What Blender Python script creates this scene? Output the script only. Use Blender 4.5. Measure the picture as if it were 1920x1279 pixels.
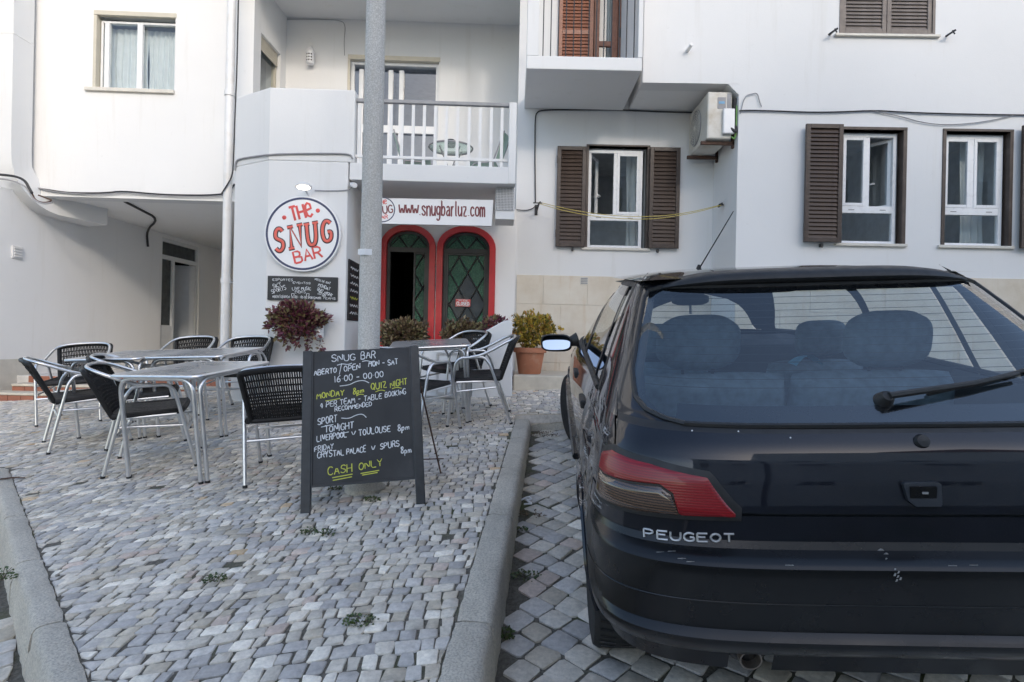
import bpy, math, random
import numpy as np
from mathutils import Vector, Matrix
random.seed(7); rng = np.random.default_rng(11)
for o in list(bpy.data.objects): bpy.data.objects.remove(o)
scene = bpy.context.scene
COL = scene.collection
PI = math.pi
# ------------------------------------------------------------------ camera, sky, sun, exposure
FPX = 1085.0      # focal length in pixels of a 1920 px wide picture
ROLL = 0.021
cd = bpy.data.cameras.new('camera'); cam = bpy.data.objects.new('camera', cd); COL.objects.link(cam)
cd.sensor_width = 36; cd.lens = FPX / 1920 * 36; cd.clip_start = 0.05; cd.clip_end = 2000
cam.matrix_world = Matrix(((math.cos(ROLL), -math.sin(ROLL), 0, 0), (0, 0, -1, 0), (math.sin(ROLL), math.cos(ROLL), 0, 1.0), (0, 0, 0, 1)))
scene.camera = cam
SUN_EL, SUN_AZ = math.radians(24), math.radians(21)      # azimuth: to the right of straight behind the camera
to_sun = Vector((math.sin(SUN_AZ) * math.cos(SUN_EL), -math.cos(SUN_AZ) * math.cos(SUN_EL), math.sin(SUN_EL)))
world = bpy.data.worlds.new('World'); scene.world = world; world.use_nodes = True
wn = world.node_tree; bg = wn.nodes['Background']
sky = wn.nodes.new('ShaderNodeTexSky'); sky.sky_type = 'NISHITA'; sky.sun_disc = False
sky.sun_elevation = SUN_EL
sky.sun_rotation = math.atan2(to_sun.x, to_sun.y)
sky.air_density = 1.0; sky.dust_density = 1.65; sky.ozone_density = 1.0
wn.links.new(sky.outputs[0], bg.inputs[0]); bg.inputs[1].default_value = 0.15
sd = bpy.data.lights.new('sun', 'SUN'); sun = bpy.data.objects.new('sun', sd); COL.objects.link(sun)
sd.energy = 0.29; sd.angle = math.radians(5.0); sd.color = (1.0, 0.93, 0.84)      # thin high cloud in front of the sun
sun.rotation_euler = to_sun.to_track_quat('Z', 'Y').to_euler()
scene.view_settings.view_transform = 'Standard'; scene.view_settings.look = 'None'
scene.view_settings.gamma = 1; scene.view_settings.use_curve_mapping = False
scene.view_settings.exposure = 1.25
scene.render.engine = 'CYCLES'
# ------------------------------------------------------------------ helpers
def ray(px, py):                       # direction through a point of the photograph, depth 1
    dx = px - 960; dy = 639.5 - py
    return (dx * math.cos(ROLL) - dy * math.sin(ROLL)) / FPX, (dx * math.sin(ROLL) + dy * math.cos(ROLL)) / FPX
def at(px, py, Y):
    u, v = ray(px, py); return Vector((u * Y, Y, 1 + v * Y))
PAV = (-.17, .055, .0885)              # the sloping pavement  z = a + bX + cY
RD = (-.43, .05, .119)                 # the parking bay slopes a little more
def pz(x, y, P=PAV): return P[0] + P[1] * x + P[2] * y
def gpix(px, py, P=PAV):
    u, v = ray(px, py); Y = (P[0] - 1) / (v - P[1] * u - P[2]); return Vector((u * Y, Y, 1 + v * Y))
class Fr:                              # a wall plane: s along it, d out of it towards the street, z up
    def __init__(s, X0, Y0, deg=0):
        a = math.radians(deg); s.o = (X0, Y0); s.t = (math.cos(a), math.sin(a)); s.n = (math.sin(a), -math.cos(a))
    def w(s, a, d, z): return Vector((s.o[0] + a * s.t[0] + d * s.n[0], s.o[1] + a * s.t[1] + d * s.n[1], z))
    def pix(s, px, py, d=0):
        u, v = ray(px, py)
        # (uY - ox - d nx)*nx + (Y - oy - d ny)*ny = 0
        ox, oy = s.o[0] + d * s.n[0], s.o[1] + d * s.n[1]
        Y = (ox * s.n[0] + oy * s.n[1]) / (u * s.n[0] + s.n[1])
        return (u * Y - s.o[0]) * s.t[0] + (Y - s.o[1]) * s.t[1], 1 + v * Y
    def rect(s, x0, y0, x1, y1, d=0):  # pixel box -> s0, s1, z0, z1 (averaged)
        a = [s.pix(x0, (y0 + y1) / 2, d)[0], s.pix(x1, (y0 + y1) / 2, d)[0]]
        z = [s.pix((x0 + x1) / 2, y1, d)[1], s.pix((x0 + x1) / 2, y0, d)[1]]
        return a[0], a[1], z[0], z[1]
IDT = lambda a, b, c: (a, b, c)
class MB:
    def __init__(s, T=None): s.v = []; s.f = []; s.T = T
    def add(s, vs, fs):
        n = len(s.v)
        s.v += [tuple(s.T(*p)) if s.T else tuple(p) for p in vs]
        s.f += [tuple(i + n for i in f) for f in fs]; return s
    def box(s, x0, x1, y0, y1, z0, z1):
        return s.add([(x0, y0, z0), (x1, y0, z0), (x1, y1, z0), (x0, y1, z0), (x0, y0, z1), (x1, y0, z1), (x1, y1, z1), (x0, y1, z1)],
                     [(0, 3, 2, 1), (4, 5, 6, 7), (0, 1, 5, 4), (1, 2, 6, 5), (2, 3, 7, 6), (3, 0, 4, 7)])
    def prism(s, poly, z0, z1):        # plan polygon
        n = len(poly)
        return s.add([(x, y, z0) for x, y in poly] + [(x, y, z1) for x, y in poly],
                     [tuple(range(n - 1, -1, -1)), tuple(range(n, 2 * n))] + [(i, (i + 1) % n, n + (i + 1) % n, n + i) for i in range(n)])
    def extr(s, poly, d0, d1):         # polygon in (x,z), pushed along y
        n = len(poly)
        return s.add([(x, d0, z) for x, z in poly] + [(x, d1, z) for x, z in poly],
                     [tuple(range(n)), tuple(range(2 * n - 1, n - 1, -1))] + [(i, n + i, n + (i + 1) % n, (i + 1) % n) for i in range(n)])
    def grid(s, fn, nu, nv):
        vs = [fn(i / nu, j / nv) for j in range(nv + 1) for i in range(nu + 1)]
        return s.add(vs, [(j * (nu + 1) + i, j * (nu + 1) + i + 1, (j + 1) * (nu + 1) + i + 1, (j + 1) * (nu + 1) + i) for j in range(nv) for i in range(nu)])
    def tube(s, path, r, n=8, closed=False, flat=None, caps=True):
        P = [Vector(p) for p in path]; m = len(P)
        if m < 2: return s
        tg = []
        for i in range(m):
            a = P[(i - 1) % m] if (closed or i > 0) else P[i]; b = P[(i + 1) % m] if (closed or i < m - 1) else P[i]
            t = b - a; tg.append(t.normalized() if t.length > 1e-9 else Vector((0, 0, 1)))
        up = Vector((0, 0, 1)) if abs(tg[0].z) < .9 else Vector((1, 0, 0))
        nx = tg[0].cross(up).normalized(); vs = []
        for i in range(m):
            nx = (nx - tg[i] * nx.dot(tg[i]))
            nx = nx.normalized() if nx.length > 1e-6 else tg[i].orthogonal().normalized()
            ny = tg[i].cross(nx); ri = r[i] if isinstance(r, (list, tuple)) else r
            for k in range(n):
                a = 2 * PI * k / n; vs.append(P[i] + nx * (ri * math.cos(a)) + ny * (ri * math.sin(a)))
        if flat is not None:           # squash along local y (flat = (centre, factor))
            vs = [Vector((p.x, flat[0] + (p.y - flat[0]) * flat[1], p.z)) for p in vs]
        fs = []
        for i in range(m if closed else m - 1):
            j = (i + 1) % m
            fs += [(i * n + k, i * n + (k + 1) % n, j * n + (k + 1) % n, j * n + k) for k in range(n)]
        if caps and not closed: fs += [tuple(range(n - 1, -1, -1)), tuple((m - 1) * n + k for k in range(n))]
        return s.add(vs, fs)
    def lathe(s, prof, n=24, M=None):  # profile (r,z) about local z, optional matrix
        vs = []; m = len(prof)
        for r, z in prof:
            for k in range(n):
                a = 2 * PI * k / n; p = Vector((r * math.cos(a), r * math.sin(a), z)); vs.append(M @ p if M else p)
        fs = [(i * n + k, i * n + (k + 1) % n, (i + 1) * n + (k + 1) % n, (i + 1) * n + k) for i in range(m - 1) for k in range(n)]
        fs += [tuple(range(n - 1, -1, -1)), tuple((m - 1) * n + k for k in range(n))]
        return s.add(vs, fs)
    def mesh(s, name, smooth=False, sharp=40):
        me = bpy.data.meshes.new(name); me.from_pydata(s.v, [], s.f); me.update()
        if smooth:
            me.polygons.foreach_set('use_smooth', [True] * len(me.polygons)); me.set_sharp_from_angle(angle=math.radians(sharp))
        return me
    def build(s, name, mat, parent=None, smooth=False, bevel=0, sharp=40, seg=2):
        o = bpy.data.objects.new(name, s.mesh(name, smooth, sharp)); COL.objects.link(o)
        o.data.materials.append(mat)
        if parent is not None:
            o.parent = parent
            if parent.get('world_space'): o.matrix_parent_inverse = Matrix.Translation(-parent.location)
        if bevel:
            m = o.modifiers.new('bevel', 'BEVEL'); m.width = bevel; m.segments = seg; m.limit_method = 'ANGLE'; m.angle_limit = math.radians(35)
        return o
def tag(o, label=None, cat=None, group=None, kind=None):
    if label: o['label'] = label
    if cat: o['category'] = cat
    if group: o['group'] = group
    if kind: o['kind'] = kind
    return o
def thing(name, label, cat, loc=(0, 0, 0), group=None, M=None, ws=True):
    """an Empty; ws: parts are written in world coordinates, otherwise in the thing's own"""
    o = bpy.data.objects.new(name, None); COL.objects.link(o); o.empty_display_size = .1
    if M is not None: o.matrix_world = M
    else:
        o.location = loc
        if ws: o['world_space'] = 1
    return tag(o, label, cat, group)
def copy_tree(o, parent=None):
    c = o.copy(); COL.objects.link(c)
    if parent is not None: c.parent = parent; c.matrix_parent_inverse = o.matrix_parent_inverse.copy()
    for ch in [x for x in bpy.data.objects if x.parent == o]: copy_tree(ch, c)
    return c
def ground_matrix(x, y, deg, P=PAV, dz=0):     # +y of the thing points to angle deg (0 = away from the camera, positive = turned left)
    up = Vector((-P[1], -P[2], 1)).normalized(); a = math.radians(deg)
    f = Vector((-math.sin(a), math.cos(a), 0)); f = (f - up * f.dot(up)).normalized(); r = f.cross(up)
    z = pz(x, y, P) + dz
    return Matrix(((r.x, f.x, up.x, x), (r.y, f.y, up.y, y), (r.z, f.z, up.z, z), (0, 0, 0, 1)))
def arc(c, r, a0, a1, n, plane='xz'):
    out = []
    for i in range(n + 1):
        a = math.radians(a0 + (a1 - a0) * i / n); out.append((c[0] + r * math.cos(a), c[1] + r * math.sin(a)))
    return out
def smooth_path(pts, it=2, closed=False):
    P = [Vector(p) for p in pts]
    for _ in range(it):
        Q = [] if closed else [P[0]]
        for i in range(len(P) if closed else len(P) - 1):
            a, b = P[i], P[(i + 1) % len(P)]; Q += [a * .75 + b * .25, a * .25 + b * .75]
        if not closed: Q.append(P[-1])
        P = Q
    return P
def fillet(pts, r, n=5):               # round the corners of a polyline with radius about r
    P = [Vector(p) for p in pts]; out = [P[0]]
    for i in range(1, len(P) - 1):
        a, b, c = P[i - 1], P[i], P[i + 1]; d1 = (a - b); d2 = (c - b)
        k = min(r, d1.length * .49, d2.length * .49); p0 = b + d1.normalized() * k; p2 = b + d2.normalized() * k
        for j in range(n + 1):
            t = j / n; out.append(p0 * (1 - t) ** 2 + b * 2 * t * (1 - t) + p2 * t * t)
    return out + [P[-1]]
# ------------------------------------------------------------------ materials
def newmat(name):
    m = bpy.data.materials.new(name); m.use_nodes = True; nt = m.node_tree
    return m, nt, nt.nodes['Principled BSDF']
def N(nt, typ, **k):
    n = nt.nodes.new(typ)
    for a, b in k.items(): setattr(n, a, b)
    return n
def noise(nt, co, scale, detail=4, rough=.55, sc3=None):
    n = N(nt, 'ShaderNodeTexNoise'); n.inputs['Scale'].default_value = scale; n.inputs['Detail'].default_value = detail; n.inputs['Roughness'].default_value = rough
    if sc3:
        mp = N(nt, 'ShaderNodeMapping'); mp.inputs['Scale'].default_value = sc3; nt.links.new(co, mp.inputs[0]); co = mp.outputs[0]
    nt.links.new(co, n.inputs['Vector']); return n.outputs['Fac']
def ramp(nt, fac, stops):
    r = N(nt, 'ShaderNodeValToRGB'); e = r.color_ramp.elements
    while len(e) < len(stops): e.new(.5)
    for x, (p, c) in zip(e, stops): x.position = p; x.color = (*c, 1) if len(c) == 3 else c
    nt.links.new(fac, r.inputs[0]); return r.outputs[0]
def mix(nt, fac, a, b, typ='MIX'):
    m = N(nt, 'ShaderNodeMix', data_type='RGBA', blend_type=typ)
    for s, val in ((0, fac), (6, a), (7, b)):
        if isinstance(val, (int, float)): m.inputs[s].default_value = val
        elif isinstance(val, tuple): m.inputs[s].default_value = (*val, 1)
        else: nt.links.new(val, m.inputs[s])
    return m.outputs[2]
def bumpy(nt, b, fac, strength, dist=.01):
    n = N(nt, 'ShaderNodeBump'); n.inputs['Strength'].default_value = strength; n.inputs['Distance'].default_value = dist
    nt.links.new(fac, n.inputs['Height']); nt.links.new(n.outputs[0], b.inputs['Normal'])
def mat(name, col, rough=.5, metal=0., var=.12, scale=8, bump=0, bscale=60, bdist=.01, dirt=None, dscale=2, spec=None, coat=0, pos=False):
    m, nt, b = newmat(name)
    co = N(nt, 'ShaderNodeNewGeometry').outputs['Position'] if pos else N(nt, 'ShaderNodeTexCoord').outputs['Object']
    lo = tuple(c * (1 - var) for c in col); hi = tuple(min(1, c * (1 + var)) for c in col)
    c = ramp(nt, noise(nt, co, scale), [(.3, lo), (.7, hi)])
    if dirt:
        f = ramp(nt, noise(nt, co, dscale, 6, .65), [(.52, (0, 0, 0)), (.75, (1, 1, 1))]); c = mix(nt, f, c, dirt)
    nt.links.new(c, b.inputs['Base Color'])
    rr = ramp(nt, noise(nt, co, scale * 1.7), [(.3, (max(0, rough - .08),) * 3), (.7, (min(1, rough + .08),) * 3)]); nt.links.new(rr, b.inputs['Roughness'])
    b.inputs['Metallic'].default_value = metal
    if spec is not None: b.inputs['Specular IOR Level'].default_value = spec
    if coat: b.inputs['Coat Weight'].default_value = coat; b.inputs['Coat Roughness'].default_value = .04
    if bump: bumpy(nt, b, noise(nt, co, bscale, 5, .6), bump, bdist)
    return m
def glassmat(name, tint=(.8, .85, .86), ior=1.7, rough=.0):
    m, nt, b = newmat(name); nt.nodes.remove(b); out = nt.nodes['Material Output']
    f0 = ((ior - 1) / (ior + 1)) ** 2; lw = N(nt, 'ShaderNodeLayerWeight'); lw.inputs['Blend'].default_value = .5      # Schlick, the same from both sides
    pw_ = N(nt, 'ShaderNodeMath', operation='POWER'); pw_.inputs[1].default_value = 5; nt.links.new(lw.outputs['Facing'], pw_.inputs[0])
    fr = N(nt, 'ShaderNodeMath', operation='MULTIPLY_ADD'); fr.inputs[1].default_value = 1 - f0; fr.inputs[2].default_value = f0; nt.links.new(pw_.outputs[0], fr.inputs[0])
    tr = N(nt, 'ShaderNodeBsdfTransparent'); tr.inputs[0].default_value = (*tint, 1)
    gl = N(nt, 'ShaderNodeBsdfGlossy'); gl.inputs['Roughness'].default_value = rough; gl.inputs[0].default_value = (1, 1, 1, 1)
    mx = N(nt, 'ShaderNodeMixShader'); nt.links.new(fr.outputs[0], mx.inputs[0]); nt.links.new(tr.outputs[0], mx.inputs[1]); nt.links.new(gl.outputs[0], mx.inputs[2])
    nt.links.new(mx.outputs[0], out.inputs[0]); return m
M = {}
def plaster(name, col=(.755, .757, .755)):
    m, nt, b = newmat(name); co = N(nt, 'ShaderNodeNewGeometry').outputs['Position']
    c = ramp(nt, noise(nt, co, .7, 5), [(.3, tuple(x * .955 for x in col)), (.7, col)])
    st = ramp(nt, noise(nt, co, 1.0, 6, .7, (5.5, 5.5, .45)), [(.57, (0, 0, 0)), (.82, (.55, .55, .55))])       # faint rain streaks
    c = mix(nt, st, c, tuple(x * y for x, y in zip(col, (.82, .80, .76))))
    sp = ramp(nt, noise(nt, co, 14, 3), [(.69, (0, 0, 0)), (.74, (.35, .35, .35))])
    c = mix(nt, sp, c, tuple(x * .86 for x in col))
    nt.links.new(c, b.inputs['Base Color']); b.inputs['Roughness'].default_value = .85; b.inputs['Specular IOR Level'].default_value = .2
    h = mix(nt, .5, noise(nt, co, 90, 3), noise(nt, co, 11, 4)); bumpy(nt, b, h, .25, .008)
    return m
M['white'] = plaster('white_plaster'); M['cream'] = plaster('lifted_recess_plaster', (.86, .855, .85)); M['soffit'] = plaster('soffit_plaster', (.86, .855, .845))  # same white plaster, made paler in recesses and soffits to offset their shade
M['opp'] = plaster('opposite_plaster', (.70, .68, .65))
M['room'] = mat('room_paint', (.58, .60, .62), .8, pos=True)
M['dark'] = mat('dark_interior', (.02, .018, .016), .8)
M['pvc'] = mat('white_pvc', (.80, .81, .82), .3, var=.03)
M['alu_frame'] = mat('white_aluminium', (.72, .73, .74), .35, var=.04)
M['beige'] = mat('beige_frame', (.55, .51, .42), .5, var=.06)
M['sill'] = mat('marble_sill', (.62, .59, .53), .5, var=.08, bump=.1)
M['brown'] = mat('brown_shutter_paint', (.052, .036, .029), .42, var=.15, bump=.12, bscale=120, dirt=(.085, .065, .055), dscale=6)
M['brown_slat'] = mat('brown_slat_paint', (.040, .022, .014), .45, var=.2, dirt=(.06, .038, .026), dscale=9)
M['grey_shutter'] = mat('faded_shutter_paint', (.16, .135, .12), .55, var=.15, bump=.1, dirt=(.22, .20, .185), dscale=5)
M['wood'] = mat('red_brown_wood', (.27, .115, .07), .45, var=.2, scale=14, bump=.1, bscale=70)
M['glass'] = glassmat('window_glass', (.82, .87, .88), 1.75)
M['curtain'] = mat('net_curtain', (.68, .69, .68), .9, var=.05)
M['stone'] = None
m, nt, b = newmat('stone_slab'); co = N(nt, 'ShaderNodeNewGeometry').outputs['Position']
c = ramp(nt, noise(nt, co, 2.2, 6, .65), [(.3, (.58, .50, .39)), (.5, (.66, .59, .49)), (.7, (.71, .66, .57))])
st = ramp(nt, noise(nt, co, 1, 6, .7, (7, 7, .6)), [(.56, (0, 0, 0)), (.78, (.8, .8, .8))]); c = mix(nt, st, c, (.56, .41, .26))
nt.links.new(c, b.inputs['Base Color']); b.inputs['Roughness'].default_value = .6; bumpy(nt, b, noise(nt, co, 40, 5), .2, .006); M['stone'] = m
M['mortar'] = mat('mortar', (.56, .51, .43), .9, pos=True, bump=.2)
M['kerb'] = None
m, nt, b = newmat('kerb_concrete'); co = N(nt, 'ShaderNodeNewGeometry').outputs['Position']
c = ramp(nt, noise(nt, co, 3, 6, .7), [(.3, (.50, .455, .385)), (.7, (.66, .61, .52))])
sp = ramp(nt, noise(nt, co, 130, 2), [(.42, (0, 0, 0)), (.62, (1, 1, 1))]); c = mix(nt, sp, c, mix(nt, .5, c, (.24, .225, .20)))
bl = ramp(nt, noise(nt, co, 1.6, 5, .65), [(.52, (0, 0, 0)), (.76, (.55, .55, .55))]); c = mix(nt, bl, c, (.22, .205, .175))
nt.links.new(c, b.inputs['Base Color']); b.inputs['Roughness'].default_value = .9; bumpy(nt, b, mix(nt, .4, noise(nt, co, 120, 4), noise(nt, co, 22, 5)), .7, .01); M['kerb'] = m
m, nt, b = newmat('cobble_limestone'); geo = N(nt, 'ShaderNodeNewGeometry').outputs['Position']
at_ = N(nt, 'ShaderNodeAttribute', attribute_name='tint').outputs['Color']
k = ramp(nt, noise(nt, geo, 45, 5, .7), [(.3, (.74, .74, .74)), (.7, (1.12, 1.12, 1.12))]); c = mix(nt, 1.0, at_, k, 'MULTIPLY')
st = ramp(nt, noise(nt, geo, 5, 6, .7), [(.55, (0, 0, 0)), (.75, (.55, .55, .55))]); c = mix(nt, st, c, (.26, .235, .19))
nt.links.new(c, b.inputs['Base Color']); b.inputs['Roughness'].default_value = .62; bumpy(nt, b, noise(nt, geo, 70, 5, .65), .5, .006); M['cobble'] = m
m, nt, b = newmat('joint_soil'); geo = N(nt, 'ShaderNodeNewGeometry').outputs['Position']
c = ramp(nt, noise(nt, geo, 60, 5, .7), [(.3, (.07, .062, .05)), (.7, (.22, .20, .165))])
ms = ramp(nt, noise(nt, geo, 2.2, 5, .65), [(.50, (0, 0, 0)), (.66, (.85, .85, .85))]); c = mix(nt, ms, c, (.075, .090, .030))
nt.links.new(c, b.inputs['Base Color']); b.inputs['Roughness'].default_value = .95; bumpy(nt, b, noise(nt, geo, 150, 4), .8, .01); M['soil'] = m
M['asphalt'] = mat('asphalt', (.11, .108, .105), .9, var=.2, pos=True, bump=.3)
m, nt, b = newmat('brushed_aluminium'); co = N(nt, 'ShaderNodeTexCoord').outputs['Object']
c = ramp(nt, noise(nt, co, 20), [(.3, (.70, .71, .72)), (.7, (.82, .82, .83))]); nt.links.new(c, b.inputs['Base Color'])
b.inputs['Metallic'].default_value = 1; rr = ramp(nt, noise(nt, co, 35), [(.3, (.30,) * 3), (.7, (.42,) * 3)]); nt.links.new(rr, b.inputs['Roughness']); M['alu'] = m
M['alu_top'] = mat('steel_table_top', (.62, .625, .63), .32, .7, var=.02, scale=1.2)
M['weave'] = mat('black_woven_plastic', (.018, .0175, .018), .5, var=.25, scale=30, spec=.25)
M['rubber'] = mat('black_rubber', (.015, .015, .015), .6)
M['cable'] = mat('black_cable', (.03, .03, .032), .6)
M['cable_grey'] = mat('grey_cable', (.30, .30, .31), .6)
M['wire_yellow'] = mat('yellow_line', (.52, .42, .10), .6)
M['wmetal'] = mat('white_painted_metal', (.74, .74, .74), .4, var=.05, dirt=(.66, .64, .60), dscale=5)
M['iron'] = mat('dark_iron', (.03, .03, .032), .5)
M['rust'] = mat('rusty_iron', (.09, .05, .035), .8, var=.3, scale=30)
M['red'] = mat('red_door_paint', (.56, .028, .034), .38, var=.08, dirt=(.45, .03, .025), dscale=7)
M['doorframe'] = mat('dark_door_frame', (.035, .038, .036), .45, var=.2)
m, nt, b = newmat('green_pebbled_glass'); co = N(nt, 'ShaderNodeNewGeometry').outputs['Position']
c = ramp(nt, noise(nt, co, 38, 5, .75), [(.3, (.010, .045, .024)), (.52, (.024, .11, .060)), (.75, (.085, .24, .15))]); nt.links.new(c, b.inputs['Base Color'])
b.inputs['Roughness'].default_value = .14; bumpy(nt, b, noise(nt, co, 75, 2), .8, .012); M['green_glass'] = m
M['grey_glass'] = mat('smoky_door_glass', (.05, .06, .065), .15, var=.3, pos=True)
M['terracotta'] = mat('terracotta', (.42, .17, .095), .8, var=.12, scale=6, dirt=(.50, .30, .20), dscale=5, bump=.15)
M['tile'] = mat('red_clay_tile', (.30, .115, .070), .5, var=.18, scale=5, pos=True)
M['tread'] = mat('cream_step_stone', (.58, .53, .44), .7, pos=True); M['hall_floor'] = mat('pale_floor_stone', (.62, .61, .59), .6, pos=True)
M['board'] = mat('chalkboard_black', (.020, .022, .025), .55, var=.25, scale=3, dirt=(.042, .045, .050), dscale=2.2)
M['board_frame'] = mat('black_board_frame', (.017, .021, .025), .38, var=.3, scale=20, bump=.1)
M['chalk'] = mat('white_chalk', (.72, .74, .76), .9, var=.1, scale=60)
M['chalk_y'] = mat('yellow_chalk', (.60, .62, .10), .9, var=.1, scale=60)
M['sign_white'] = mat('sign_white', (.80, .80, .81), .35, var=.02)
M['sign_navy'] = mat('sign_navy', (.025, .035, .10), .4)
M['sign_red'] = mat('sign_red', (.66, .07, .06), .4); M['sign_coral'] = mat('sign_coral', (.74, .12, .085), .4); M['sign_black'] = mat('sign_black', (.02, .02, .025), .4)
M['sign_maroon'] = mat('sign_maroon', (.18, .035, .04), .4)
m, nt, b = newmat('pole_terrazzo'); co = N(nt, 'ShaderNodeTexCoord').outputs['Object']
v = N(nt, 'ShaderNodeTexVoronoi'); v.inputs['Scale'].default_value = 150; nt.links.new(co, v.inputs['Vector'])
c = ramp(nt, noise(nt, co, 130, 3), [(.30, (.44, .42, .39)), (.5, (.58, .56, .525)), (.70, (.74, .72, .69))])
st = ramp(nt, noise(nt, co, 2, 5, .6, (2, 2, .6)), [(.45, (0, 0, 0)), (.8, (.45, .45, .45))]); c = mix(nt, st, c, (.38, .34, .29))
nt.links.new(c, b.inputs['Base Color']); b.inputs['Roughness'].default_value = .85; bumpy(nt, b, noise(nt, co, 130, 3), .5, .006); M['pole'] = m
def leafmat(name, stops):
    m, nt, b = newmat(name); r = N(nt, 'ShaderNodeNewGeometry').outputs['Random Per Island']
    c = ramp(nt, r, stops); nt.links.new(c, b.inputs['Base Color']); b.inputs['Roughness'].default_value = .45; return m
M['leaf_purple'] = leafmat('purple_leaf', [(.0, (.06, .013, .026)), (.35, (.14, .03, .06)), (.6, (.18, .08, .07)), (.8, (.24, .19, .09)), (1, (.12, .12, .05))])
M['leaf_brown'] = leafmat('bronze_leaf', [(.0, (.05, .03, .02)), (.4, (.14, .085, .05)), (.7, (.26, .20, .11)), (1, (.14, .14, .05))])
M['leaf_gold'] = leafmat('gold_leaf', [(.0, (.05, .065, .012)), (.3, (.24, .20, .03)), (.7, (.54, .38, .05)), (1, (.38, .17, .04))])
M['leaf_green'] = leafmat('weed_leaf', [(.0, (.03, .055, .012)), (.6, (.07, .11, .025)), (1, (.13, .12, .05))])
M['leaf_dry'] = leafmat('dry_leaf', [(.0, (.05, .03, .02)), (.6, (.12, .075, .04)), (1, (.2, .14, .08))])
M['stem'] = mat('stem', (.07, .05, .03), .8)
# ------------------------------------------------------------------ ground: pavement, parking bay, kerbs
def sheet(name, P, dz, m, x0, x1, y0, y1):
    mb = MB(); mb.add([(x, y, pz(x, y, P) + dz) for x, y in ((x0, y0), (x1, y0), (x1, y1), (x0, y1))], [(0, 1, 2, 3)])
    return tag(mb.build(name, m), kind='structure')
KA, KB = Vector((-.20, 1.74)), Vector((.05, 5.23))             # inner top edge of the kerb beside the car
KW = .125
kdir = (KB - KA).normalized(); knor = Vector((kdir.y, -kdir.x))
def kx(y): return KA.x + (KB.x - KA.x) * (y - KA.y) / (KB.y - KA.y)
FARY = 5.23
LA, LB = Vector((-1.29, 1.79)), Vector((-3.60, 4.16))          # inner top edge of the left kerb
ldir = (LB - LA).normalized(); lnor = Vector((-ldir.y, ldir.x)) if False else Vector((-abs(ldir.y), -abs(ldir.x)))
LEND = 4.30
def lside(x, y):                                               # distance to the pavement side of the left kerb line
    return -((x - LA.x) * lnor.x + (y - LA.y) * lnor.y)
far_ground = MB(); far_ground.add([(-600, -600, -7), (600, -600, -7), (600, 600, -7), (-600, 600, -7)], [(0, 1, 2, 3)])
tag(far_ground.build('ground', M['asphalt']), kind='structure')
def poly_sheet(name, pts, P, dz, m):
    mb = MB(); mb.add([(x, y, pz(x, y, P) + dz) for x, y in pts], [tuple(range(len(pts)))]); return tag(mb.build(name, m), kind='structure')
def kline(y): return kx(y) + .06
def lline(t): p = LA + ldir * t + lnor * .045; return (p.x, p.y)
pavement = poly_sheet('pavement', [(-.25, .72), (kline(FARY + .06), FARY + .06), (9, FARY + .10), (9, 14), (-12, 14), (-12, 5.2), (lline(3.45)[0] - .6, 4.42), lline(3.40)], PAV, -.0075, M['soil'])
RL = (-.34, .055, .0885)
parking = poly_sheet('parking_bay', [(kline(-12) - .0, -12), (14, -12), (14, FARY + .12), (kline(FARY) + .0, FARY + .12)], RD, -.009, M['soil'])
lroad = poly_sheet('road', [(-26, -12), (kline(-12) + .02, -12), (-.25, .72), lline(3.4), (lline(3.45)[0] - .6, 4.5), (-26, 4.9)], RL, -.012, M['soil'])
PALETTE = [((.300, .298, .300), 5), ((.335, .325, .305), 5), ((.39, .375, .35), 2.4), ((.245, .246, .255), 2.6), ((.45, .44, .415), 1.4), ((.37, .29, .20), .15), ((.33, .285, .265), .5), ((.29, .272, .24), 2)]
pc = np.array([p[0] for p in PALETTE]); pw = np.array([p[1] for p in PALETTE]); pw = pw / pw.sum()
def stone_geo(corners, P, far):
    """corners: 4 plan points; returns vertices and faces of one rounded, uneven sett"""
    c = np.array(corners); ctr = c.mean(0)
    n = 4 if far else 8
    if far: ring = c.copy()
    else:
        ring = []
        for i in range(4):
            a, b, d = c[i - 1], c[i], c[(i + 1) % 4]
            k1, k2 = rng.uniform(.03, .16), rng.uniform(.03, .16)
            ring += [b + (a - b) * k1, b + (d - b) * k2]
        ring = np.array(ring)
    ring = ring + rng.normal(0, .0016, ring.shape)
    tilt = rng.normal(0, .014, 2); h = rng.normal(0, .0018)
    def z(p, dz): return P[0] + P[1] * p[0] + P[2] * p[1] + h + tilt[0] * (p[0] - ctr[0]) + tilt[1] * (p[1] - ctr[1]) + dz
    inner = ctr + (ring - ctr) * .93
    vs = [(p[0], p[1], z(p, 0) + rng.normal(0, .0008)) for p in inner] + [(p[0], p[1], z(p, -.0022)) for p in ring] + [(p[0], p[1], z(p, -.035)) for p in ring]
    fs = [tuple(range(n))]
    for L in (0, 1): fs += [(L * n + i, (L + 1) * n + i, (L + 1) * n + (i + 1) % n, L * n + (i + 1) % n) for i in range(n)]
    fs = [fs[0]] + [f[::-1] for f in fs[1:]]
    fs = [fs[0]] + [tuple(reversed(f)) for f in fs[1:]]
    col = pc[rng.choice(len(pc), p=pw)] * rng.uniform(.86, 1.14) * np.array([2.04, 1.92, 1.76])
    return vs, fs, col
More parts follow.
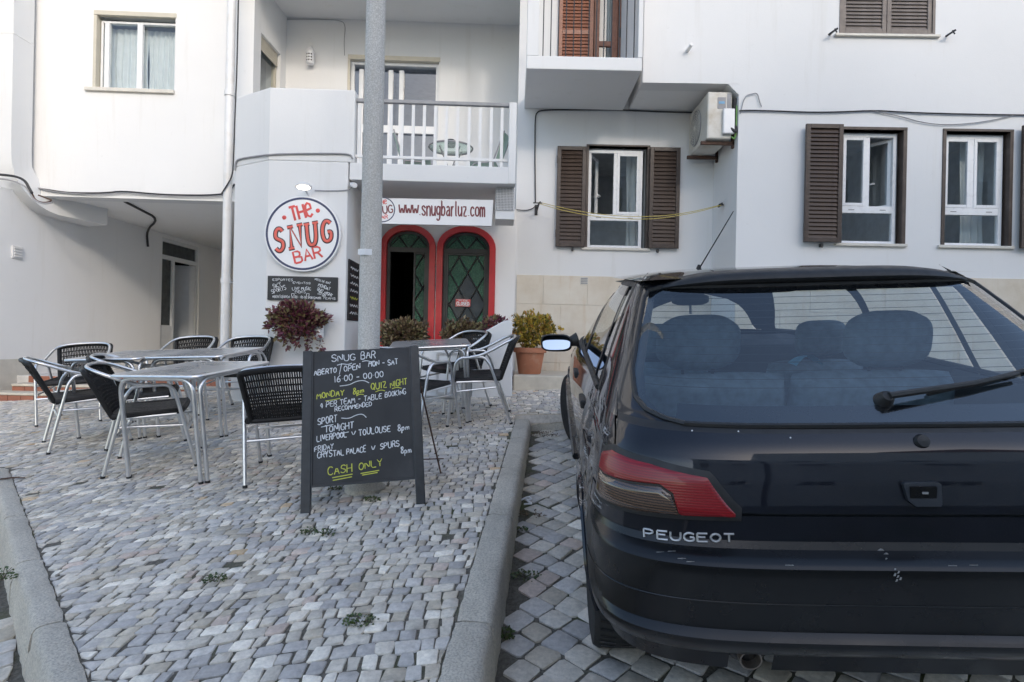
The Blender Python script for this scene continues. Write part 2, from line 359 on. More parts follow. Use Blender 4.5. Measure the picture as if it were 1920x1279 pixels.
def stone_mesh(name, items):
    V = []; Fc = []; C = []
    for vs, fs, col in items:
        n = len(V); V += vs; Fc += [tuple(i + n for i in f) for f in fs]; C += [(*col, 1.)] * len(vs)
    me = bpy.data.meshes.new(name); me.from_pydata(V, [], Fc); me.update()
    a = me.attributes.new('tint', 'FLOAT_COLOR', 'POINT'); a.data.foreach_set('color', np.array(C, dtype=np.float32).ravel())
    me.polygons.foreach_set('use_smooth', [True] * len(me.polygons)); me.set_sharp_from_angle(angle=math.radians(50))
    me.materials.append(M['cobble']); return me
def in_view(x, y, z, mg=0):
    if y < .3: return False
    u = x / y * FPX; v = (z - 1) / y * FPX
    X = 960 + u * math.cos(ROLL) + v * math.sin(ROLL); Yp = 639.5 + u * math.sin(ROLL) - v * math.cos(ROLL)
    return -mg < X < 1920 + mg and Yp < 1279 + mg
def lay(parent, P, stones, nbig, name):
    """stones: list of corner lists.  The nearest ones in view become objects, the rest one mesh"""
    info = []
    for c in stones:
        x = sum(p[0] for p in c) / 4; y = sum(p[1] for p in c) / 4
        info.append((math.hypot(x, y), in_view(x, y, pz(x, y, P)), c))
    vis = sorted([i for i in range(len(info)) if info[i][1]], key=lambda i: info[i][0])[:nbig]; vs = set(vis); rest = []
    for i, (d, ok, c) in enumerate(info):
        g = stone_geo(c, P, d > 5.2)
        if i in vs:
            o = bpy.data.objects.new(name, stone_mesh(name, [g])); COL.objects.link(o); o.parent = parent
        else: rest.append(g)
    o = bpy.data.objects.new(name + '_paving', stone_mesh(name + '_paving', rest)); COL.objects.link(o); o.parent = parent; o['kind'] = 'stuff'
def hsh(s):                                                    # rows swing towards the left
    t = np.clip((-.1 - s) / 2.6, 0, None); return .0 + (-.42 * 2.6 * (t * t / 2 if t < 1 else t - .5))
FOOT = []                                                      # building footprints, filled below (plan boxes)
def pav_ok(x, y):
    if y < FARY + .02 and x > kx(y) + .012: return False
    if y < 4.25 and x > -3.68 and lside(x, y) < -.015: return False
    if x < -3.55 and y < 4.225 + .118 * (-3.64 - x): return False
    if y < .9 or y > 8.2 or x < -7.2 or x > 3.4: return False
    if x > .1 and y > 7.9: return False
    z = pz(x, y); u = x / y * FPX
    if u < -1180 or u > 1150: return False
    return True
stones = []; t = -1.5
while t < 11:
    rh = rng.uniform(.054, .072); s = -7.6 + rng.uniform(0, .08)
    while s < 3.6:
        wd = rng.uniform(.043, .074) if rng.random() < .88 else rng.uniform(.074, .095)
        sm = s + wd / 2; ym = t + rh / 2 + hsh(sm) + .05 * sm
        if pav_ok(sm, ym):
            g = rng.uniform(.0022, .0050); cs = []
            for a, b_ in ((s + g, t + g), (s + wd - g, t + g), (s + wd - g, t + rh - g), (s + g, t + rh - g)):
                w1 = .012 * math.sin(a * 3.1 + 1.3) + .01 * math.sin(a * 7.3)
                cs.append((a + rng.normal(0, .0034) + .012 * math.sin(b_ * 5.), b_ + hsh(a) + .05 * a + w1 + rng.normal(0, .0034)))
            for k_ in range(4):
                cx_, cy_ = cs[k_]
                if cy_ < FARY + .02: cx_ = min(cx_, kx(cy_) - .004 - abs(rng.normal(0, .003)))
                if cy_ < 4.22 and lside(cx_, cy_) < .006: dl_ = .006 - lside(cx_, cy_); cx_ -= lnor.x * dl_; cy_ -= lnor.y * dl_
                cs[k_] = (cx_, cy_)
            if rng.random() > .004: stones.append(cs)
        s += wd
    t += rh
lay(pavement, PAV, stones, 300, 'cobble')
def rd_ok(x, y): return kx(y) + .18 < x < 4.6 and .7 < y < FARY - .03
stones = []; q = .112; ca = math.radians(47)
for i in range(-70, 70):
    for j in range(-70, 70):
        off = .5 * q * (j % 2) * .25
        cx = i * q + off; cy = j * q
        X = cx * math.cos(ca) - cy * math.sin(ca) + 2; Yc = cx * math.sin(ca) + cy * math.cos(ca) + 3
        if rd_ok(X, Yc):
            g = rng.uniform(.002, .006); hw = q / 2 - g; cs = []
            for a, b_ in ((-hw, -hw), (hw, -hw), (hw, hw), (-hw, hw)):
                a += cx + rng.normal(0, .005); b_ += cy + rng.normal(0, .005)
                cs.append((a * math.cos(ca) - b_ * math.sin(ca) + 2, a * math.sin(ca) + b_ * math.cos(ca) + 3))
            stones.append(cs)
lay(parking, RD, stones, 220, 'bay_cobble')
stones = []
for i in range(-40, 40):
    for j in range(-40, 40):
        cx, cy = i * q, j * q; X = cx * .8 - cy * .6 - 3; Yc = cx * .6 + cy * .8 + 2.5
        if lside(X, Yc) < -.125 and -5.5 < X < -1.1 and .8 < Yc < 4.1:
            g = rng.uniform(.004, .009); hw = q / 2 - g
            stones.append([((cx + a) * .8 - (cy + b_) * .6 - 3 + rng.normal(0, .004), (cx + a) * .6 + (cy + b_) * .8 + 2.5 + rng.normal(0, .004)) for a, b_ in ((-hw, -hw), (hw, -hw), (hw, hw), (-hw, hw))])
lay(lroad, RL, stones, 60, 'street_cobble')
def kerb_stone(parent, p0, p1, side, width, zb_drop, top_dz=.006):
    """one kerb block from p0 to p1 (inner top edge); 'side' points to the road"""
    d = (p1 - p0); L = d.length; d = d / L; nl = max(4, int(L / .035)); nw = 5; prof = []
    # cross-section from the inner edge over the top and down the slightly battered face
    for k in range(nw + 1): prof.append((width * k / nw, 0))
    prof[0] = (0, -.006); prof[-1] = (width - .004, -.006)
    prof += [(width + .006, -.022), (width + .012, -.07), (width + .018, -zb_drop * .6), (width + .024, -zb_drop - .1)]
    prof = [(0, -.12)] + prof
    sd = rng.uniform(0, 100)
    def fn(u, v):
        i = int(round(v * (len(prof) - 1))); a, z = prof[i]; l = u * L
        r1 = math.sin(l * 31 + sd + i) * .0016 + rng.normal(0, .0016)
        ch = max(0, math.sin(l * 9 + sd * 3 + 1) * math.sin(l * 23 + sd)) ** 3 * .005 if 6 <= i <= 8 else 0
        e = .006 if (u < .001 or u > .999) else 0
        x = p0.x + d.x * (l + (e if u < .5 else -e)) + side.x * (a + r1 - ch); y = p0.y + d.y * (l + (e if u < .5 else -e)) + side.y * (a + r1 - ch)
        return (x, y, pz(p0.x + d.x * l, p0.y + d.y * l) + z + top_dz + rng.normal(0, .0012) - e * 1.3 - ch * .7)
    mb = MB(); mb.grid(fn, nl, len(prof) - 1)
    m_ = len(prof); row = lambda k: [j * (nl + 1) + k for j in range(m_)]
    mb.f += [tuple(row(0)), tuple(reversed(row(nl)))]
    return mb.build('kerb_stone', M['kerb'], parent, smooth=True, sharp=50)
kerb = tag(bpy.data.objects.new('kerb', None), kind='structure'); COL.objects.link(kerb)
cuts = [-1.0, -.75, .32, 1.30, 2.10, 2.86, (KB - KA).length + .015]
for a, b_ in zip(cuts[:-1], cuts[1:]): kerb_stone(kerb, KA + kdir * a, KA + kdir * b_, knor, KW, .24)
fx = [KB.x + KW + .01, .72, 1.5, 2.3, 3.1, 3.9, 4.7, 5.5, 6.3]
for a, b_ in zip(fx[:-1], fx[1:]): kerb_stone(kerb, Vector((b_, FARY + .115)), Vector((a, FARY + .115)), Vector((0, -1)), .11, .12)
cuts = [-1.35, -1.1, -.25, .5, 1.25, 2.05, 2.75, 3.36]
lk = Vector((-abs(ldir.y), -abs(ldir.x)))
for a, b_ in zip(cuts[:-1], cuts[1:]): kerb_stone(kerb, LA + ldir * b_, LA + ldir * a, lk, .088, .15)
p = LA + ldir * 3.37
kerb_stone(kerb, p + Vector((-.85, .10)), p, Vector((-.1, -1)).normalized(), .12, .15)
kerb_stone(kerb, p + Vector((-1.75, .22)), p + Vector((-.86, .10)), Vector((-.1, -1)).normalized(), .12, .15)
# weeds and dead leaves in the joints
def weed(x, y, r, h, n, m, P=PAV, name='weed', label='', cat='weed', grp=None, dz=0):
    t = thing(name, label, cat, (x, y, pz(x, y, P) + dz), grp, ws=False); mb = MB()
    for i in range(n):
        a = rng.uniform(0, 2 * PI); rr = r * math.sqrt(rng.random()); l = rng.uniform(.4, 1) * .012 + .004; wv = l * .4
        bx, by = rr * math.cos(a), rr * math.sin(a) * .8; bz = rng.random() * h * (1 - rr / r * .6)
        d = Vector((math.cos(a + rng.normal(0, .8)), math.sin(a + rng.normal(0, .8)), rng.uniform(-.1, .9))).normalized(); sd_ = d.orthogonal().normalized()
        p0 = Vector((bx, by, bz)); mb.add([p0, p0 + d * l * .5 + sd_ * wv, p0 + d * l, p0 + d * l * .5 - sd_ * wv], [(0, 1, 2, 3)])
    mb.build('foliage', m, t)
    st = MB()
    for i in range(4):
        a = rng.uniform(0, 6.28); st.tube([(0, 0, -.005), (r * .4 * math.cos(a), r * .4 * math.sin(a), h * .5), (r * .7 * math.cos(a), r * .7 * math.sin(a), h * .7)], .0012, 4)
    st.build('stem', M['stem'], t); return t
# ------------------------------------------------------------------ buildings
FL = Fr(-5, 7.9, 2.2); FS = Fr(-3.66, 8.0, 88); FP = Fr(-6.6, 8.0, 87.4)
FB = Fr(-2.2, 6.44, 1.6); FD = Fr(-1, 7.80, 1.0); FK = Fr(-1.5, 9.1, 1.5)
FR1 = Fr(1.4, 7.87, 0); FR2 = Fr(4, 7.01, -.8)
def fbox(fr, mb, s0, s1, d0, d1, z0, z1):
    mb.T = fr.w; mb.box(s0, s1, -1 * 0 + min(d0, d1), max(d0, d1), z0, z1); return mb
def wall(name, fr, s0, s1, z0, z1, holes, m, parent, thick=.22, sloped=None):
    """wall slab with rectangular openings and their reveals; front face on d = 0"""
    xs = sorted({s0, s1} | {h[0] for h in holes} | {h[1] for h in holes}); zs = sorted({z0, z1} | {h[2] for h in holes} | {h[3] for h in holes})
    mb = MB(fr.w)
    for i in range(len(xs) - 1):
        for j in range(len(zs) - 1):
            a, b_, c, e = xs[i], xs[i + 1], zs[j], zs[j + 1]; mx, mz = (a + b_) / 2, (c + e) / 2
            if any(h[0] < mx < h[1] and h[2] < mz < h[3] for h in holes): continue
            for d, o in ((0, (0, 1, 2, 3)), (-thick, (3, 2, 1, 0))): mb.add([(a, d, c), (b_, d, c), (b_, d, e), (a, d, e)], [o])
    for h in list(holes) + [(s0, s1, z0, z1)]:
        a, b_, c, e = h; q = [(a, c), (b_, c), (b_, e), (a, e)]
        for k in range(4):
            (x0, y0), (x1, y1) = q[k], q[(k + 1) % 4]; mb.add([(x0, 0, y0), (x1, 0, y1), (x1, -thick, y1), (x0, -thick, y0)], [(0, 1, 2, 3)])
    return mb.build(name, m, parent)
def room(fr, s0, s1, z0, z1, d, parent, m=None, depth=1.6, ex=.12):
    mb = MB(fr.w); a, b_, c, e = s0 - ex, s1 + ex, z0 - ex, z1 + ex; D = d - depth
    mb.add([(a, d, c), (b_, d, c), (b_, d, e), (a, d, e), (a, D, c), (b_, D, c), (b_, D, e), (a, D, e)], [(4, 5, 6, 7), (0, 1, 5, 4), (1, 2, 6, 5), (2, 3, 7, 6), (3, 0, 4, 7)])
    return mb.build('room_lining', m or M['room'], parent)
def frame_boxes(mb, s0, s1, z0, z1, d0, d1, t):
    mb.box(s0, s0 + t, d0, d1, z0, z1); mb.box(s1 - t, s1, d0, d1, z0, z1); mb.box(s0 + t, s1 - t, d0, d1, z0, z0 + t); mb.box(s0 + t, s1 - t, d0, d1, z1 - t, z1)
def pane(fr, s0, s1, z0, z1, d, parent, m=None, name='pane'):
    mb = MB(fr.w); mb.add([(s0, d, z0), (s1, d, z0), (s1, d, z1), (s0, d, z1)], [(0, 1, 2, 3)]); return mb.build(name, m or M['glass'], parent)
def curtain(fr, s0, s1, z0, z1, d, parent, folds=5, amp=.02):
    mb = MB(fr.w); ph = rng.uniform(0, 6)
    mb.grid(lambda u, v: (s0 + (s1 - s0) * u + .01 * math.sin(v * 5 + u * 9), d + amp * math.sin(u * folds * 6.28 + ph + .6 * math.sin(v * 3)) * (.5 + .5 * (1 - v)), z0 + (z1 - z0) * v), folds * 10, 8)
    return mb.build('curtain', M['curtain'], parent, smooth=True)
def pvc(parent, fr, s0, s1, z0, z1, d, open_side=None, ang=35, tr=.31):
    """white casement window: two sashes above a fixed light"""
    mb = MB(fr.w); t = .042; frame_boxes(mb, s0, s1, z0, z1, d - .05, d, t); zt = z0 + (z1 - z0) * tr; sm = (s0 + s1) / 2
    mb.box(s0 + t, s1 - t, d - .05, d - .001, zt - .035, zt + .05); mb.box(sm - .022, sm + .022, d - .05, d - .002, zt + .05, z1 - t)
    w = mb.build('window', M['pvc'], parent, bevel=.004)
    pane(fr, s0 + t, s1 - t, z0 + t, zt - .035, d - .03, w)
    for k, (a, b_) in enumerate(((s0 + t, sm - .022), (sm + .022, s1 - t))):
        fs = fr
        if open_side == k:
            hinge = a if k == 0 else b_; base = fr.w(hinge, d - .045, 0); an = math.atan2(fr.t[1], fr.t[0])
            fs = Fr(base.x, base.y, math.degrees(an) + (ang if k == 0 else -ang)); ww = b_ - a
            a2, b2 = (0, ww) if k == 0 else (-ww, 0); dd = 0
        else: a2, b2, dd = a, b_, d + .004
        sb = MB(fs.w); frame_boxes(sb, a2, b2, zt + .05, z1 - t, dd - .04, dd, .038); s_ = sb.build('sash', M['pvc'], w, bevel=.004)
        pane(fs, a2 + .038, b2 - .038, zt + .09, z1 - t - .038, dd - .02, s_)
        if open_side == k:
            hb = MB(fs.w); hz = (zt + z1) / 2 - .1; he = b2 - .019 if k == 0 else a2 + .019
            hb.box(he - .012, he + .012, dd, dd + .03, hz - .012, hz + .012); hb.box(he - (.1 if k == 0 else 0), he + (0 if k == 0 else .1), dd + .03, dd + .045, hz - .01, hz + .01); hb.build('handle', M['pvc'], s_)
    hb = MB(fr.w); hb.box(s0 + .12, s0 + .19, d - .001, d + .004, zt, zt + .008); hb.box(s1 - .19, s1 - .12, d - .001, d + .004, zt, zt + .008); hb.build('drain_slot', M['cable_grey'], w)
    return w
def shutter(parent, fr, s0, s1, z0, z1, d, mf, ms, n, label=None, rails=(), solid=True):
    mb = MB(fr.w); t = .052; frame_boxes(mb, s0, s1, z0, z1, d, d + .036, t)
    for zr in rails: mb.box(s0 + t, s1 - t, d + .001, d + .035, zr - .03, zr + .03)
    for zz in (z0 + .18, z1 - .18): mb.box(s0 - .006, s0 + .004, d + .01, d + .045, zz - .05, zz + .05)
    o = mb.build('shutter', mf, parent, bevel=.004)
    if label: o['label'] = label
    if solid: b2 = MB(fr.w); b2.box(s0 + t, s1 - t, d + .003, d + .006, z0 + t, z1 - t); b2.build('backing', ms, o)
    pitch = (z1 - z0 - 2 * t) / n; w2 = (s1 - s0 - 2 * t) / 2 - .001; h = pitch * .62
    me = MB(); me.add([(-w2, .008, -h), (w2, .008, -h), (w2, .030, h * .55), (-w2, .030, h * .55), (-w2, .002, -h * .75), (w2, .002, -h * .75), (w2, .022, h * .8), (-w2, .022, h * .8)][:8],
                      [(0, 1, 2, 3), (7, 6, 5, 4), (0, 4, 5, 1), (3, 2, 6, 7), (0, 3, 7, 4), (1, 5, 6, 2)])
    # the blade leans: lower edge out to the street
    vv = [(-w2, .030, -h), (w2, .030, -h), (w2, .008, h), (-w2, .008, h), (-w2, .024, -h), (w2, .024, -h), (w2, .003, h * .92), (-w2, .003, h * .92)]
    me.v = [tuple((x * fr.t[0] + y * fr.n[0], x * fr.t[1] + y * fr.n[1], z)) for x, y, z in vv]
    mesh = me.mesh('slat'); mesh.materials.append(ms)
    for i in range(n):
        so = bpy.data.objects.new('slat', mesh); COL.objects.link(so); so.parent = o
        so.location = fr.w((s0 + s1) / 2, d, z0 + t + pitch * (i + .5))
    return o
# ---- left apartment block over a recessed entrance
apt = thing('apartment_building', 'white apartment block at the left with curtained window above the recessed entrance', 'building', (-5, 7.9, .1))
zs0 = FL.pix(235, 372)[1]; sR = FL.pix(476, 80)[0]
wl = FL.rect(178, 24, 328, 168)
wall('wall', FL, -7, sR, zs0, 9.5, [wl], M['white'], apt)
room(FL, *wl, -.22, apt)
mb = MB(FL.w); frame_boxes(mb, wl[0] + .03, wl[1], wl[2], wl[3] - .09, -.13, -.07, .03); sm = (wl[0] + wl[1]) / 2 + .03
mb.box(sm - .035, sm + .035, -.10, -.05, wl[2] + .03, wl[3] - .12); mb.box(wl[0] + .09, wl[0] + .15, -.11, -.055, wl[2] + .03, wl[3] - .12)
w_ = mb.build('window', M['alu_frame'], apt, bevel=.004)
pane(FL, wl[0] + .06, sm, wl[2] + .03, wl[3] - .12, -.09, w_); pane(FL, sm, wl[1] - .03, wl[2] + .03, wl[3] - .12, -.11, w_)
curtain(FL, wl[0] + .05, sm + .02, wl[2] + .02, wl[3] - .12, -.22, w_, 6); curtain(FL, sm + .03, wl[1], wl[2] + .02, wl[3] - .12, -.24, w_, 7)
mb = MB(FL.w); mb.box(wl[0] - .02, wl[1] + .012, -.05, .012, wl[3] - .05, wl[3] + .01); mb.box(wl[0] - .02, wl[0] + .02, -.12, .008, wl[2], wl[3] - .052); mb.build('shutter_box', M['beige'], w_, bevel=.003)
mb = MB(FL.w); mb.box(wl[0] - .11, wl[1] + .012, -.12, .04, wl[2] - .045, wl[2] + .004); mb.build('sill', M['sill'], w_, bevel=.006)
# ceiling of the recess, walls, floor
mb = MB(); a, b_ = FL.w(-7, -.03, 0), FL.w(sR, -.03, 0); ZC = zs0 + .02
mb.prism([(a.x, a.y), (b_.x, b_.y), (-3.3, 13), (-13, 13)], ZC, ZC + .18); mb.build('ceiling', M['soffit'], apt)
dr = (FP.pix(302, 560)[0], FP.pix(373, 560)[0], .41, FP.pix(330, 452)[1])
wall('entrance_wall', FP, -.75, dr[1] + 1.0, -.3, ZC - .002, [dr], M['cream'], apt)
mb = MB(FP.w); mb.box(-.9, .0, .001, .02, -.2, FP.pix(30, 673)[1]); mb.build('tiled_plinth', M['sill'], apt, bevel=.004)
mb = MB(); bk = FP.w(dr[1] + .75, 0, 0); mb.box(-8.5, -2.6, bk.y, bk.y + .2, -.2, ZC - .004); mb.build('rear_wall', M['cream'], apt)
mb = MB(); mb.box(-3.22, -3.0, 6.9, bk.y - .003, -.2, ZC - .003); mb.build('side_wall', M['cream'], apt)
mb = MB(FP.w); frame_boxes(mb, dr[0], dr[1], dr[2], dr[3], -.10, -.03, .06); zt = FP.pix(335, 487)[1]; sl = dr[0] + (dr[1] - dr[0]) * .34
mb.box(dr[0] + .06, dr[1] - .06, -.10, -.032, zt - .04, zt + .04); mb.box(sl - .035, sl + .035, -.10, -.034, dr[2] + .06, zt - .04); mb.box(dr[0] + .06, sl - .035, -.09, -.036, dr[2] + .06, dr[2] + .75)
dd = mb.build('entrance_door', M['alu_frame'], apt, bevel=.004)
pane(FP, dr[0] + .06, dr[1] - .06, zt + .04, dr[3] - .06, -.07, dd, M['grey_glass']); pane(FP, dr[0] + .06, sl - .035, dr[2] + .75, zt - .04, -.07, dd, M['grey_glass'])
lf = FP.w(dr[1] - .06, -.07, 0); FLf = Fr(lf.x, lf.y, 87.4 - 62)      # leaf standing open into the hall
mb = MB(FLf.w); frame_boxes(mb, -(dr[1] - sl - .1), 0, dr[2] + .05, zt - .05, -.02, .02, .09); mb.box(-(dr[1] - sl - .19), -.09, -.012, .012, dr[2] + .14, zt - .14)
lf_ = mb.build('door_leaf', M['alu_frame'], dd, bevel=.004)
mb = MB(FLf.w); mb.box(-.50, -.38, .02, .06, 1.50, 1.53); mb.box(-.46, -.43, .021, .03, 1.42, 1.60); mb.build('handle', M['iron'], dd, bevel=.004)
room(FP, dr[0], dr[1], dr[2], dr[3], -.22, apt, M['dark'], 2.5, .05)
mb = MB(); mb.box(-6.62, -3.23, 7.72, bk.y - .002, -.2, .405); mb.build('entrance_floor', M['hall_floor'], apt, bevel=.01)
steps = thing('entrance_steps', 'two low steps with red tiled risers and cream treads at the recessed entrance', 'steps', (-5, 7.3, .15))
for k, (yf, zt_) in enumerate(((7.22, .225), (7.47, .315))):
    xl = -6.60 + (.0 if k == 0 else .16); mb = MB(); mb.box(xl, -3.30, yf - .012, yf + .30, zt_ - .03, zt_); mb.build('tread', M['tread'], steps, bevel=.006)
    mb = MB(); mb.box(xl, -3.30, yf + .012, yf + .29, -.2, zt_ - .032); mb.build('riser_base', M['mortar'], steps)
    tl = MB(); tl.box(-.078, .078, 0, .01, -.075, .075); me = tl.mesh('tile'); me.materials.append(M['tile']); x = xl + .08
    while x < -3.36:
        o = bpy.data.objects.new('tile', me); COL.objects.link(o); o.parent = steps; o.matrix_parent_inverse = Matrix.Translation(-steps.location); o.location = (x, yf + rng.uniform(-.001, .001), zt_ - .11); x += .162
mb = MB(); tl = MB(); tl.box(-.078, .078, 0, .01, -.05, .05); me = tl.mesh('tile'); me.materials.append(M['tile']); x = -6.35
while x < -3.36:
    o = bpy.data.objects.new('tile', me); COL.objects.link(o); o.parent = steps; o.matrix_parent_inverse = Matrix.Translation(-steps.location); o.location = (x, 7.708, .352); x += .162
# side wall of the block beside the balcony, with a half-lowered roller blind
hs = (FS.pix(489, 110)[0], FS.pix(526, 110)[0], FS.pix(505, 190)[1], FS.pix(505, 78)[1]); zb = FS.pix(508, 108)[1]
wall('balcony_side_wall', FS, -.02, 2.2, 2.9, 9.5, [hs], M['white'], apt)
mb = MB(FS.w); frame_boxes(mb, hs[0], hs[1], hs[2], hs[3], -.12, -.06, .04); w_ = mb.build('window', M['beige'], apt)
pane(FS, hs[0] + .04, hs[1] - .04, hs[2], hs[3] - .04, -.09, w_); room(FS, *hs, -.22, apt, None, .9, .0)
tl = MB(FS.w); n = 8
for i in range(n):
    z0_ = zb + (hs[3] - zb) * i / n; sl_ = MB(FS.w); sl_.box(hs[0] + .02, hs[1] - .02, -.055, -.035, z0_ + .004, z0_ + (hs[3] - zb) / n - .002); sl_.build('blind_slat', M['beige'], w_, bevel=.004)
# the boxed white duct that bends back under the overhang
duct = thing('boxed_duct', 'white boxed duct on the left edge bending back beneath the overhang', 'duct', (-6.7, 7.5, 2.9))
p_top = at(14, 150, 7.62); path = []
zc = at(20, 385, 7.62).z
for z in (9.5, zc + .75): path.append(Vector((p_top.x, 7.62, z)))
for i in range(1, 9):
    a = math.radians(90 * i / 8); path.append(Vector((p_top.x + .30 * (1 - math.cos(a)) * .6, 7.62 + .5 * (1 - math.cos(a)), zc + .75 - .5 * math.sin(a) - .12)))
path.append(Vector((p_top.x + .42, 8.75, zc + .12)))
mb = MB(); W, D_ = .205, .16; vs = []
for i, p in enumerate(path):
    t = (path[min(i + 1, len(path) - 1)] - path[max(i - 1, 0)]).normalized(); r_ = Vector((1, 0, 0)); n_ = t.cross(r_).normalized(); r_ = n_.cross(t).normalized()
    vs += [p + r_ * W * sx + n_ * D_ * sy for sx, sy in ((-1, -1), (1, -1), (1, 1), (-1, 1))]
mb.add(vs, [(i * 4 + k, i * 4 + (k + 1) % 4, i * 4 + 4 + (k + 1) % 4, i * 4 + 4 + k) for i in range(len(path) - 1) for k in range(4)] + [tuple(range(len(vs) - 4, len(vs)))])
mb.build('casing', M['white'], duct, smooth=True, sharp=35)
mb = MB(); mb.box(p_top.x - W - .004, p_top.x + W + .004, 7.62 - D_ - .004, 7.62 + D_, at(14, 64, 7.5).z - .006, at(14, 64, 7.5).z); mb.build('seam', M['soffit'], duct)
# drain pipe
dp = thing('drain_pipe', 'white drain pipe with clamps running down beside the bar front', 'pipe', (-3.75, 7.6, .2))
pp = at(424, 500, 7.60); mb = MB(); mb.tube([(pp.x, 7.6, .1), (pp.x, 7.6, 9.5)], .055, 14); mb.build('pipe', M['wmetal'], dp, smooth=True)
for py in (176, 527):
    z = at(424, py, 7.6).z; mb = MB(); mb.tube([(pp.x, 7.6, z - .03), (pp.x, 7.6, z + .03)], .066, 14); mb.tube([(pp.x, 7.6, z), (pp.x, 7.8, z)], .012, 6); mb.build('clamp', M['wmetal'], dp, smooth=True)
mb = MB(FP.w); r4 = FP.rect(21, 462, 41, 485); mb.box(r4[0], r4[1], 0, .02, r4[2], r4[3])
vt = thing('wall_vent', 'small white louvred vent on the left entrance wall', 'vent', FP.w(r4[0], 0, r4[2])); mb.build('frame', M['wmetal'], vt, bevel=.003)
for i in range(4):
    z = r4[2] + (r4[3] - r4[2]) * (i + .75) / 4.6; mb = MB(FP.w); mb.box(r4[0] + .02, r4[1] - .02, .02, .034, z - .006, z + .010); mb.build('louvre', M['wmetal'], vt)
FI = Fr(-3.6, bk.y, 0); r4 = FI.rect(395, 533, 410, 566); ic = thing('intercom_panel', 'grey door intercom panel with rows of buttons beside the entrance', 'intercom', FI.w(r4[0], 0, r4[2]))
mb = MB(FI.w); mb.box(r4[0], r4[1], .001, .025, r4[2], r4[3]); mb.build('plate', M['alu_top'], ic, bevel=.004)
for i in range(6):
    for j in range(2):
        x = r4[0] + (r4[1] - r4[0]) * (.3 + .4 * j); z = r4[2] + (r4[3] - r4[2]) * (.15 + .13 * i); mb = MB(FI.w); mb.box(x - .022, x + .022, .025, .03, z - .009, z + .009); mb.build('button', M['sign_white'], ic)
# ---- the bar: corner pier, door wall, balcony
bar = thing('bar_building', 'white bar front with corner pier, arched red doors and balcony above', 'building', (-2, 7, .3))
SP = -1.86
pl = [FB.w(FB.pix(650, 450)[0], 0, 0), FB.w(FB.pix(501, 450)[0], 0, 0)]; pcn = at(441, 300, 6.72)
plan = [(pl[0].x, pl[0].y), (pl[0].x + .03, 7.9), (-1.9, 9.0), (-3.0, 9.0), (pcn.x, 7.7), (pcn.x, 6.72), (pl[1].x, pl[1].y)]
ZF, ZS, ZP = FB.pix(810, 309)[1], FB.pix(810, 341)[1], FB.pix(580, 166)[1]
mb = MB(); mb.prism(plan, -.2, ZF); mb.build('corner_pier', M['white'], bar, bevel=.012)
ins = .16
par = [(pl[0].x + .06, pl[0].y + .002), (pl[0].x + .06, pl[0].y + ins), (pl[1].x - .02, pl[1].y + ins), (pcn.x + .13, 6.72 + .13), (pcn.x + .13, 7.7), (pcn.x, 7.7), (pcn.x, 6.72), (pl[1].x, pl[1].y)]
mb = MB(); mb.prism(par, ZF, ZP); mb.build('parapet', M['white'], bar, bevel=.012)
sE = FB.pix(967, 300)[0]; sW = FB.pix(664, 300)[0]
mb = MB(FB.w); mb.box(sW - .05, sE, -1.34, -.002, ZS, ZF); mb.build('balcony_slab', M['white'], bar, bevel=.008)
mb = MB(FB.w); mb.box(sW - 1.3, sE - .02, -2.8, -1.34, ZS - .003, ZF - .003); mb.build('balcony_floor', M['soffit'], bar)
zr = FB.pix(958, 192)[1]
mb = MB(FB.w); mb.box(FB.pix(954, 250)[0], sE + .001, -.13, .003, ZS + .003, zr); mb.build('end_post', M['white'], bar, bevel=.008)
# balcony back wall, sliding door, ceiling
kd = FK.rect(655, 108, 821, 330); kd = (kd[0], kd[1], ZF, FK.pix(740, 108)[1])
zc6 = FK.pix(750, 40)[1]
wall('balcony_wall', FK, FK.pix(520, 60)[0], FK.pix(975, 60)[0] + .3, ZF - .1, zc6 + .1, [kd], M['white'], bar)
mb = MB(FB.w); mb.box(-1.75, FB.pix(974, 20)[0] + .30, -2.9, -1.05, zc6, zc6 + .2); mb.build('balcony_ceiling', M['white'], bar)
mb = MB(FB.w); mb.box(-1.75, FB.pix(974, 20)[0] + .30, -1.25, -1.05, zc6 + .2, 9.5); mb.build('upper_wall', M['white'], bar)
room(FK, *kd, -.22, bar, M['room'])
mb = MB(FK.w); frame_boxes(mb, kd[0], kd[1], kd[2], kd[3] - .051, -.16, -.06, .05); s1_ = kd[0] + (kd[1] - kd[0]) * .50; zm = FK.pix(740, 240)[1]
for sx in (kd[0] + .16, s1_ - .07, s1_ + .10): mb.box(sx - .035, sx + .035, -.13, -.055, kd[2] + .05, kd[3] - .17)
mb.box(kd[0] + .05, kd[1] - .05, -.13, -.052, zm - .06, zm + .06)
sdoor = mb.build('sliding_door', M['alu_frame'], bar, bevel=.004)
M['blue_glass'] = glassmat('sliding_door_glass', (.42, .48, .58), 1.9)
pane(FK, kd[0] + .05, s1_, zm + .06, kd[3] - .17, -.085, sdoor, M['blue_glass']); pane(FK, s1_, kd[1] - .05, zm + .06, kd[3] - .17, -.105, sdoor, M['blue_glass'])
pane(FK, kd[0] + .05, s1_, kd[2], zm - .06, -.085, sdoor, M['blue_glass']); pane(FK, s1_, kd[1] - .05, kd[2], zm - .06, -.105, sdoor, M['blue_glass'])
mb = MB(FK.w); mb.box(kd[0] - .04, kd[1] + .02, -.14, .015, kd[3] - .05, kd[3] + .02); mb.box(kd[0] - .04, kd[0], -.02, .013, kd[2], kd[3] - .05); mb.build('lintel_box', M['beige'], sdoor, bevel=.004)
curtain(FK, kd[0] + .04, kd[0] + .16, kd[2], kd[3] - .15, -.26, sdoor, 2)
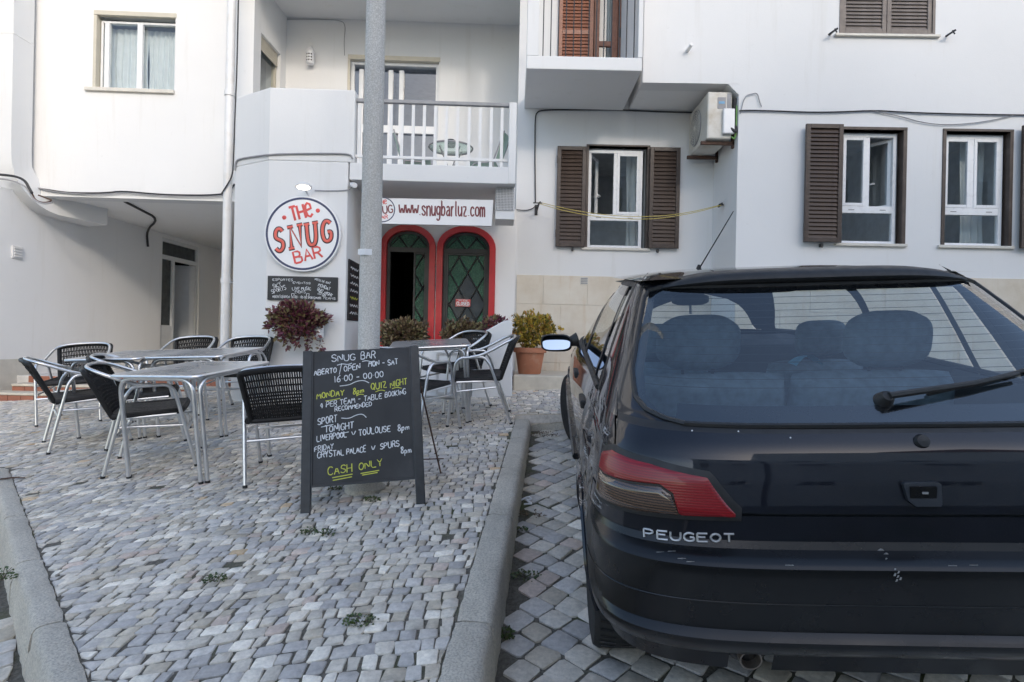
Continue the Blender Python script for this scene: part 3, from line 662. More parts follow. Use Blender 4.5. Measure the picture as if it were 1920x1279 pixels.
# railing
rail = thing('balcony_railing', 'white metal balcony railing with flat upright bars above the bar sign', 'railing', FB.w(sW, -.06, ZF))
zt1, zt2, zb1 = FB.pix(810, 186)[1], FB.pix(810, 194)[1], FB.pix(810, 295)[1]; sP = FB.pix(954, 250)[0]
mb = MB(FB.w); mb.box(sW, sP, -.085, -.035, zt2 + .008, zt1); mb.build('handrail', M['cable_grey'], rail, bevel=.006)
mb = MB(FB.w); mb.box(sW, sP, -.075, -.045, zb1 - .012, zb1 + .02); mb.build('bottom_rail', M['wmetal'], rail, bevel=.004)
bl = MB(); bl.box(-.017, .017, -.008, .008, ZF, zt2); me = bl.mesh('baluster'); me.materials.append(M['wmetal'])
for px in (671, 690, 709, 731, 752, 773, 794, 815, 836, 857, 879, 900, 921, 941):
    o = bpy.data.objects.new('baluster', me); COL.objects.link(o); o.parent = rail; o.matrix_parent_inverse = Matrix.Translation(-rail.location)
    p = FB.w(FB.pix(px, 245)[0], -.0605, 0); o.location = (p.x, p.y, 0)
# door wall with two arches
s0, s1 = FD.pix(690, 500)[0] - .25, FD.pix(966, 500)[0]; zspr = FD.pix(815, 464)[1]; ztop = FD.pix(765, 421)[1]; ZG = .36
AR = [(FD.pix(713, 500)[0], FD.pix(816.5, 500)[0]), (FD.pix(818.6, 500)[0], FD.pix(929, 500)[0])]
def archpts(a, b_, inset, n=16):
    c = (a + b_) / 2; rx = (b_ - a) / 2 - inset; rz = ztop - zspr - inset
    return [(c - rx * math.cos(PI * i / n), zspr + rz * math.sin(PI * i / n)) for i in range(n + 1)]
mb = MB(FD.w); xs = [s0, AR[0][0], AR[0][1], AR[1][0], AR[1][1], s1]
for a, b_ in ((xs[0], xs[1]), (xs[2], xs[3]), (xs[4], xs[5])): mb.box(a, b_, -.22, 0, ZG - .3, zspr)
ap0, ap1 = archpts(*AR[0], 0), archpts(*AR[1], 0)
mb.extr([(s0, zspr), *ap0, *ap1, (s1, zspr), (s1, ZS + .02), (s0, ZS + .02)], 0, -.22)
mb.build('door_wall', M['cream'], bar)
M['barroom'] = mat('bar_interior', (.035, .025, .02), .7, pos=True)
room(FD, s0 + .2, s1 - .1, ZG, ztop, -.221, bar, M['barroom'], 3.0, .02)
for k, (a, b_) in enumerate(AR):
    t = .082; o_ = archpts(a, b_, .002); i_ = archpts(a, b_, t); ring = [(a + .002, ZG)] + o_ + [(b_ - .002, ZG), (b_ - t, ZG)] + i_[::-1] + [(a + t, ZG)]
    n = len(o_) + 2; L = [(a + .002, ZG)] + o_ + [(b_ - .002, ZG)]; I = [(a + t, ZG)] + i_ + [(b_ - t, ZG)]
    mb = MB(FD.w)
    for d0, d1 in ((.035, -.12),):
        vs = [(x, d0, z) for x, z in L] + [(x, d0, z) for x, z in I] + [(x, d1, z) for x, z in L] + [(x, d1, z) for x, z in I]
        fs = []
        for i in range(n - 1): fs += [(i, n + i, n + i + 1, i + 1), (n + i, 3 * n + i, 3 * n + i + 1, n + i + 1), (i + 1, 2 * n + i + 1, 2 * n + i, i)]
        mb.add(vs, fs)
    arch = mb.build('door_arch', M['red'], bar, smooth=True, sharp=30)
    # fanlight
    ia, ib = a + t, b_ - t; zt = zspr - .03
    mb = MB(FD.w); mb.box(ia, ib, -.10, -.03, zt - .035, zt + .025); mb.box(ia, ia + .045, -.10, -.032, ZG, zt - .035); mb.box(ib - .045, ib, -.10, -.032, ZG, zt - .035)
    arcb = archpts(a, b_, t - .002); arcc = archpts(a, b_, t + .035); n2 = len(arcb)
    vs = [(x, d, max(z, zt)) for d in (-.035, -.09) for pts in (arcb, arcc) for x, z in pts]
    mb.add(vs, [f for i in range(n2 - 1) for f in ((i, n2 + i, n2 + i + 1, i + 1), (n2 + i, 3 * n2 + i, 3 * n2 + i + 1, n2 + i + 1))])
    fr_ = mb.build('door_frame', M['doorframe'], arch)
    mb = MB(FD.w); pts = archpts(a, b_, t + .02); mb.extr([(ib - .02, zt + .01)] + pts[::-1] + [(ia + .02, zt + .01)] if False else [(ia + .02, zt + .01)] + pts + [(ib - .02, zt + .01)], -.055, -.060); mb.build('fanlight_pane', M['green_glass'], fr_)
    mb = MB(FD.w); cx = (ia + ib) / 2
    for sx in (-1, 1): mb.tube([(cx, -.05, zt), (cx + sx * .16, -.05, zspr + (ztop - zspr - t) * .82)], .011, 4)
    for sx in (-1, 1): mb.tube([(cx + sx * .27, -.05, zt + .02), (cx + sx * .06, -.05, zspr + (ztop - zspr - t) * .97)], .008, 4)
    mb.build('glazing_bar', M['doorframe'], fr_)
    # leaf with diamond panes
    la, lb = (ia + .045, ib - .045)
    if k == 0: la = ia + (ib - ia) * .62
    z0_, z1_ = ZG + .05, zt - .035
    lm = MB(FD.w); frame_boxes(lm, la, lb, z0_, z1_, -.075, -.04, .028); leaf = lm.build('door_leaf', M['doorframe'], arch, bevel=.003)
    DW, DH = .245, .43; cx0 = (FD.pix(876, 560)[0]); cz0 = FD.pix(876, 541)[1]
    def clip(poly, f):
        out = []
        for i in range(len(poly)):
            p, q_ = poly[i], poly[(i + 1) % len(poly)]; fp, fq = f(p), f(q_)
            if fp >= 0: out.append(p)
            if (fp >= 0) != (fq >= 0): t_ = fp / (fp - fq); out.append((p[0] + (q_[0] - p[0]) * t_, p[1] + (q_[1] - p[1]) * t_))
        return out
    ra, rb, rc, re_ = la + .028, lb - .028, z0_ + .028, z1_ - .028
    for i in range(-8, 9):
        for j in range(-12, 12):
            if (i + j) % 2: continue
            cx, cz = cx0 + i * DW / 2, cz0 + j * DH / 2
            pg = [(cx - DW / 2 + .008, cz), (cx, cz - DH / 2 + .014), (cx + DW / 2 - .008, cz), (cx, cz + DH / 2 - .014)]
            for f in (lambda p: p[0] - ra, lambda p: rb - p[0], lambda p: p[1] - rc, lambda p: re_ - p[1]):
                if len(pg) > 2: pg = clip(pg, f)
            if len(pg) < 3: continue
            grey = (k == 1 and abs(i) + abs(j) <= 1 and j <= 0) or (k == 1 and (i, j) in ((-1, -1), (1, -1), (0, 0), (0, -2))) 
            pm = MB(FD.w); dd_ = -.058 + rng.uniform(-.001, .001); pm.extr(pg, dd_, dd_ - .004); pm.build('pane', M['grey_glass'] if grey else M['green_glass'], leaf)
    lat = MB(FD.w)
    def seg_clip(p, q_):
        ts = [0, 1]; dx, dz = q_[0] - p[0], q_[1] - p[1]
        for den, num in ((dx, ra - p[0]), (-dx, p[0] - rb), (dz, rc - p[1]), (-dz, p[1] - re_)):
            if abs(den) < 1e-9: continue
            t_ = num / den
            if den > 0: ts[0] = max(ts[0], t_)
            else: ts[1] = min(ts[1], t_)
        return None if ts[0] >= ts[1] else ((p[0] + dx * ts[0], p[1] + dz * ts[0]), (p[0] + dx * ts[1], p[1] + dz * ts[1]))
    for i in range(-22, 23):
        if i % 2 == 0: continue
        for sg in (-1, 1):
            cx = cx0 + i * DW / 2; H_ = 4; sgm = seg_clip((cx - sg * DW / 2 * H_ / (DH / 2), cz0 - H_), (cx + sg * DW / 2 * H_ / (DH / 2), cz0 + H_))
            if sgm: lat.tube([(sgm[0][0], -.050 + .002 * sg, sgm[0][1]), (sgm[1][0], -.050 + .002 * sg, sgm[1][1])], .0105, 4)
    lat.build('lattice', M['doorframe'], leaf)
# ---- the house on the right
house = thing('apartment_house', 'white house at the right with brown shutters and stone plinth', 'building', (2.5, 7.5, .5))
sJ = FR2.pix(1382, 350)[0]; XJ = FR2.w(sJ, 0, 0); sj1 = XJ.x - 1.4
ZO = FR1.pix(1000, 206)[1]
w1 = FR1.rect(1101, 275, 1214, 465)
zb1_ = FR1.pix(1100, 110)[1]; bd = (FR1.pix(1048, 60)[0], FR1.pix(1203, 60)[0], ZO + .2, ZO + 2.5)
wall('wall', FR1, FR1.pix(966, 450)[0], sj1 + .3, -.2, 9.5, [w1, bd], M['white'], house)
room(FR1, *w1, -.22, house); room(FR1, *bd, -.22, house)
wa = FR2.rect(1577, 244, 1693, 457); wb = FR2.rect(1770, 247, 1893, 461); wu = FR2.rect(1576, -190, 1755, 66)
mb_ = wall('wall', FR2, sJ, 12, ZO + .02, 9.5, [wu], M['white'], house)
wall('wall', FR2, sJ, 12, -.2, ZO + .02, [wa, wb], M['white'], house)
room(FR2, *wa, -.22, house); room(FR2, *wb, -.22, house); room(FR2, *wu, -.22, house)
mb = MB(); mb.box(XJ.x, XJ.x + .22, XJ.y + .002, 7.868, -.2, ZO); mb.build('return_wall', M['white'], house)
# jettied upper floor between balcony and corner, its soffit cut back to the corner
e0, e1, e2 = FR2.pix(1206, 120)[0], FR2.pix(1366, 152)[0], sJ
zE = ZO + .03; mb = MB(FR2.w); mb.box(e0, e2, -.22, -.0, zE, 9.5); mb.build('jetty_wall', M['white'], house)
mb = MB(FR2.w); mb.box(e0, e2 + .1, -.862, -.222, zE, zE + .2); mb.build('jetty_soffit', M['soffit'], house)
mb = MB(FR2.w); z2 = FR2.pix(1402, 178)[1]; mb.extr([(e1, zE - .002), (e2, zE - .002), (e2, z2)], -.5, -.001); mb.build('jetty_bracket', M['white'], house)
mb = MB(); mb.box(FR2.w(e0, 0, 0).x - .005, FR2.w(e0, 0, 0).x + .2, 7.06, 7.868, zE + .004, 9.5); mb.build('jetty_side', M['white'], house)
# balcony upper right
FRB = Fr(.8, 6.71, 0); bl0, bl1 = FRB.pix(987, 120)[0], FRB.pix(1204, 120)[0]; zbt, zbb = FRB.pix(1095, 106)[1], FRB.pix(1095, 131)[1]
mb = MB(FRB.w); mb.box(bl0, bl1, -1.158, 0, zbb, zbt); mb.build('balcony_slab', M['white'], house, bevel=.01)
mb = MB(FRB.w); mb.box(bl0, FRB.pix(1011, 60)[0], -.12, -.002, zbt, zbt + 2.6); mb.box(FRB.pix(1197, 60)[0], bl1 + .004, -1.155, -.002, zbt, zbt + 2.6); mb.build('balcony_side', M['white'], house, bevel=.008)
mb = MB(FRB.w); mb.box(bl0 - .01, bl1 + .01, -1.158, 0, zbt + 2.6, zbt + 2.8); mb.build('upper_slab', M['white'], house)
rl2 = thing('iron_railing', 'thin black iron bars of the balcony with the red-brown doors', 'railing', FRB.w(bl0, -.05, zbt))
bm = MB(); bm.tube([(0, 0, 0), (0, 0, 1.0)], .007, 6); me = bm.mesh('bar'); me.materials.append(M['iron'])
x = FRB.pix(1012, 60)[0]; x1 = FRB.pix(1198, 60)[0]
for i in range(13):
    o = bpy.data.objects.new('bar', me); COL.objects.link(o); o.parent = rl2; o.matrix_parent_inverse = Matrix.Translation(-rl2.location); o.location = FRB.w(x + (x1 - x) * (i + .5) / 13, -.05, zbt)
mb = MB(FRB.w); mb.box(x, x1, -.07, -.03, zbt + 1.0, zbt + 1.03); mb.build('handrail', M['iron'], rl2)
mb = MB(FRB.w); mb.box(x, x1, -.058, -.042, zbt + .002, zbt + .016); mb.build('bottom_rail', M['iron'], rl2)
sA, sB, sC, sD = (FR1.pix(p, 60)[0] for p in (1050, 1112, 1160, 1203))
shutter(house, FR1, sA - .02, sB, bd[2], bd[3], .02, M['wood'], M['wood'], 48, 'red-brown wooden louvred shutter', rails=(FR1.pix(1080, 64)[1],))
for a, b_ in ((sB + .02, sC - .003), (sC + .003, sD)):
    mb = MB(FR1.w); frame_boxes(mb, a, b_, bd[2], bd[3], -.10, -.05, .075); zz = FR1.pix(1130, 78)[1]; mb.box(a + .075, b_ - .075, -.098, -.052, zz - .035, zz + .035)
    dw = mb.build('balcony_door', M['wood'], house, bevel=.004); pane(FR1, a + .075, b_ - .075, bd[2] + .075, bd[3] - .075, -.075, dw); curtain(FR1, a + .06, b_ - .06, bd[2], bd[3], -.18, dw, 4)
mb = MB(FR1.w); hz = FR1.pix(1165, 58)[1]; mb.box(sC + .02, sC + .05, -.05, -.02, hz - .06, hz + .05); mb.box(sC + .02, sC + .14, -.02, -.005, hz + .02, hz + .04); mb.build('handle', M['iron'], dw)
# window 1 with open shutters
def trim(fr, r, m, t=.035, d=.014, sill=True, sides='lrt'):
    mb = MB(fr.w); s0, s1, z0, z1 = r
    mb.box(s0 - t, s1 + t, -.10, d, z1, z1 + t)
    mb.box(s0 - t, s0 + .012, -.10, d - .002, z0, z1); mb.box(s1 - .012, s1 + t, -.10, d - .002, z0, z1)
    o = mb.build('window_surround', m, house, bevel=.003)
    mb = MB(fr.w); mb.box(s0 - .07, s1 + .05, -.10, .035, z0 - .035, z0 - .001); mb.build('sill', M['sill'], o, bevel=.004)
trim(FR1, w1, M['brown'], .022); pvc(house, FR1, w1[0] + .013, w1[1] - .06, w1[2], w1[3] - .03, -.06, open_side=0, ang=62)
q = FR1.rect(1043, 277, 1097, 464); shutter(house, FR1, *q, .03, M['brown'], M['brown_slat'], 24, 'dark brown louvred shutter folded back against the wall')
q = FR1.rect(1216, 279, 1272, 467); shutter(house, FR1, *q, .03, M['brown'], M['brown_slat'], 24)
trim(FR2, wa, M['brown'], .035); pvc(house, FR2, wa[0] + .013, wa[1] - .04, wa[2], wa[3] - .02, -.07, open_side=1, ang=50)
q = FR2.rect(1504, 237, 1573, 456); shutter(house, FR2, *q, .05, M['brown'], M['brown_slat'], 27)
trim(FR2, wb, M['brown'], .03); pvc(house, FR2, wb[0] + .013, wb[1] - .03, wb[2], wb[3] - .02, -.07)
curtain(FR2, (wb[0] + wb[1]) / 2 + .05, wb[1] - .05, wb[2], wb[3], -.35, house, 4); curtain(FR2, wa[0] + .0, wa[0] + .14, wa[2], wa[3], -.35, house, 2); curtain(FR1, w1[1] - .22, w1[1] - .05, w1[2], w1[3], -.35, house, 2)
q = FR2.rect(1906, 240, 1990, 468); shutter(house, FR2, *q, .05, M['brown'], M['brown_slat'], 27)
sm = (wu[0] + wu[1]) / 2; mb = MB(FR2.w); frame_boxes(mb, wu[0], wu[1], wu[2], wu[3], -.08, .01, .03); mb.build('window_surround', M['grey_shutter'], house)
for a, b_ in ((wu[0] + .03, sm - .003), (sm + .003, wu[1] - .03)): shutter(house, FR2, a, b_, wu[2] + .03, wu[3] - .03, -.04, M['grey_shutter'], M['grey_shutter'], 34, 'faded grey-brown closed louvred shutter')
mb = MB(FR2.w); mb.box(wu[0] - .06, wu[1] + .05, -.1, .04, wu[2] - .03, wu[2] - .001); mb.build('sill', M['sill'], house, bevel=.004)
for px, py in ((1556, 66), (1774, 69)):
    s_, z_ = FR2.pix(px, py); mb = MB(FR2.w); mb.tube([(s_ - .05, .06, z_ - .03), (s_ + .04, .10, z_ + .03)], .012, 6); mb.tube([(s_, 0, z_), (s_, .08, z_)], .008, 6); mb.tube([(s_ + .01, .09, z_ + .03), (s_ + .03, .10, z_ - .02)], .008, 6); mb.build('shutter_stay', M['iron'], house)
for fr, px, py in ((FR1, 1073, 468), (FR1, 1232, 471), (FR2, 1537, 461)):
    s_, z_ = fr.pix(px, py); mb = MB(fr.w); mb.box(s_ - .012, s_ + .012, 0, .06, z_ - .02, z_ + .02); mb.tube([(s_, .05, z_ - .03), (s_, .05, z_ + .02)], .010, 6); mb.build('shutter_stay', M['iron'], house)
# stone plinth slabs
def plinth(fr, s0, s1, z0, z1, rows, wd, d=.018):
    bk_ = MB(fr.w); bk_.box(s0, s1, .001, .006, z0, z1 - .004); bk_.build('plinth_backing', M['mortar'], house)
    h = (z1 - z0) / rows
    for r in range(rows):
        x = s0 - (wd * .4 if r % 2 else 0)
        while x < s1:
            a, b_ = max(x, s0), min(x + wd, s1)
            if b_ - a > .03:
                sb = MB(fr.w); dd = d + rng.uniform(-.002, .002); sb.box(a + .0012, b_ - .0012, .003, dd, z0 + r * h + .0012, z0 + (r + 1) * h - .0012); sb.build('stone_slab', M['stone'], house, bevel=.0015, seg=1)
            x += wd
plinth(FR1, FR1.pix(967, 560)[0] + .01, sj1 - .001, FR1.pix(1050, 690)[1] - .32, FR1.pix(1050, 517)[1], 4, .60)
plinth(FR2, sJ + .002, 7.2, pz(3, 7) - .1, FR2.pix(1850, 522)[1], 3, .90)
s_, z_ = FR1.pix(1095, 527); vt = thing('plinth_vent', 'small grey louvred vent set in the beige stone plinth', 'vent', FR1.w(s_, 0, z_))
mb = MB(FR1.w); mb.box(s_ - .055, s_ + .055, .018, .026, z_ - .05, z_ + .05); mb.build('frame', M['sill'], vt)
for i in range(4): mb = MB(FR1.w); mb.box(s_ - .045, s_ + .045, .026, .03, z_ - .04 + i * .022, z_ - .028 + i * .022); mb.build('louvre', M['cable_grey'], vt)
# ------------------------------------------------------------------ lettering made of strokes
G = {'A': '0,0 .5,1 1,0|.2,.38 .8,.38', 'B': '0,0 0,1 .6,1 .82,.88 .8,.64 .6,.53 0,.53|.55,.53 .95,.42 .95,.12 .7,0 0,0', 'C': '1,.85 .75,1 .35,1 .05,.75 0,.4 .15,.1 .5,0 .8,.03 1,.2',
 'D': '0,0 0,1 .5,1 .9,.75 1,.45 .85,.15 .5,0 0,0', 'E': '1,1 0,1 0,0 1,0|0,.52 .8,.52', 'F': '1,1 0,1 0,0|0,.52 .8,.52', 'G': '1,.85 .7,1 .35,1 .05,.75 0,.4 .15,.1 .5,0 .85,.05 1,.2 1,.45 .6,.45',
 'H': '0,0 0,1|1,0 1,1|0,.5 1,.5', 'I': '.5,0 .5,1', 'K': '0,0 0,1|1,1 0,.45 1,0', 'L': '0,1 0,0 1,0', 'M': '0,0 .1,1 .5,.35 .9,1 1,0', 'N': '0,0 0,1 1,0 1,1',
 'O': '.5,1 .15,.85 0,.5 .15,.15 .5,0 .85,.15 1,.5 .85,.85 .5,1', 'P': '0,0 0,1 .6,1 .9,.85 .9,.6 .6,.45 0,.45', 'Q': '.5,1 .15,.85 0,.5 .15,.15 .5,0 .85,.15 1,.5 .85,.85 .5,1|.6,.3 1,-.1',
 'R': '0,0 0,1 .6,1 .9,.85 .9,.62 .6,.5 0,.5|.5,.5 1,0', 'S': '.95,.85 .7,1 .3,1 .05,.8 .1,.6 .5,.5 .9,.4 .98,.2 .7,0 .3,0 .0,.15', 'T': '0,1 1,1|.5,1 .5,0', 'U': '0,1 0,.3 .2,.03 .5,0 .8,.03 1,.3 1,1',
 'V': '0,1 .5,0 1,1', 'W': '0,1 .25,0 .5,.7 .75,0 1,1', 'Y': '0,1 .5,.5 1,1|.5,.5 .5,0', 'Z': '0,1 1,1 0,0 1,0', 'v': '0,.75 .45,0 .95,.8',
 '0': '.5,1 .15,.85 0,.5 .15,.15 .5,0 .85,.15 1,.5 .85,.85 .5,1', '1': '.5,0 .5,1', '2': '.05,.8 .3,1 .7,1 .9,.75 .7,.45 0,0 1,0', '4': '.7,0 .7,1 0,.35 1,.35', '6': '.9,1 .4,.8 .05,.4 .1,.1 .5,0 .9,.12 .9,.4 .5,.5 .1,.35',
 '8': '.5,.53 .15,.7 .2,.95 .5,1 .8,.95 .85,.7 .5,.53 .1,.35 .1,.08 .5,0 .9,.08 .9,.35 .5,.53', '-': '.1,.5 .9,.5', '.': '.45,.42 .55,.46', '/': '0,-.3 .8,1.1', ',': '.4,0 .5,.05',
 'p': '.05,-.4 .1,.55|.1,.4 .45,.58 .8,.4 .75,.1 .4,0 .1,.12', 'm': '.0,0 .05,.5|.05,.35 .3,.52 .48,.4 .5,0|.5,.35 .75,.52 .95,.4 1,0',
 'e': '.05,.5 .9,.58 .85,.88 .5,1 .15,.85 0,.5 .15,.12 .55,0 .95,.18'}
LC = {'w': '0,.66 .2,0 .5,.6 .8,0 1,.66|-.12,.66 .14,.66|.86,.66 1.12,.66', 's': '.9,.5 .6,.66 .2,.62 .08,.48 .5,.34 .92,.2 .8,.04 .4,0 .08,.14', 'n': '.05,.66 .1,0|.1,.45 .4,.66 .8,.6 .9,.4 .9,0|-.08,0 .28,0|.74,0 1.06,0',
 'u': '.08,.66 .08,.2 .3,0 .6,.03 .9,.25|.9,.66 .92,0 1.05,0|-.06,.66 .1,.66', 'g': '.85,.55 .5,.66 .15,.55 .08,.3 .3,.08 .65,.1 .88,.3|.88,.64 .9,-.1 .7,-.3 .35,-.32 .1,-.2', 'b': '.1,1 .1,0|.1,.4 .4,.64 .75,.6 .92,.34 .75,.06 .4,0 .1,.15|-.06,1 .1,1',
 'a': '.15,.55 .45,.67 .8,.55 .85,0 1.0,0|.85,.36 .4,.38 .1,.2 .25,.02 .6,.02 .85,.2', 'r': '.1,.66 .15,0|.15,.4 .45,.64 .85,.62|0,0 .32,0', 'l': '.4,1 .4,.1 .6,0 .75,.04|.25,1 .4,1', 'z': '.05,.64 .92,.64 .08,0 .95,0', '.': '.45,.02 .55,.06',
 'c': '.9,.5 .6,.66 .25,.58 .08,.33 .25,.06 .6,0 .92,.14', 'o': '.5,.66 .15,.55 .05,.33 .15,.1 .5,0 .85,.1 .95,.33 .85,.55 .5,.66', 'm': '.03,.66 .05,0|.05,.45 .25,.66 .48,.58 .5,0|.5,.45 .72,.66 .93,.58 .95,0|-.06,0 .16,0|.38,0 .62,0|.84,0 1.08,0'}
NARROW = {'I': .35, '1': .4, '.': .4, '/': .6, ',': .3, 'l': .55, 'm': 1.2, 'M': 1.15, 'W': 1.3, 'w': 1.45, '-': .9, 'r': .75}
def text_strokes(txt, glyphs=G, aspect=.66, gap=.28, jit=0.):
    """list of polylines in units of cap height, and total width"""
    x = 0; out = []
    for ch in txt:
        if ch == ' ': x += .55; continue
        g = glyphs.get(ch)
        if g is None: continue
        w = aspect * NARROW.get(ch, 1); jy = random.uniform(-jit, jit); js = 1 + random.uniform(-jit, jit) * 1.5; sk = random.uniform(-jit, jit)
        for st in g.split('|'):
            out.append([(x + w * (float(p.split(',')[0])) + sk * float(p.split(',')[1]), jy + js * float(p.split(',')[1])) for p in st.split()])
        x += w + gap * aspect
    return out, x - gap * aspect
def draw_text(mb, txt, p0, p1, h, r, d, glyphs=G, jit=.05, flat=.35, soft=1, up=None, aspect=.66, gap=.28, upv=None):
    """baseline p0->p1 in the plane (s,z); text is fitted to its length"""
    st, w = text_strokes(txt, glyphs, aspect, gap, jit); ux, uz = p1[0] - p0[0], p1[1] - p0[1]; L = math.hypot(ux, uz); sx = L / w; ux /= L; uz /= L
    vx, vz = (-uz, ux) if upv is None else upv
    for pl_ in st:
        pts = [(p0[0] + ux * a * sx + vx * b_ * h, d, p0[1] + uz * a * sx + vz * b_ * h) for a, b_ in pl_]
        pts = smooth_path(pts, soft) if len(pts) > 2 and soft else [Vector(p) for p in pts]
        rr_ = r if not jit else [r * random.uniform(.62, 1.18) for _ in pts]      # uneven pressure of the chalk
        mb.tube(pts, rr_, 6, flat=(d, flat))
# ------------------------------------------------------------------ signs on the bar
SC = FB.pix(570, 440); SRd = (FB.pix(641, 440)[0] - FB.pix(499, 440)[0]) / 2
rs = thing('round_sign', 'round white sign with navy ring and red lettering on the corner pier', 'sign', FB.w(SC[0], 0, SC[1]))
mb = MB(FB.w); n = 64; mb.extr([(SC[0] + SRd * math.cos(2 * PI * i / n), SC[1] + SRd * math.sin(2 * PI * i / n)) for i in range(n)], .006, .05); mb.build('disc', M['sign_white'], rs, bevel=.004)
mb = MB(FB.w); mb.tube([(SC[0] + SRd * .935 * math.cos(2 * PI * i / n), .0505, SC[1] + SRd * .935 * math.sin(2 * PI * i / n)) for i in range(n)], .0135, 6, closed=True, flat=(.0505, .12)); mb.build('ring', M['sign_navy'], rs)
def fbp(px, py): return FB.pix(px, py, .05)
mbk = MB(FB.w); mbr = MB(FB.w)
LET = [('S', (518, 472), (533, 469), 41), ('N', (547, 466), (565, 462), 40), ('U', (578, 461), (594, 458), 40), ('G', (606, 455), (622, 451), 38)]
for ch, a, b_, hpx in LET:
    p0, p1 = fbp(*a), fbp(*b_); h = hpx / 168.5; st, w = text_strokes(ch); ux, uz = p1[0] - p0[0], p1[1] - p0[1]; L = math.hypot(ux, uz); ux /= L; uz /= L; vx, vz = -.10, .995
    for pl_ in st:
        pts = [(p0[0] + ux * q_[0] / w * L + vx * q_[1] * h, .051, p0[1] + uz * q_[0] / w * L + vz * q_[1] * h) for q_ in pl_]
        pts = smooth_path(pts, 2) if ch in 'SUG' else [Vector(p) for p in pts]
        mbk.tube(pts, .0275 if ch != 'N' else .024, 8, flat=(.051, .10)); mbr.tube([p + Vector((0, .003, 0)) for p in pts], .0150 if ch != 'N' else .0115, 8, flat=(.054, .16))
    for q_ in ([(0, 0), (0, 1), (1, 1), (1, 0)] if ch == 'N' else [(0, 1), (1, 1)] if ch == 'U' else []):
        if ch == 'N' and q_ == (1, 0): continue
        c_ = (p0[0] + ux * q_[0] * L + vx * q_[1] * h, p0[1] + uz * q_[0] * L + vz * q_[1] * h); sr = [(c_[0] - .032 * ux, .051, c_[1] - .032 * uz), (c_[0] + .032 * ux, .051, c_[1] + .032 * uz)]
        mbk.tube(sr, .0225, 8, flat=(.051, .10)); mbr.tube([(x, .0543, z) for x, y, z in sr], .0115, 8, flat=(.0543, .16))
mbk.build('letter_outline', M['sign_black'], rs, smooth=True); mbr.build('lettering', M['sign_coral'], rs, smooth=True)
mb = MB(FB.w)
draw_text(mb, 'THe', fbp(548, 415), fbp(588, 405), .155, .0150, .0515, jit=0, flat=.14, soft=0, aspect=.8, gap=.2); mb.build('red_lettering', M['sign_red'], rs, smooth=True); mb = MB(FB.w); draw_text(mb, 'BAR', fbp(554, 494), fbp(605, 482), .125, .0130, .0515, jit=0, flat=.14, soft=0, aspect=.9)
mb.build('red_lettering', M['sign_red'], rs, smooth=True)
for px, py in ((533, 408), (596, 395)): mb = MB(FB.w); c_ = fbp(px, py); mb.lathe([(.0, 0), (.024, .001), (.02, .003), (0, .004)], 14, Matrix.Translation((c_[0], .0505, c_[1])) @ Matrix.Rotation(-PI / 2, 4, 'X')); mb.build('red_dot', M['sign_red'], rs, smooth=True)
# small chalkboards
def board_box(fr, x0, y0, x1, y1, d0, d1): r = fr.rect(x0, y0, x1, y1); return r
cbd = thing('wall_chalkboard', 'wide black chalkboard below the round sign with chalked sports and music notes', 'chalkboard', FB.w(*((FB.pix(570, 540)[0], 0, FB.pix(570, 540)[1]))))
r4 = FB.rect(503, 519, 634, 564); mb = MB(FB.w); mb.box(r4[0], r4[1], .006, .024, r4[2], r4[3]); mb.build('panel', M['board'], cbd, bevel=.003)
mb = MB(FB.w); c2 = lambda px, py: FB.pix(px, py, .025)
for tx, a, b_, h in (('SKY', (513, 541), (528, 536), 8), ('SPORTS', (510, 551), (537, 543), 8), ('LIVE MUSIC', (548, 544), (583, 544), 5.5), ('EVENTS', (553, 550), (573, 550), 5), ('MONDAY', (596, 537), (618, 545), 6.5), ('QUIZ NIGHT', (594, 544), (622, 557), 5.5), ('20.00', (595, 551), (609, 558), 6),
                    ('ABERTO/OPEN', (511, 558), (543, 559), 4.5), ('16.00 - 00.00', (547, 559), (575, 560), 4.5), ('SPORTS/MUSIC', (577, 560), (602, 561), 4), ('ESPORTES', (511, 526), (549, 527), 4), ('EVENTOS', (549, 532), (582, 533), 3.5), ('NOITE DE QUIZ', (590, 525), (619, 533), 3.5), ('TEAMS', (605, 561), (629, 562), 4)):
    draw_text(mb, tx, c2(*a), c2(*b_), h / 168.5, .0030 if h > 5 else .0023, .025, jit=.08, flat=.3)
for px in (549, 577): s_, z_ = c2(px, 553); mb.tube([(s_ - .015, .025, z_ - .015), (s_ - .012, .025, z_ + .015), (s_ + .015, .025, z_ + .015), (s_ + .013, .025, z_ - .012)], .003, 5, flat=(.025, .3))
mb.build('chalk_writing', M['chalk'], cbd)
FSD = Fr(pl[0].x, pl[0].y, 91.2)                       # right flank of the pier
r_ = [FSD.pix(652, 545)[0], FSD.pix(668, 545)[0]]; zt_, zb_ = FSD.pix(655, 487)[1], FSD.pix(655, 601)[1]; s_a = .06
cb2 = thing('narrow_chalkboard', 'narrow tall black chalkboard on the flank of the pier behind the lamp post', 'chalkboard', FSD.w(.3, 0, zb_))
mb = MB(FSD.w); mb.box(s_a, s_a + .46, .004, .022, zb_, zt_); mb.build('panel', M['board'], cb2, bevel=.003)
mb = MB(FSD.w); my = MB(FSD.w)
for i in range(7):
    z = zt_ - .09 - i * .085; (my if i == 4 else mb).tube([Vector((s_a + .06 + .34 * k / 9, .023, z + .016 * math.sin(k * 2.3 + i * 1.7))) for k in range(10)], .006, 5, flat=(.023, .3))
mb.build('chalk_writing', M['chalk'], cb2); my.build('yellow_writing', M['chalk_y'], cb2)
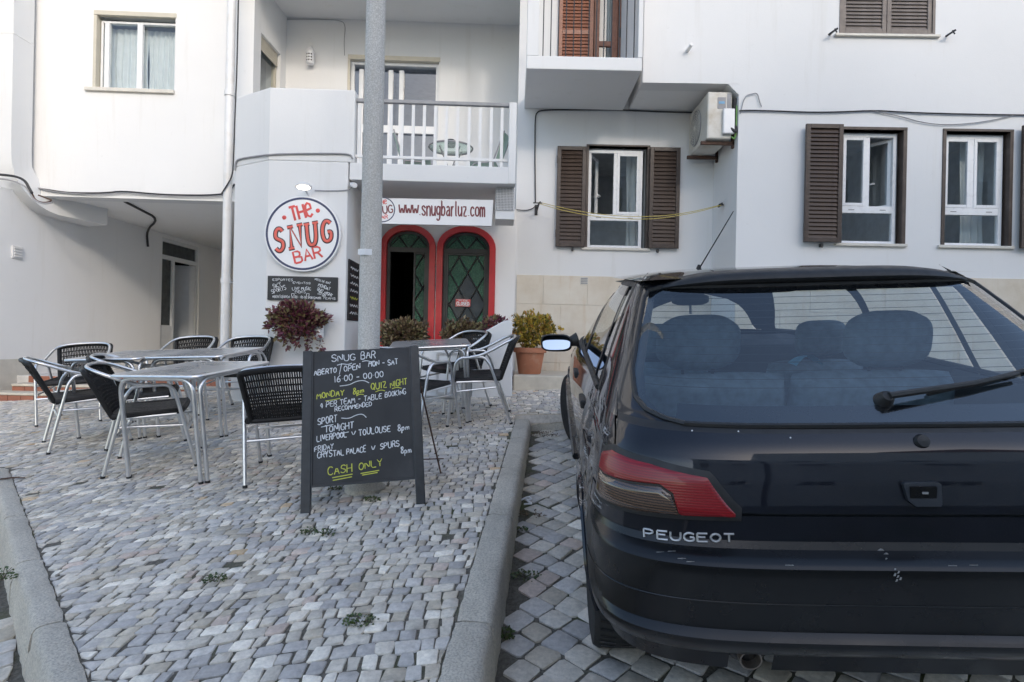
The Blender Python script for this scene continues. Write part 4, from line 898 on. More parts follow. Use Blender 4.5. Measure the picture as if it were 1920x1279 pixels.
# banner over the doors
FN = Fr(-1.0, 6.62, 1.2); r4 = FN.rect(694, 371, 925, 421)
bn = thing('banner', 'long white banner board with maroon web address above the arched doors', 'sign', FN.w(r4[0], 0, r4[2]))
mb = MB(FN.w); q0, q1, q2, q3 = FN.pix(694, 371), FN.pix(925, 375), FN.pix(922, 424), FN.pix(694, 419); mb.extr([(q[0], q[1]) for q in (q3, q2, q1, q0)], -.045, 0); mb.build('panel', M['sign_white'], bn, bevel=.003)
mb = MB(FN.w); draw_text(mb, 'www.snugbarluz.com', FN.pix(748, 403, .003), FN.pix(909, 406, .003), 26 / 156, .0098, .002, LC, 0, .2, 1, aspect=.5, gap=.22); mb.build('lettering', M['sign_maroon'], bn)
c_ = FN.pix(717, 393, .003); R_ = FN.pix(740, 393)[0] - c_[0]; mb = MB(FN.w); mb.tube([(c_[0] + R_ * math.cos(2 * PI * i / 40), .001, c_[1] + R_ * math.sin(2 * PI * i / 40)) for i in range(40)], .006, 5, closed=True, flat=(.001, .25)); mb.build('ring', M['sign_navy'], bn)
mb = MB(FN.w); draw_text(mb, 'SNUG', (c_[0] - .115, c_[1] - .06), (c_[0] + .12, c_[1] - .03), .085, .008, .002, G, 0, .2); mb.build('emblem_name', M['sign_maroon'], bn)
mb = MB(FN.w); draw_text(mb, 'THe', (c_[0] - .06, c_[1] + .055), (c_[0] + .05, c_[1] + .065), .05, .005, .002, G, 0, .2); draw_text(mb, 'BAR', (c_[0] - .05, c_[1] - .115), (c_[0] + .065, c_[1] - .10), .045, .0045, .002, G, 0, .2); mb.build('emblem_words', M['sign_red'], bn)
# closed sign
FC = Fr(FD.w(0, -.03, 0).x, FD.w(0, -.03, 0).y, 1.0); r4 = FC.rect(854, 561, 882, 575)
cs_ = thing('closed_sign', 'small red closed sign hanging on the green door panes', 'sign', FC.w(r4[0], 0, r4[2]))
mb = MB(FC.w); mb.box(r4[0], r4[1], 0, .004, r4[2], r4[3]); mb.build('plate', M['sign_red'], cs_)
mb = MB(FC.w); draw_text(mb, 'CLOSED', (r4[0] + .018, r4[2] + .018), (r4[1] - .018, r4[2] + .018), .045, .0065, .005, G, 0, .3); draw_text(mb, 'SORRY WE ARE', (r4[0] + .04, r4[3] - .024), (r4[1] - .04, r4[3] - .024), .012, .0018, .005, G, 0, .3)
mb.tube([(r4[0] + .006, .005, r4[2] + .006), (r4[1] - .006, .005, r4[2] + .006), (r4[1] - .006, .005, r4[3] - .006), (r4[0] + .006, .005, r4[3] - .006)], .002, 4, closed=True); mb.build('lettering', M['sign_white'], cs_)
# lamp over the round sign
m, nt, b = newmat('lamp_glow'); b.inputs['Base Color'].default_value = (.9, .88, .8, 1); b.inputs['Emission Color'].default_value = (1, .93, .8, 1); b.inputs['Emission Strength'].default_value = 3.0; M['glow'] = m
s_, z_ = FB.pix(570, 350, .15); lp = thing('wall_floodlight', 'small oval floodlight, lit, fixed above the round sign', 'lamp', FB.w(s_, .15, z_))
Mx = Matrix.Translation((s_, .16, z_)) @ Matrix.Rotation(math.radians(22), 4, 'X') @ Matrix.Diagonal((1.0, .62, 1, 1))
mb = MB(FB.w); mb.lathe([(.02, .05), (.06, .035), (.088, .004), (.088, -.012), (.078, -.014)], 20, Mx); mb.build('housing', M['wmetal'], lp, smooth=True)
mb = MB(FB.w); mb.lathe([(.0, -.010), (.076, -.0135), (.05, -.020), (0, -.022)], 20, Mx); mb.build('lens', M['glow'], lp, smooth=True)
mb = MB(FB.w); mb.tube([(s_, .0, z_ - .06), (s_, .08, z_ - .03), (s_, .14, z_ + .02)], .012, 6); mb.box(s_ - .03, s_ + .03, 0, .012, z_ - .1, z_ - .03); mb.build('bracket', M['wmetal'], lp)
s_, z_ = FB.pix(663, 348, .03); cm = thing('security_camera', 'small white bullet camera below the end of the parapet', 'camera', FB.w(s_, 0, z_))
mb = MB(FB.w); mb.tube([(s_ - .03, -.02, z_ + .02), (s_ + .03, .10, z_ - .015)], .028, 12); mb.build('body', M['sign_white'], cm, smooth=True); mb = MB(FB.w); mb.tube([(s_ - .06, -.05, z_ + .05), (s_ - .03, .0, z_ + .02)], .010, 6); mb.build('bracket', M['wmetal'], cm)
s_, z_ = FB.pix(947, 373, -.12); mbx = thing('grille_box', 'white meter box with a wire grille under the balcony end', 'box', FB.w(s_, -.12, z_))
r4 = FB.rect(929, 350, 965, 411, -.12); mb = MB(FB.w); mb.box(r4[0], r4[1], -.50, -.13, r4[2], ZS - .002); mb.build('case', M['white'], mbx, bevel=.006)
g4 = FB.rect(930, 352, 963, 394, -.12); mb = MB(FB.w); mb.box(g4[0], g4[1], -.130, -.124, g4[2], g4[3]); mb.build('backing', M['cable_grey'], mbx)
mb = MB(FB.w)
for i in range(13): x = g4[0] + (g4[1] - g4[0]) * i / 12; mb.tube([(x, -.118, g4[2]), (x, -.118, g4[3])], .0028, 4)
for i in range(15): z = g4[2] + (g4[3] - g4[2]) * i / 14; mb.tube([(g4[0], -.115, z), (g4[1], -.115, z)], .0028, 4)
mb.build('grille', M['wmetal'], mbx)
# lantern on the balcony wall
s_, z_ = FK.pix(585, 125); ln = thing('wall_lantern', 'small white pierced candle lantern hanging on the balcony wall', 'lantern', FK.w(s_, .08, z_ - .1))
Mx = Matrix.Translation((s_, .09, z_ - .0)); z0_ = z_ - FK.pix(585, 106)[1]; zt_ = FK.pix(585, 100)[1] - z_
mb = MB(FK.w); mb.lathe([(.055, -.0), (.062, .01), (.062, .17), (.07, .175), (.07, .19), (.03, .24), (.015, .26)], 16, Mx); mb.build('body', M['sign_white'], ln, smooth=True)
mb = MB(FK.w)
for i in range(3):
    for j in (-1, 0, 1): a = j * .55; x = s_ + .063 * math.sin(a); y = .09 + .0635 * math.cos(a); mb.lathe([(0, -.001), (.012, 0), (0, .001)], 8, Matrix.Translation((x, y, z_ + .04 + i * .045)) @ Matrix.Rotation(-a, 4, 'Z') @ Matrix.Rotation(PI / 2, 4, 'X'))
mb.build('pierced_hole', M['dark'], ln)
mb = MB(FK.w); mb.tube([(s_ - .03, .09, z_ + .25), (s_ - .03, .09, z_ + .30), (s_, .09, z_ + .335), (s_ + .03, .09, z_ + .30), (s_ + .03, .09, z_ + .25)], .004, 5); mb.tube([(s_, .09, z_ + .335), (s_, 0, z_ + .335)], .004, 5); mb.build('handle', M['wmetal'], ln)
# balcony table and chairs
M['mint'] = mat('mint_metal', (.30, .43, .36), .45, var=.1); M['tglass'] = glassmat('table_glass', (.80, .88, .85), 1.6)
bc = FK.w(FK.pix(846, 250, 1.1)[0], 1.1, ZF); tb = thing('balcony_table', 'round glass-topped bistro table on the balcony', 'table', bc)
mb = MB(); Mx = Matrix.Translation((bc.x, bc.y, ZF + .70)); mb.lathe([(.29, 0), (.30, .006), (.29, .012)], 28, Mx); mb.build('table_top', M['tglass'], tb, smooth=True)
mb = MB(); mb.tube([(bc.x + .3 * math.cos(2 * PI * i / 28), bc.y + .3 * math.sin(2 * PI * i / 28), ZF + .70) for i in range(28)], .012, 6, closed=True); mb.build('rim', M['cable_grey'], tb, smooth=True)
for i in range(4):
    a = PI / 4 + i * PI / 2; mb = MB(); mb.tube([(bc.x + .22 * math.cos(a), bc.y + .22 * math.sin(a), ZF), (bc.x - .20 * math.cos(a), bc.y - .20 * math.sin(a), ZF + .69)], .010, 6); mb.build('leg', M['cable_grey'], tb)
at_ = thing('ashtray', 'dark round pot standing on the glass balcony table', 'pot', (bc.x, bc.y, ZF + .712)); mb = MB(); mb.lathe([(.05, 0), (.065, .03), (.06, .09), (.05, .10)], 16, Matrix.Translation((bc.x, bc.y, ZF + .713))); mb.build('bowl', M['iron'], at_, smooth=True)
mb = MB(); mb.lathe([(.062, .03), (.068, .045), (.064, .06)], 16, Matrix.Translation((bc.x, bc.y, ZF + .713))); mb.build('band', M['cable_grey'], at_, smooth=True)
def bistro(x, y, deg, lab):
    t = thing('balcony_chair', lab, 'chair', group='mint chairs on the balcony', M=Matrix.Translation((x, y, ZF)) @ Matrix.Rotation(math.radians(deg), 4, 'Z'))
    mb = MB(); mb.grid(lambda u, v: (-.19 + .38 * u, -.19 + .38 * v, .44 + .02 * (2 * u - 1) ** 2), 6, 6); mb.build('seat', M['mint'], t, smooth=True)
    mb = MB(); mb.grid(lambda u, v: (-.18 + .36 * u, -.20 - .10 * v - .03 * (1 - (2 * u - 1) ** 2), .48 + .36 * v), 6, 6); mb.build('backrest', M['mint'], t, smooth=True)
    for sx in (-1, 1):
        mb = MB(); mb.tube(fillet([(sx * .19, .17, 0), (sx * .19, .12, .43), (sx * .19, -.15, .44)], .05), .010, 6); mb.build('leg', M['cable_grey'], t)
        mb = MB(); mb.tube([(sx * .19, -.2, 0), (sx * .19, -.16, .44), (sx * .19, -.31, .85)], .010, 6); mb.build('leg', M['cable_grey'], t)
bistro(bc.x - .45, bc.y - .05, -85, 'mint green metal chair left of the glass balcony table'); bistro(bc.x + .47, bc.y - .05, 80, 'mint green metal chair right of the glass balcony table')
M['red_plastic'] = mat('red_plastic', (.42, .05, .05), .4)
st_ = thing('red_stool', 'low red stool behind the balcony bars under the sliding door', 'stool', M=Matrix.Translation(FK.w(FK.pix(770, 300, 1.5)[0], 1.5, ZF)))
mb = MB(); mb.box(-.28, .28, -.13, .13, .20, .225); mb.build('seat', M['red_plastic'], st_, bevel=.01)
for sx in (-1, 1):
    for sy in (-1, 1): mb = MB(); mb.tube([(sx * .25, sy * .11, 0), (sx * .22, sy * .1, .2)], .012, 6); mb.build('leg', M['red_plastic'], st_)
# ------------------------------------------------------------------ cables, washing line, air conditioner
def cable(name, lab, fr, pts, r, m, d=.02, grp=None, sag=True):
    t = MB(fr.w); P = [(*[fr.pix(px, py, d)[0]], d, fr.pix(px, py, d)[1]) for px, py in pts]
    t.tube(smooth_path(P, 2), r, 6); return tag(t.build(name, m, smooth=True), lab, 'cable', grp)
cable('cable', 'black cables strung along the lower edge of the left block', FL, [(70, 353), (90, 356), (130, 362), (200, 362), (228, 358), (290, 364), (340, 366), (400, 366), (428, 362), (440, 345)], .011, M['cable'])
cable('cable', 'thin grey cable sagging just under the black ones on the left block', FL, [(70, 352), (100, 360), (180, 366), (230, 361), (310, 368), (410, 370), (436, 360)], .007, M['cable_grey'], .03)
cable('cable', 'black cable looping down the left drain pipe', FL, [(447, 0), (444, 140), (441, 200), (438, 300), (436, 330), (424, 350), (415, 364)], .009, M['cable'], .42)
FD2 = Fr(p_top.x, 7.40, 0)
cable('cable_bundle', 'bundle of black cables crossing the white duct at the left edge', FD2, [(-30, 326), (10, 328), (35, 332), (48, 340), (54, 352), (60, 362)], .016, M['cable'], 0)
cable('cable_bundle', 'pale looped cables hanging from the duct below the black bundle', FD2, [(-20, 334), (20, 337), (46, 348), (56, 360), (62, 374), (80, 383), (98, 380)], .011, M['cable_grey'], -.02)
cable('cable_bundle', 'brown tangled cable ends curling under the duct bend', FD2, [(50, 345), (60, 362), (66, 376), (84, 381), (99, 376), (88, 372), (72, 366)], .010, M['rust'], -.03)
mb = MB(); P = [Vector((at(x, y, 8.3).x, Yq, ZC - .012)) for x, y, Yq in ((232, 383, 8.1), (262, 392, 8.6), (290, 396, 9.1))]
pA, pB = FP.w(2.2, .02, ZC - .03), FP.w(2.25, .02, ZC - .32)
mb.tube(smooth_path([Vector((at(233, 384, 8.1).x, 8.1, ZC - .012)), Vector((at(262, 392, 8.6).x, 8.6, ZC - .012)), Vector((at(298, 398, 9.3).x, 9.3, ZC - .015)), pA, pB], 2), .018, 6); tag(mb.build('cable', M['cable'], smooth=True), 'thick black cable across the recess ceiling and down its wall', 'cable')
cable('cable', 'grey cable wrapping round the corner pier above the round sign', FB, [(498, 291), (520, 289), (580, 288), (640, 288), (658, 290), (661, 298)], .010, M['cable_grey'], .012)
t = MB(); c0 = at(444, 372, 6.74); t.tube(smooth_path([Vector((pcn.x + .01, 6.70, at(446, 320, 6.7).z)), Vector((pcn.x + .02, 6.69, at(446, 303, 6.7).z)), Vector((pcn.x + .10, 6.65, at(455, 297, 6.65).z)), Vector((pl[1].x - .02, pl[1].y - .012, FB.pix(498, 291)[1]))], 2), .010, 6); tag(t.build('cable', M['cable_grey'], smooth=True), 'short grey cable end on the chamfered side of the corner pier', 'cable')
cable('cable', 'white cable from the security camera to the lit floodlight', FB, [(590, 357), (620, 358), (655, 357), (661, 350)], .005, M['cable_grey'], .01)
cable('cable', 'thin white wire running up the balcony wall to its ceiling', FK, [(538, 36), (600, 36), (640, 38), (648, 48), (645, 75), (646, 104)], .005, M['cable_grey'], .01)
cable('cable', 'grey cables along the wall above the shuttered ground-floor window', FR1, [(1004, 380), (1003, 300), (1003, 225), (1006, 210), (1020, 206), (1100, 206), (1160, 206), (1220, 209), (1290, 211), (1334, 211)], .009, M['cable'], .015)
cable('cable', 'slack thin cable drooping below the grey cables on the right house', FR1, [(1004, 386), (998, 392), (985, 395), (966, 393)], .006, M['cable'], .02)
cable('cable', 'dark cable running right along the wall above two shuttered windows', FR2, [(1386, 208), (1400, 207), (1450, 208), (1520, 211), (1580, 210), (1640, 207), (1700, 211), (1800, 214), (1920, 216), (2000, 216)], .009, M['cable'], .02)
cable('cable', 'pale slack cable sagging under the long dark one at the right', FR2, [(1640, 209), (1680, 216), (1740, 233), (1800, 234), (1860, 226), (1900, 216)], .006, M['cable_grey'], .02)
cable('cable', 'short pale wire rising to the air conditioner bracket', FR2, [(1388, 213), (1396, 180), (1410, 176), (1420, 174), (1424, 190), (1428, 200)], .006, M['cable_grey'], .02)
cable('cable', 'dark vertical seam cable between bar front and right house', FR1, [(966, 395), (965, 450), (964, 520), (963, 590), (963, 640)], .007, M['cable_grey'], .012)
wlt = thing('washing_line', 'yellow washing lines strung in front of the shuttered window', 'washing line', FR1.w(0, .2, 2.5))
A_, B_ = FR1.pix(1008, 381, .22), FR1.pix(1354, 383, .22)
for k, (pts) in enumerate(([(1010, 379), (1080, 396), (1160, 406), (1240, 406), (1300, 397), (1352, 384)], [(1012, 384), (1060, 398), (1130, 410), (1220, 414), (1300, 401), (1352, 386)])):
    t = MB(FR1.w); t.tube(smooth_path([(*((lambda dd: (min(FR1.pix(px, py, dd)[0], sj1 - .02), dd + .05 * k, FR1.pix(px, py, dd)[1]))(.22 + .18 * max(0, (px - 1010) / 342.))),) for px, py in pts], 2), .0045, 5); t.build('line', M['wire_yellow'], wlt)
for px, py, y2 in ((1006, 386, 400),):
    s_, z_ = FR1.pix(px, py, .12); t = MB(FR1.w); t.tube([(s_, 0, z_), (s_ + (.04 if px < 1100 else 0), .30, z_ + .01)], .010, 6); t.box(s_ - .02, s_ + .02, 0, .012, z_ - .10 if px < 1100 else z_ - .04, z_ + .04)
    t.tube([(s_ - .05, .24, z_ + .01), (s_ + .07, .24, z_ + .01)], .008, 6)
    if px < 1100: t.tube([(s_, .01, z_ - .09), (s_ + .03, .22, z_)], .008, 6)
    t.build('bracket', M['iron'], wlt)
t = MB(); q = at(1352, 384, 7.47); t.tube([(XJ.x, 7.47, q.z), (XJ.x - .06, 7.47, q.z)], .012, 6); t.box(XJ.x - .05, XJ.x - .035, 7.40, 7.54, q.z - .02, q.z + .012); t.build('bracket', M['iron'], wlt)
s_, z_ = FR2.pix(1288, 96); ws = tag(MB(FR2.w).tube([(s_, -.02, z_), (s_ + .02, .13, z_ + .02)], .022, 10).build('drain_spout', M['wmetal'], smooth=True), 'short white drain spout sticking out of the upper right wall', 'spout')
ac = thing('air_conditioner', 'off-white outdoor air conditioning unit on brackets in the wall corner', 'air conditioner', (2.45, 7.5, 3.5))
xa, xb = XJ.x - .36, XJ.x - .06; ya, yb = 7.08, 7.82; za, zb_ = at(1340, 261, 7.1).z, at(1340, 173, 7.1).z
M['acw'] = mat('aged_white_casing', (.62, .60, .55), .45, var=.06, dirt=(.45, .40, .32), dscale=4)
mb = MB(); mb.box(xa, xb, ya, yb, za, zb_); mb.build('casing', M['acw'], ac, bevel=.018)
cy, cz, R_ = (ya + yb) / 2 + .08, (za + zb_) / 2, .225
mb = MB(); mb.lathe([(R_, 0), (R_, .008), (R_ - .02, .012)], 28, Matrix.Translation((xa - .001, cy, cz)) @ Matrix.Rotation(-PI / 2, 4, 'Y')); mb.build('fan_opening', M['cable_grey'], ac, smooth=True)
mb = MB()
for k in range(1, 8): rr = R_ * k / 7.2; mb.tube([(xa - .018, cy + rr * math.cos(2 * PI * i / 28), cz + rr * math.sin(2 * PI * i / 28)) for i in range(28)], .003, 4, closed=True)
for k in range(12): a = k * PI / 6; mb.tube([(xa - .016, cy, cz), (xa - .016, cy + R_ * math.cos(a), cz + R_ * math.sin(a))], .003, 4)
mb.lathe([(.04, 0), (.035, .006), (0, .008)], 14, Matrix.Translation((xa - .014, cy, cz)) @ Matrix.Rotation(-PI / 2, 4, 'Y')); mb.build('fan_grille', M['acw'], ac)
mb = MB(); mb.box(xb - .12, xb + .02, ya - .05, ya - .001, za + .05, zb_ - .22); mb.build('valve_cover', M['sign_white'], ac, bevel=.012)
mb = MB(); mb.box(xa + .12, xa + .22, ya - .004, ya - .001, zb_ - .21, zb_ - .07); mb.box(xa + .235, xb - .015, ya - .0035, ya - .001, zb_ - .20, zb_ - .02); mb.build('rating_label', M['cable_grey'], ac)
mb = MB(); mb.box(xa + .135, xa + .205, ya - .006, ya - .0041, zb_ - .15, zb_ - .12); mb.build('energy_label', mat('label_blue', (.15, .35, .55), .5), ac)
for yk in (ya + .08, yb - .1):
    mb = MB(); mb.box(xa - .05, XJ.x, yk - .02, yk + .02, za - .05, za - .01); mb.box(XJ.x - .03, XJ.x - .002, yk - .02, yk + .02, za - .09, za + .35); mb.build('bracket', M['rust'], ac, bevel=.003)
mb = MB(); mb.tube(smooth_path([(xb - .03, ya - .03, za + .12), (xb + .04, ya - .06, za + .05), (XJ.x - .02, ya + .02, za + .2), (XJ.x - .02, ya + .02, za + .5)], 2), .02, 8); mb.build('pipe', M['cable'], ac, smooth=True)
mb = MB(); mb.tube(smooth_path([(xb - .01, ya - .02, za + .02), (XJ.x - .015, ya - .02, za - .02), (XJ.x - .012, ya - .02, za + .4)], 2), .008, 6); mb.build('earth_wire', mat('green_wire', (.2, .42, .12), .5), ac, smooth=True)
# ------------------------------------------------------------------ concrete lamp post
pb = gpix(686, 915); lpo = thing('lamp_post', 'tapered exposed-aggregate concrete lamp post standing behind the chalkboard', 'lamp post', pb)
mb = MB(); mb.tube([(pb.x, pb.y, pb.z - .1), (pb.x - .0, pb.y, pb.z + 1.0), (pb.x, pb.y, pb.z + 7)], [.0675, .064, .042], 28); mb.build('shaft', M['pole'], lpo, smooth=True)
mb = MB(); mb.lathe([(.13, -.03), (.12, .01), (.085, .035), (.066, .05)], 24, Matrix.Translation(pb)); mb.build('collar', M['kerb'], lpo, smooth=True)
mb = MB(); q = at(684, 472, pb.y - .07); mb.add([q + Vector((x, .004 * 0 + .012 * (x / .04) ** 2 - .001, z)) for x, z in ((-.045, -.018), (0, -.018), (.04, -.018), (.04, .018), (0, .018), (-.045, .018))], [(0, 1, 4, 5), (1, 2, 3, 4)]); mb.build('paper_tag', M['sign_white'], lpo)
# ------------------------------------------------------------------ planting
def foliage(name, parent, m, centre, rad, n, leaf, droop=0., flatten=None, shell=.55, up=.5):
    mb = MB(); c = Vector(centre)
    for i in range(n):
        d = Vector(rng.normal(0, 1, 3)); d.normalize(); k = (rng.random() ** (1 / 3)) * (1 - shell) + shell * rng.random() ** .25
        lump = .82 + .25 * math.sin(d.x * 5 + c.x * 9) * math.sin(d.z * 6 + 1) + .12 * math.sin(d.y * 9 + 2)
        p = c + Vector((d.x * rad[0], d.y * rad[1], d.z * rad[2])) * k * lump
        if flatten is not None and p.y > flatten: p.y = flatten - rng.random() * .03
        dirv = (d + Vector(rng.normal(0, .55, 3)) + Vector((0, 0, up))).normalized(); sd_ = dirv.orthogonal(); sd_.rotate(Matrix.Rotation(rng.uniform(0, 6.28), 3, dirv)); sd_.normalize(); nn = dirv.cross(sd_)
        l = leaf * rng.uniform(.6, 1.25); w = l * rng.uniform(.24, .36)
        mb.add([p, p + dirv * l * .45 + sd_ * w + nn * w * .35, p + dirv * l, p + dirv * l * .45 - sd_ * w + nn * w * .35], [(0, 1, 2), (0, 2, 3)])
    return mb.build(name, m, parent)
c_ = FB.w(FB.pix(566, 606)[0], .16, FB.pix(566, 606)[1])
hp = thing('hanging_plant', 'bushy purple plant spilling from a wall box under the chalkboard', 'plant', c_)
foliage('foliage', hp, M['leaf_purple'], c_ + Vector((0, .0, .03)), (.37, .17, .24), 2600, .058, flatten=c_.y + .13)
for dx, dz in ((-.1, -.17), (.13, -.2), (.26, -.22), (.0, -.15)): foliage('trailing_shoot', hp, M['leaf_purple'], c_ + Vector((dx, .02, dz - .04)), (.035, .03, .11), 40, .05, up=-.6)
mb = MB(); mb.box(c_.x - .25, c_.x + .25, c_.y + .01, c_.y + .14, c_.z - .16, c_.z + .0); mb.build('planter_box', M['sign_white'], hp, bevel=.01)
# low white planter walls in front of the doors
gz = lambda x, y: pz(x, y)
pw = thing('planter_wall', 'low white planter wall in front of the arched doors', 'planter', (-1.2, 6.6, .3))
x0, x1 = at(700, 690, 6.45).x, at(884, 690, 6.45).x; zt_ = at(800, 652, 6.45).z
mb = MB(); mb.box(x0, x1, 6.45, 6.50, .1, zt_); mb.box(x0, x1, 6.88, 6.93, .1, zt_); mb.box(x0, x0 + .05, 6.502, 6.878, .1, zt_ - .002); mb.box(x1 - .05, x1, 6.502, 6.878, .1, zt_ - .002); mb.box(x0 + .05, x1 - .05, 6.502, 6.878, .1, zt_ - .08)
mb.build('trough', M['white'], pw, bevel=.008)
mb = MB(); ga, gb = at(818, 700, 6.43).x, at(878, 700, 6.43).x; z0_, z1_ = pz(-.7, 6.43) + .03, zt_ - .05
frame_boxes(mb, ga, gb, z0_, z1_, 6.425, 6.445, .025); mb.build('service_frame', M['alu_top'], pw); mb = MB(); mb.box(ga + .025, gb - .025, 6.436, 6.448, z0_ + .025, z1_ - .025); mb.build('service_panel', M['alu_frame'], pw)
for nm, pa, pb_, lab in (('hedge_plant', 712, 803, 'low bronze-leaved hedge left of the red door post'), ('hedge_plant', 832, 905, 'low bronze-leaved hedge in front of the right arched door')):
    xa_, xb_ = at(pa, 630, 6.7).x, at(pb_, 630, 6.7).x; cx = (xa_ + xb_) / 2; zc_ = at(760, 628, 6.7).z
    h_ = thing(nm, lab, 'plant', (cx, 6.7, zt_ - .08), 'hedge plants before the doors'); foliage('foliage', h_, M['leaf_brown'], (cx, 6.68, zc_), ((xb_ - xa_) / 2 + .04, .2, .19), 2200, .052)
    mb = MB()
    for i in range(6): x = xa_ + (xb_ - xa_) * (i + .5) / 6; mb.tube([(x, 6.7, zt_ - .1), (x + rng.uniform(-.04, .04), 6.7, zc_ + .03)], .007, 5)
    mb.build('stem', M['stem'], h_)
h_ = thing('hedge_plant', 'purple-tipped shrub rising behind the sloping white wall', 'plant', at(930, 640, 6.75), 'hedge plants before the doors'); c_ = at(928, 612, 6.8)
foliage('foliage', h_, M['leaf_purple'], c_, (.2, .14, .14), 420, .06); mb = MB(); mb.tube([(c_.x, 6.8, .4), (c_.x, 6.8, c_.z)], .01, 5); mb.build('stem', M['stem'], h_)
sw = thing('sloping_wall', 'short white wall with a sloping top beside the right door', 'wall', (-.2, 6.4, .4))
FW = Fr(-.2, 6.38, 0); P_ = [FW.pix(*p) for p in ((884, 752), (961, 738), (960, 604), (952, 600), (940, 604), (886, 634))]
mb = MB(FW.w); mb.extr([(a, z - (.15 if i < 2 else 0)) for i, (a, z) in enumerate(P_)], -.42, 0); mb.build('masonry', M['white'], sw, bevel=.012)
lg = thing('stone_ledge', 'beige concrete ledge with the terracotta pot on it', 'ledge', (.6, 6.9, .45))
FLg = Fr(.3, 6.72, 0); a0 = FLg.pix(961, 700)[0]; zl = FLg.pix(1000, 704)[1]
mb = MB(); mb.box(FLg.w(a0, 0, 0).x + .012, 2.62, 6.72, 7.84, .2, zl); mb.build('ledge', M['tread'], lg, bevel=.015)
pc_ = at(993, 690, 7.05); pot = thing('potted_shrub', 'golden-leaved shrub in a round terracotta pot on the ledge', 'plant', (pc_.x, 7.05, zl))
rt = (at(1015, 655, 7.05).x - at(966, 655, 7.05).x) / 2 + .03; hp_ = at(990, 652, 7.05).z - zl
mb = MB(); mb.lathe([(rt * .68, 0), (rt * .72, .01), (rt * .93, hp_ - .06), (rt * 1.06, hp_ - .058), (rt * 1.08, hp_), (rt * .98, hp_), (rt * .9, hp_ - .05), (0.01, hp_ - .05)], 32, Matrix.Translation((pc_.x, 7.05, zl + .001))); mb.build('pot', M['terracotta'], pot, smooth=True)
foliage('foliage', pot, M['leaf_gold'], (pc_.x + .04, 7.05, at(1000, 620, 7.05).z), (.31, .28, .24), 2800, .045)
mb = MB()
for i in range(5): a = i * 1.25; mb.tube([(pc_.x, 7.05, zl + hp_ - .06), (pc_.x + .12 * math.cos(a), 7.05 + .12 * math.sin(a), zl + hp_ + .15)], .009, 5)
mb.build('stem', M['stem'], pot)
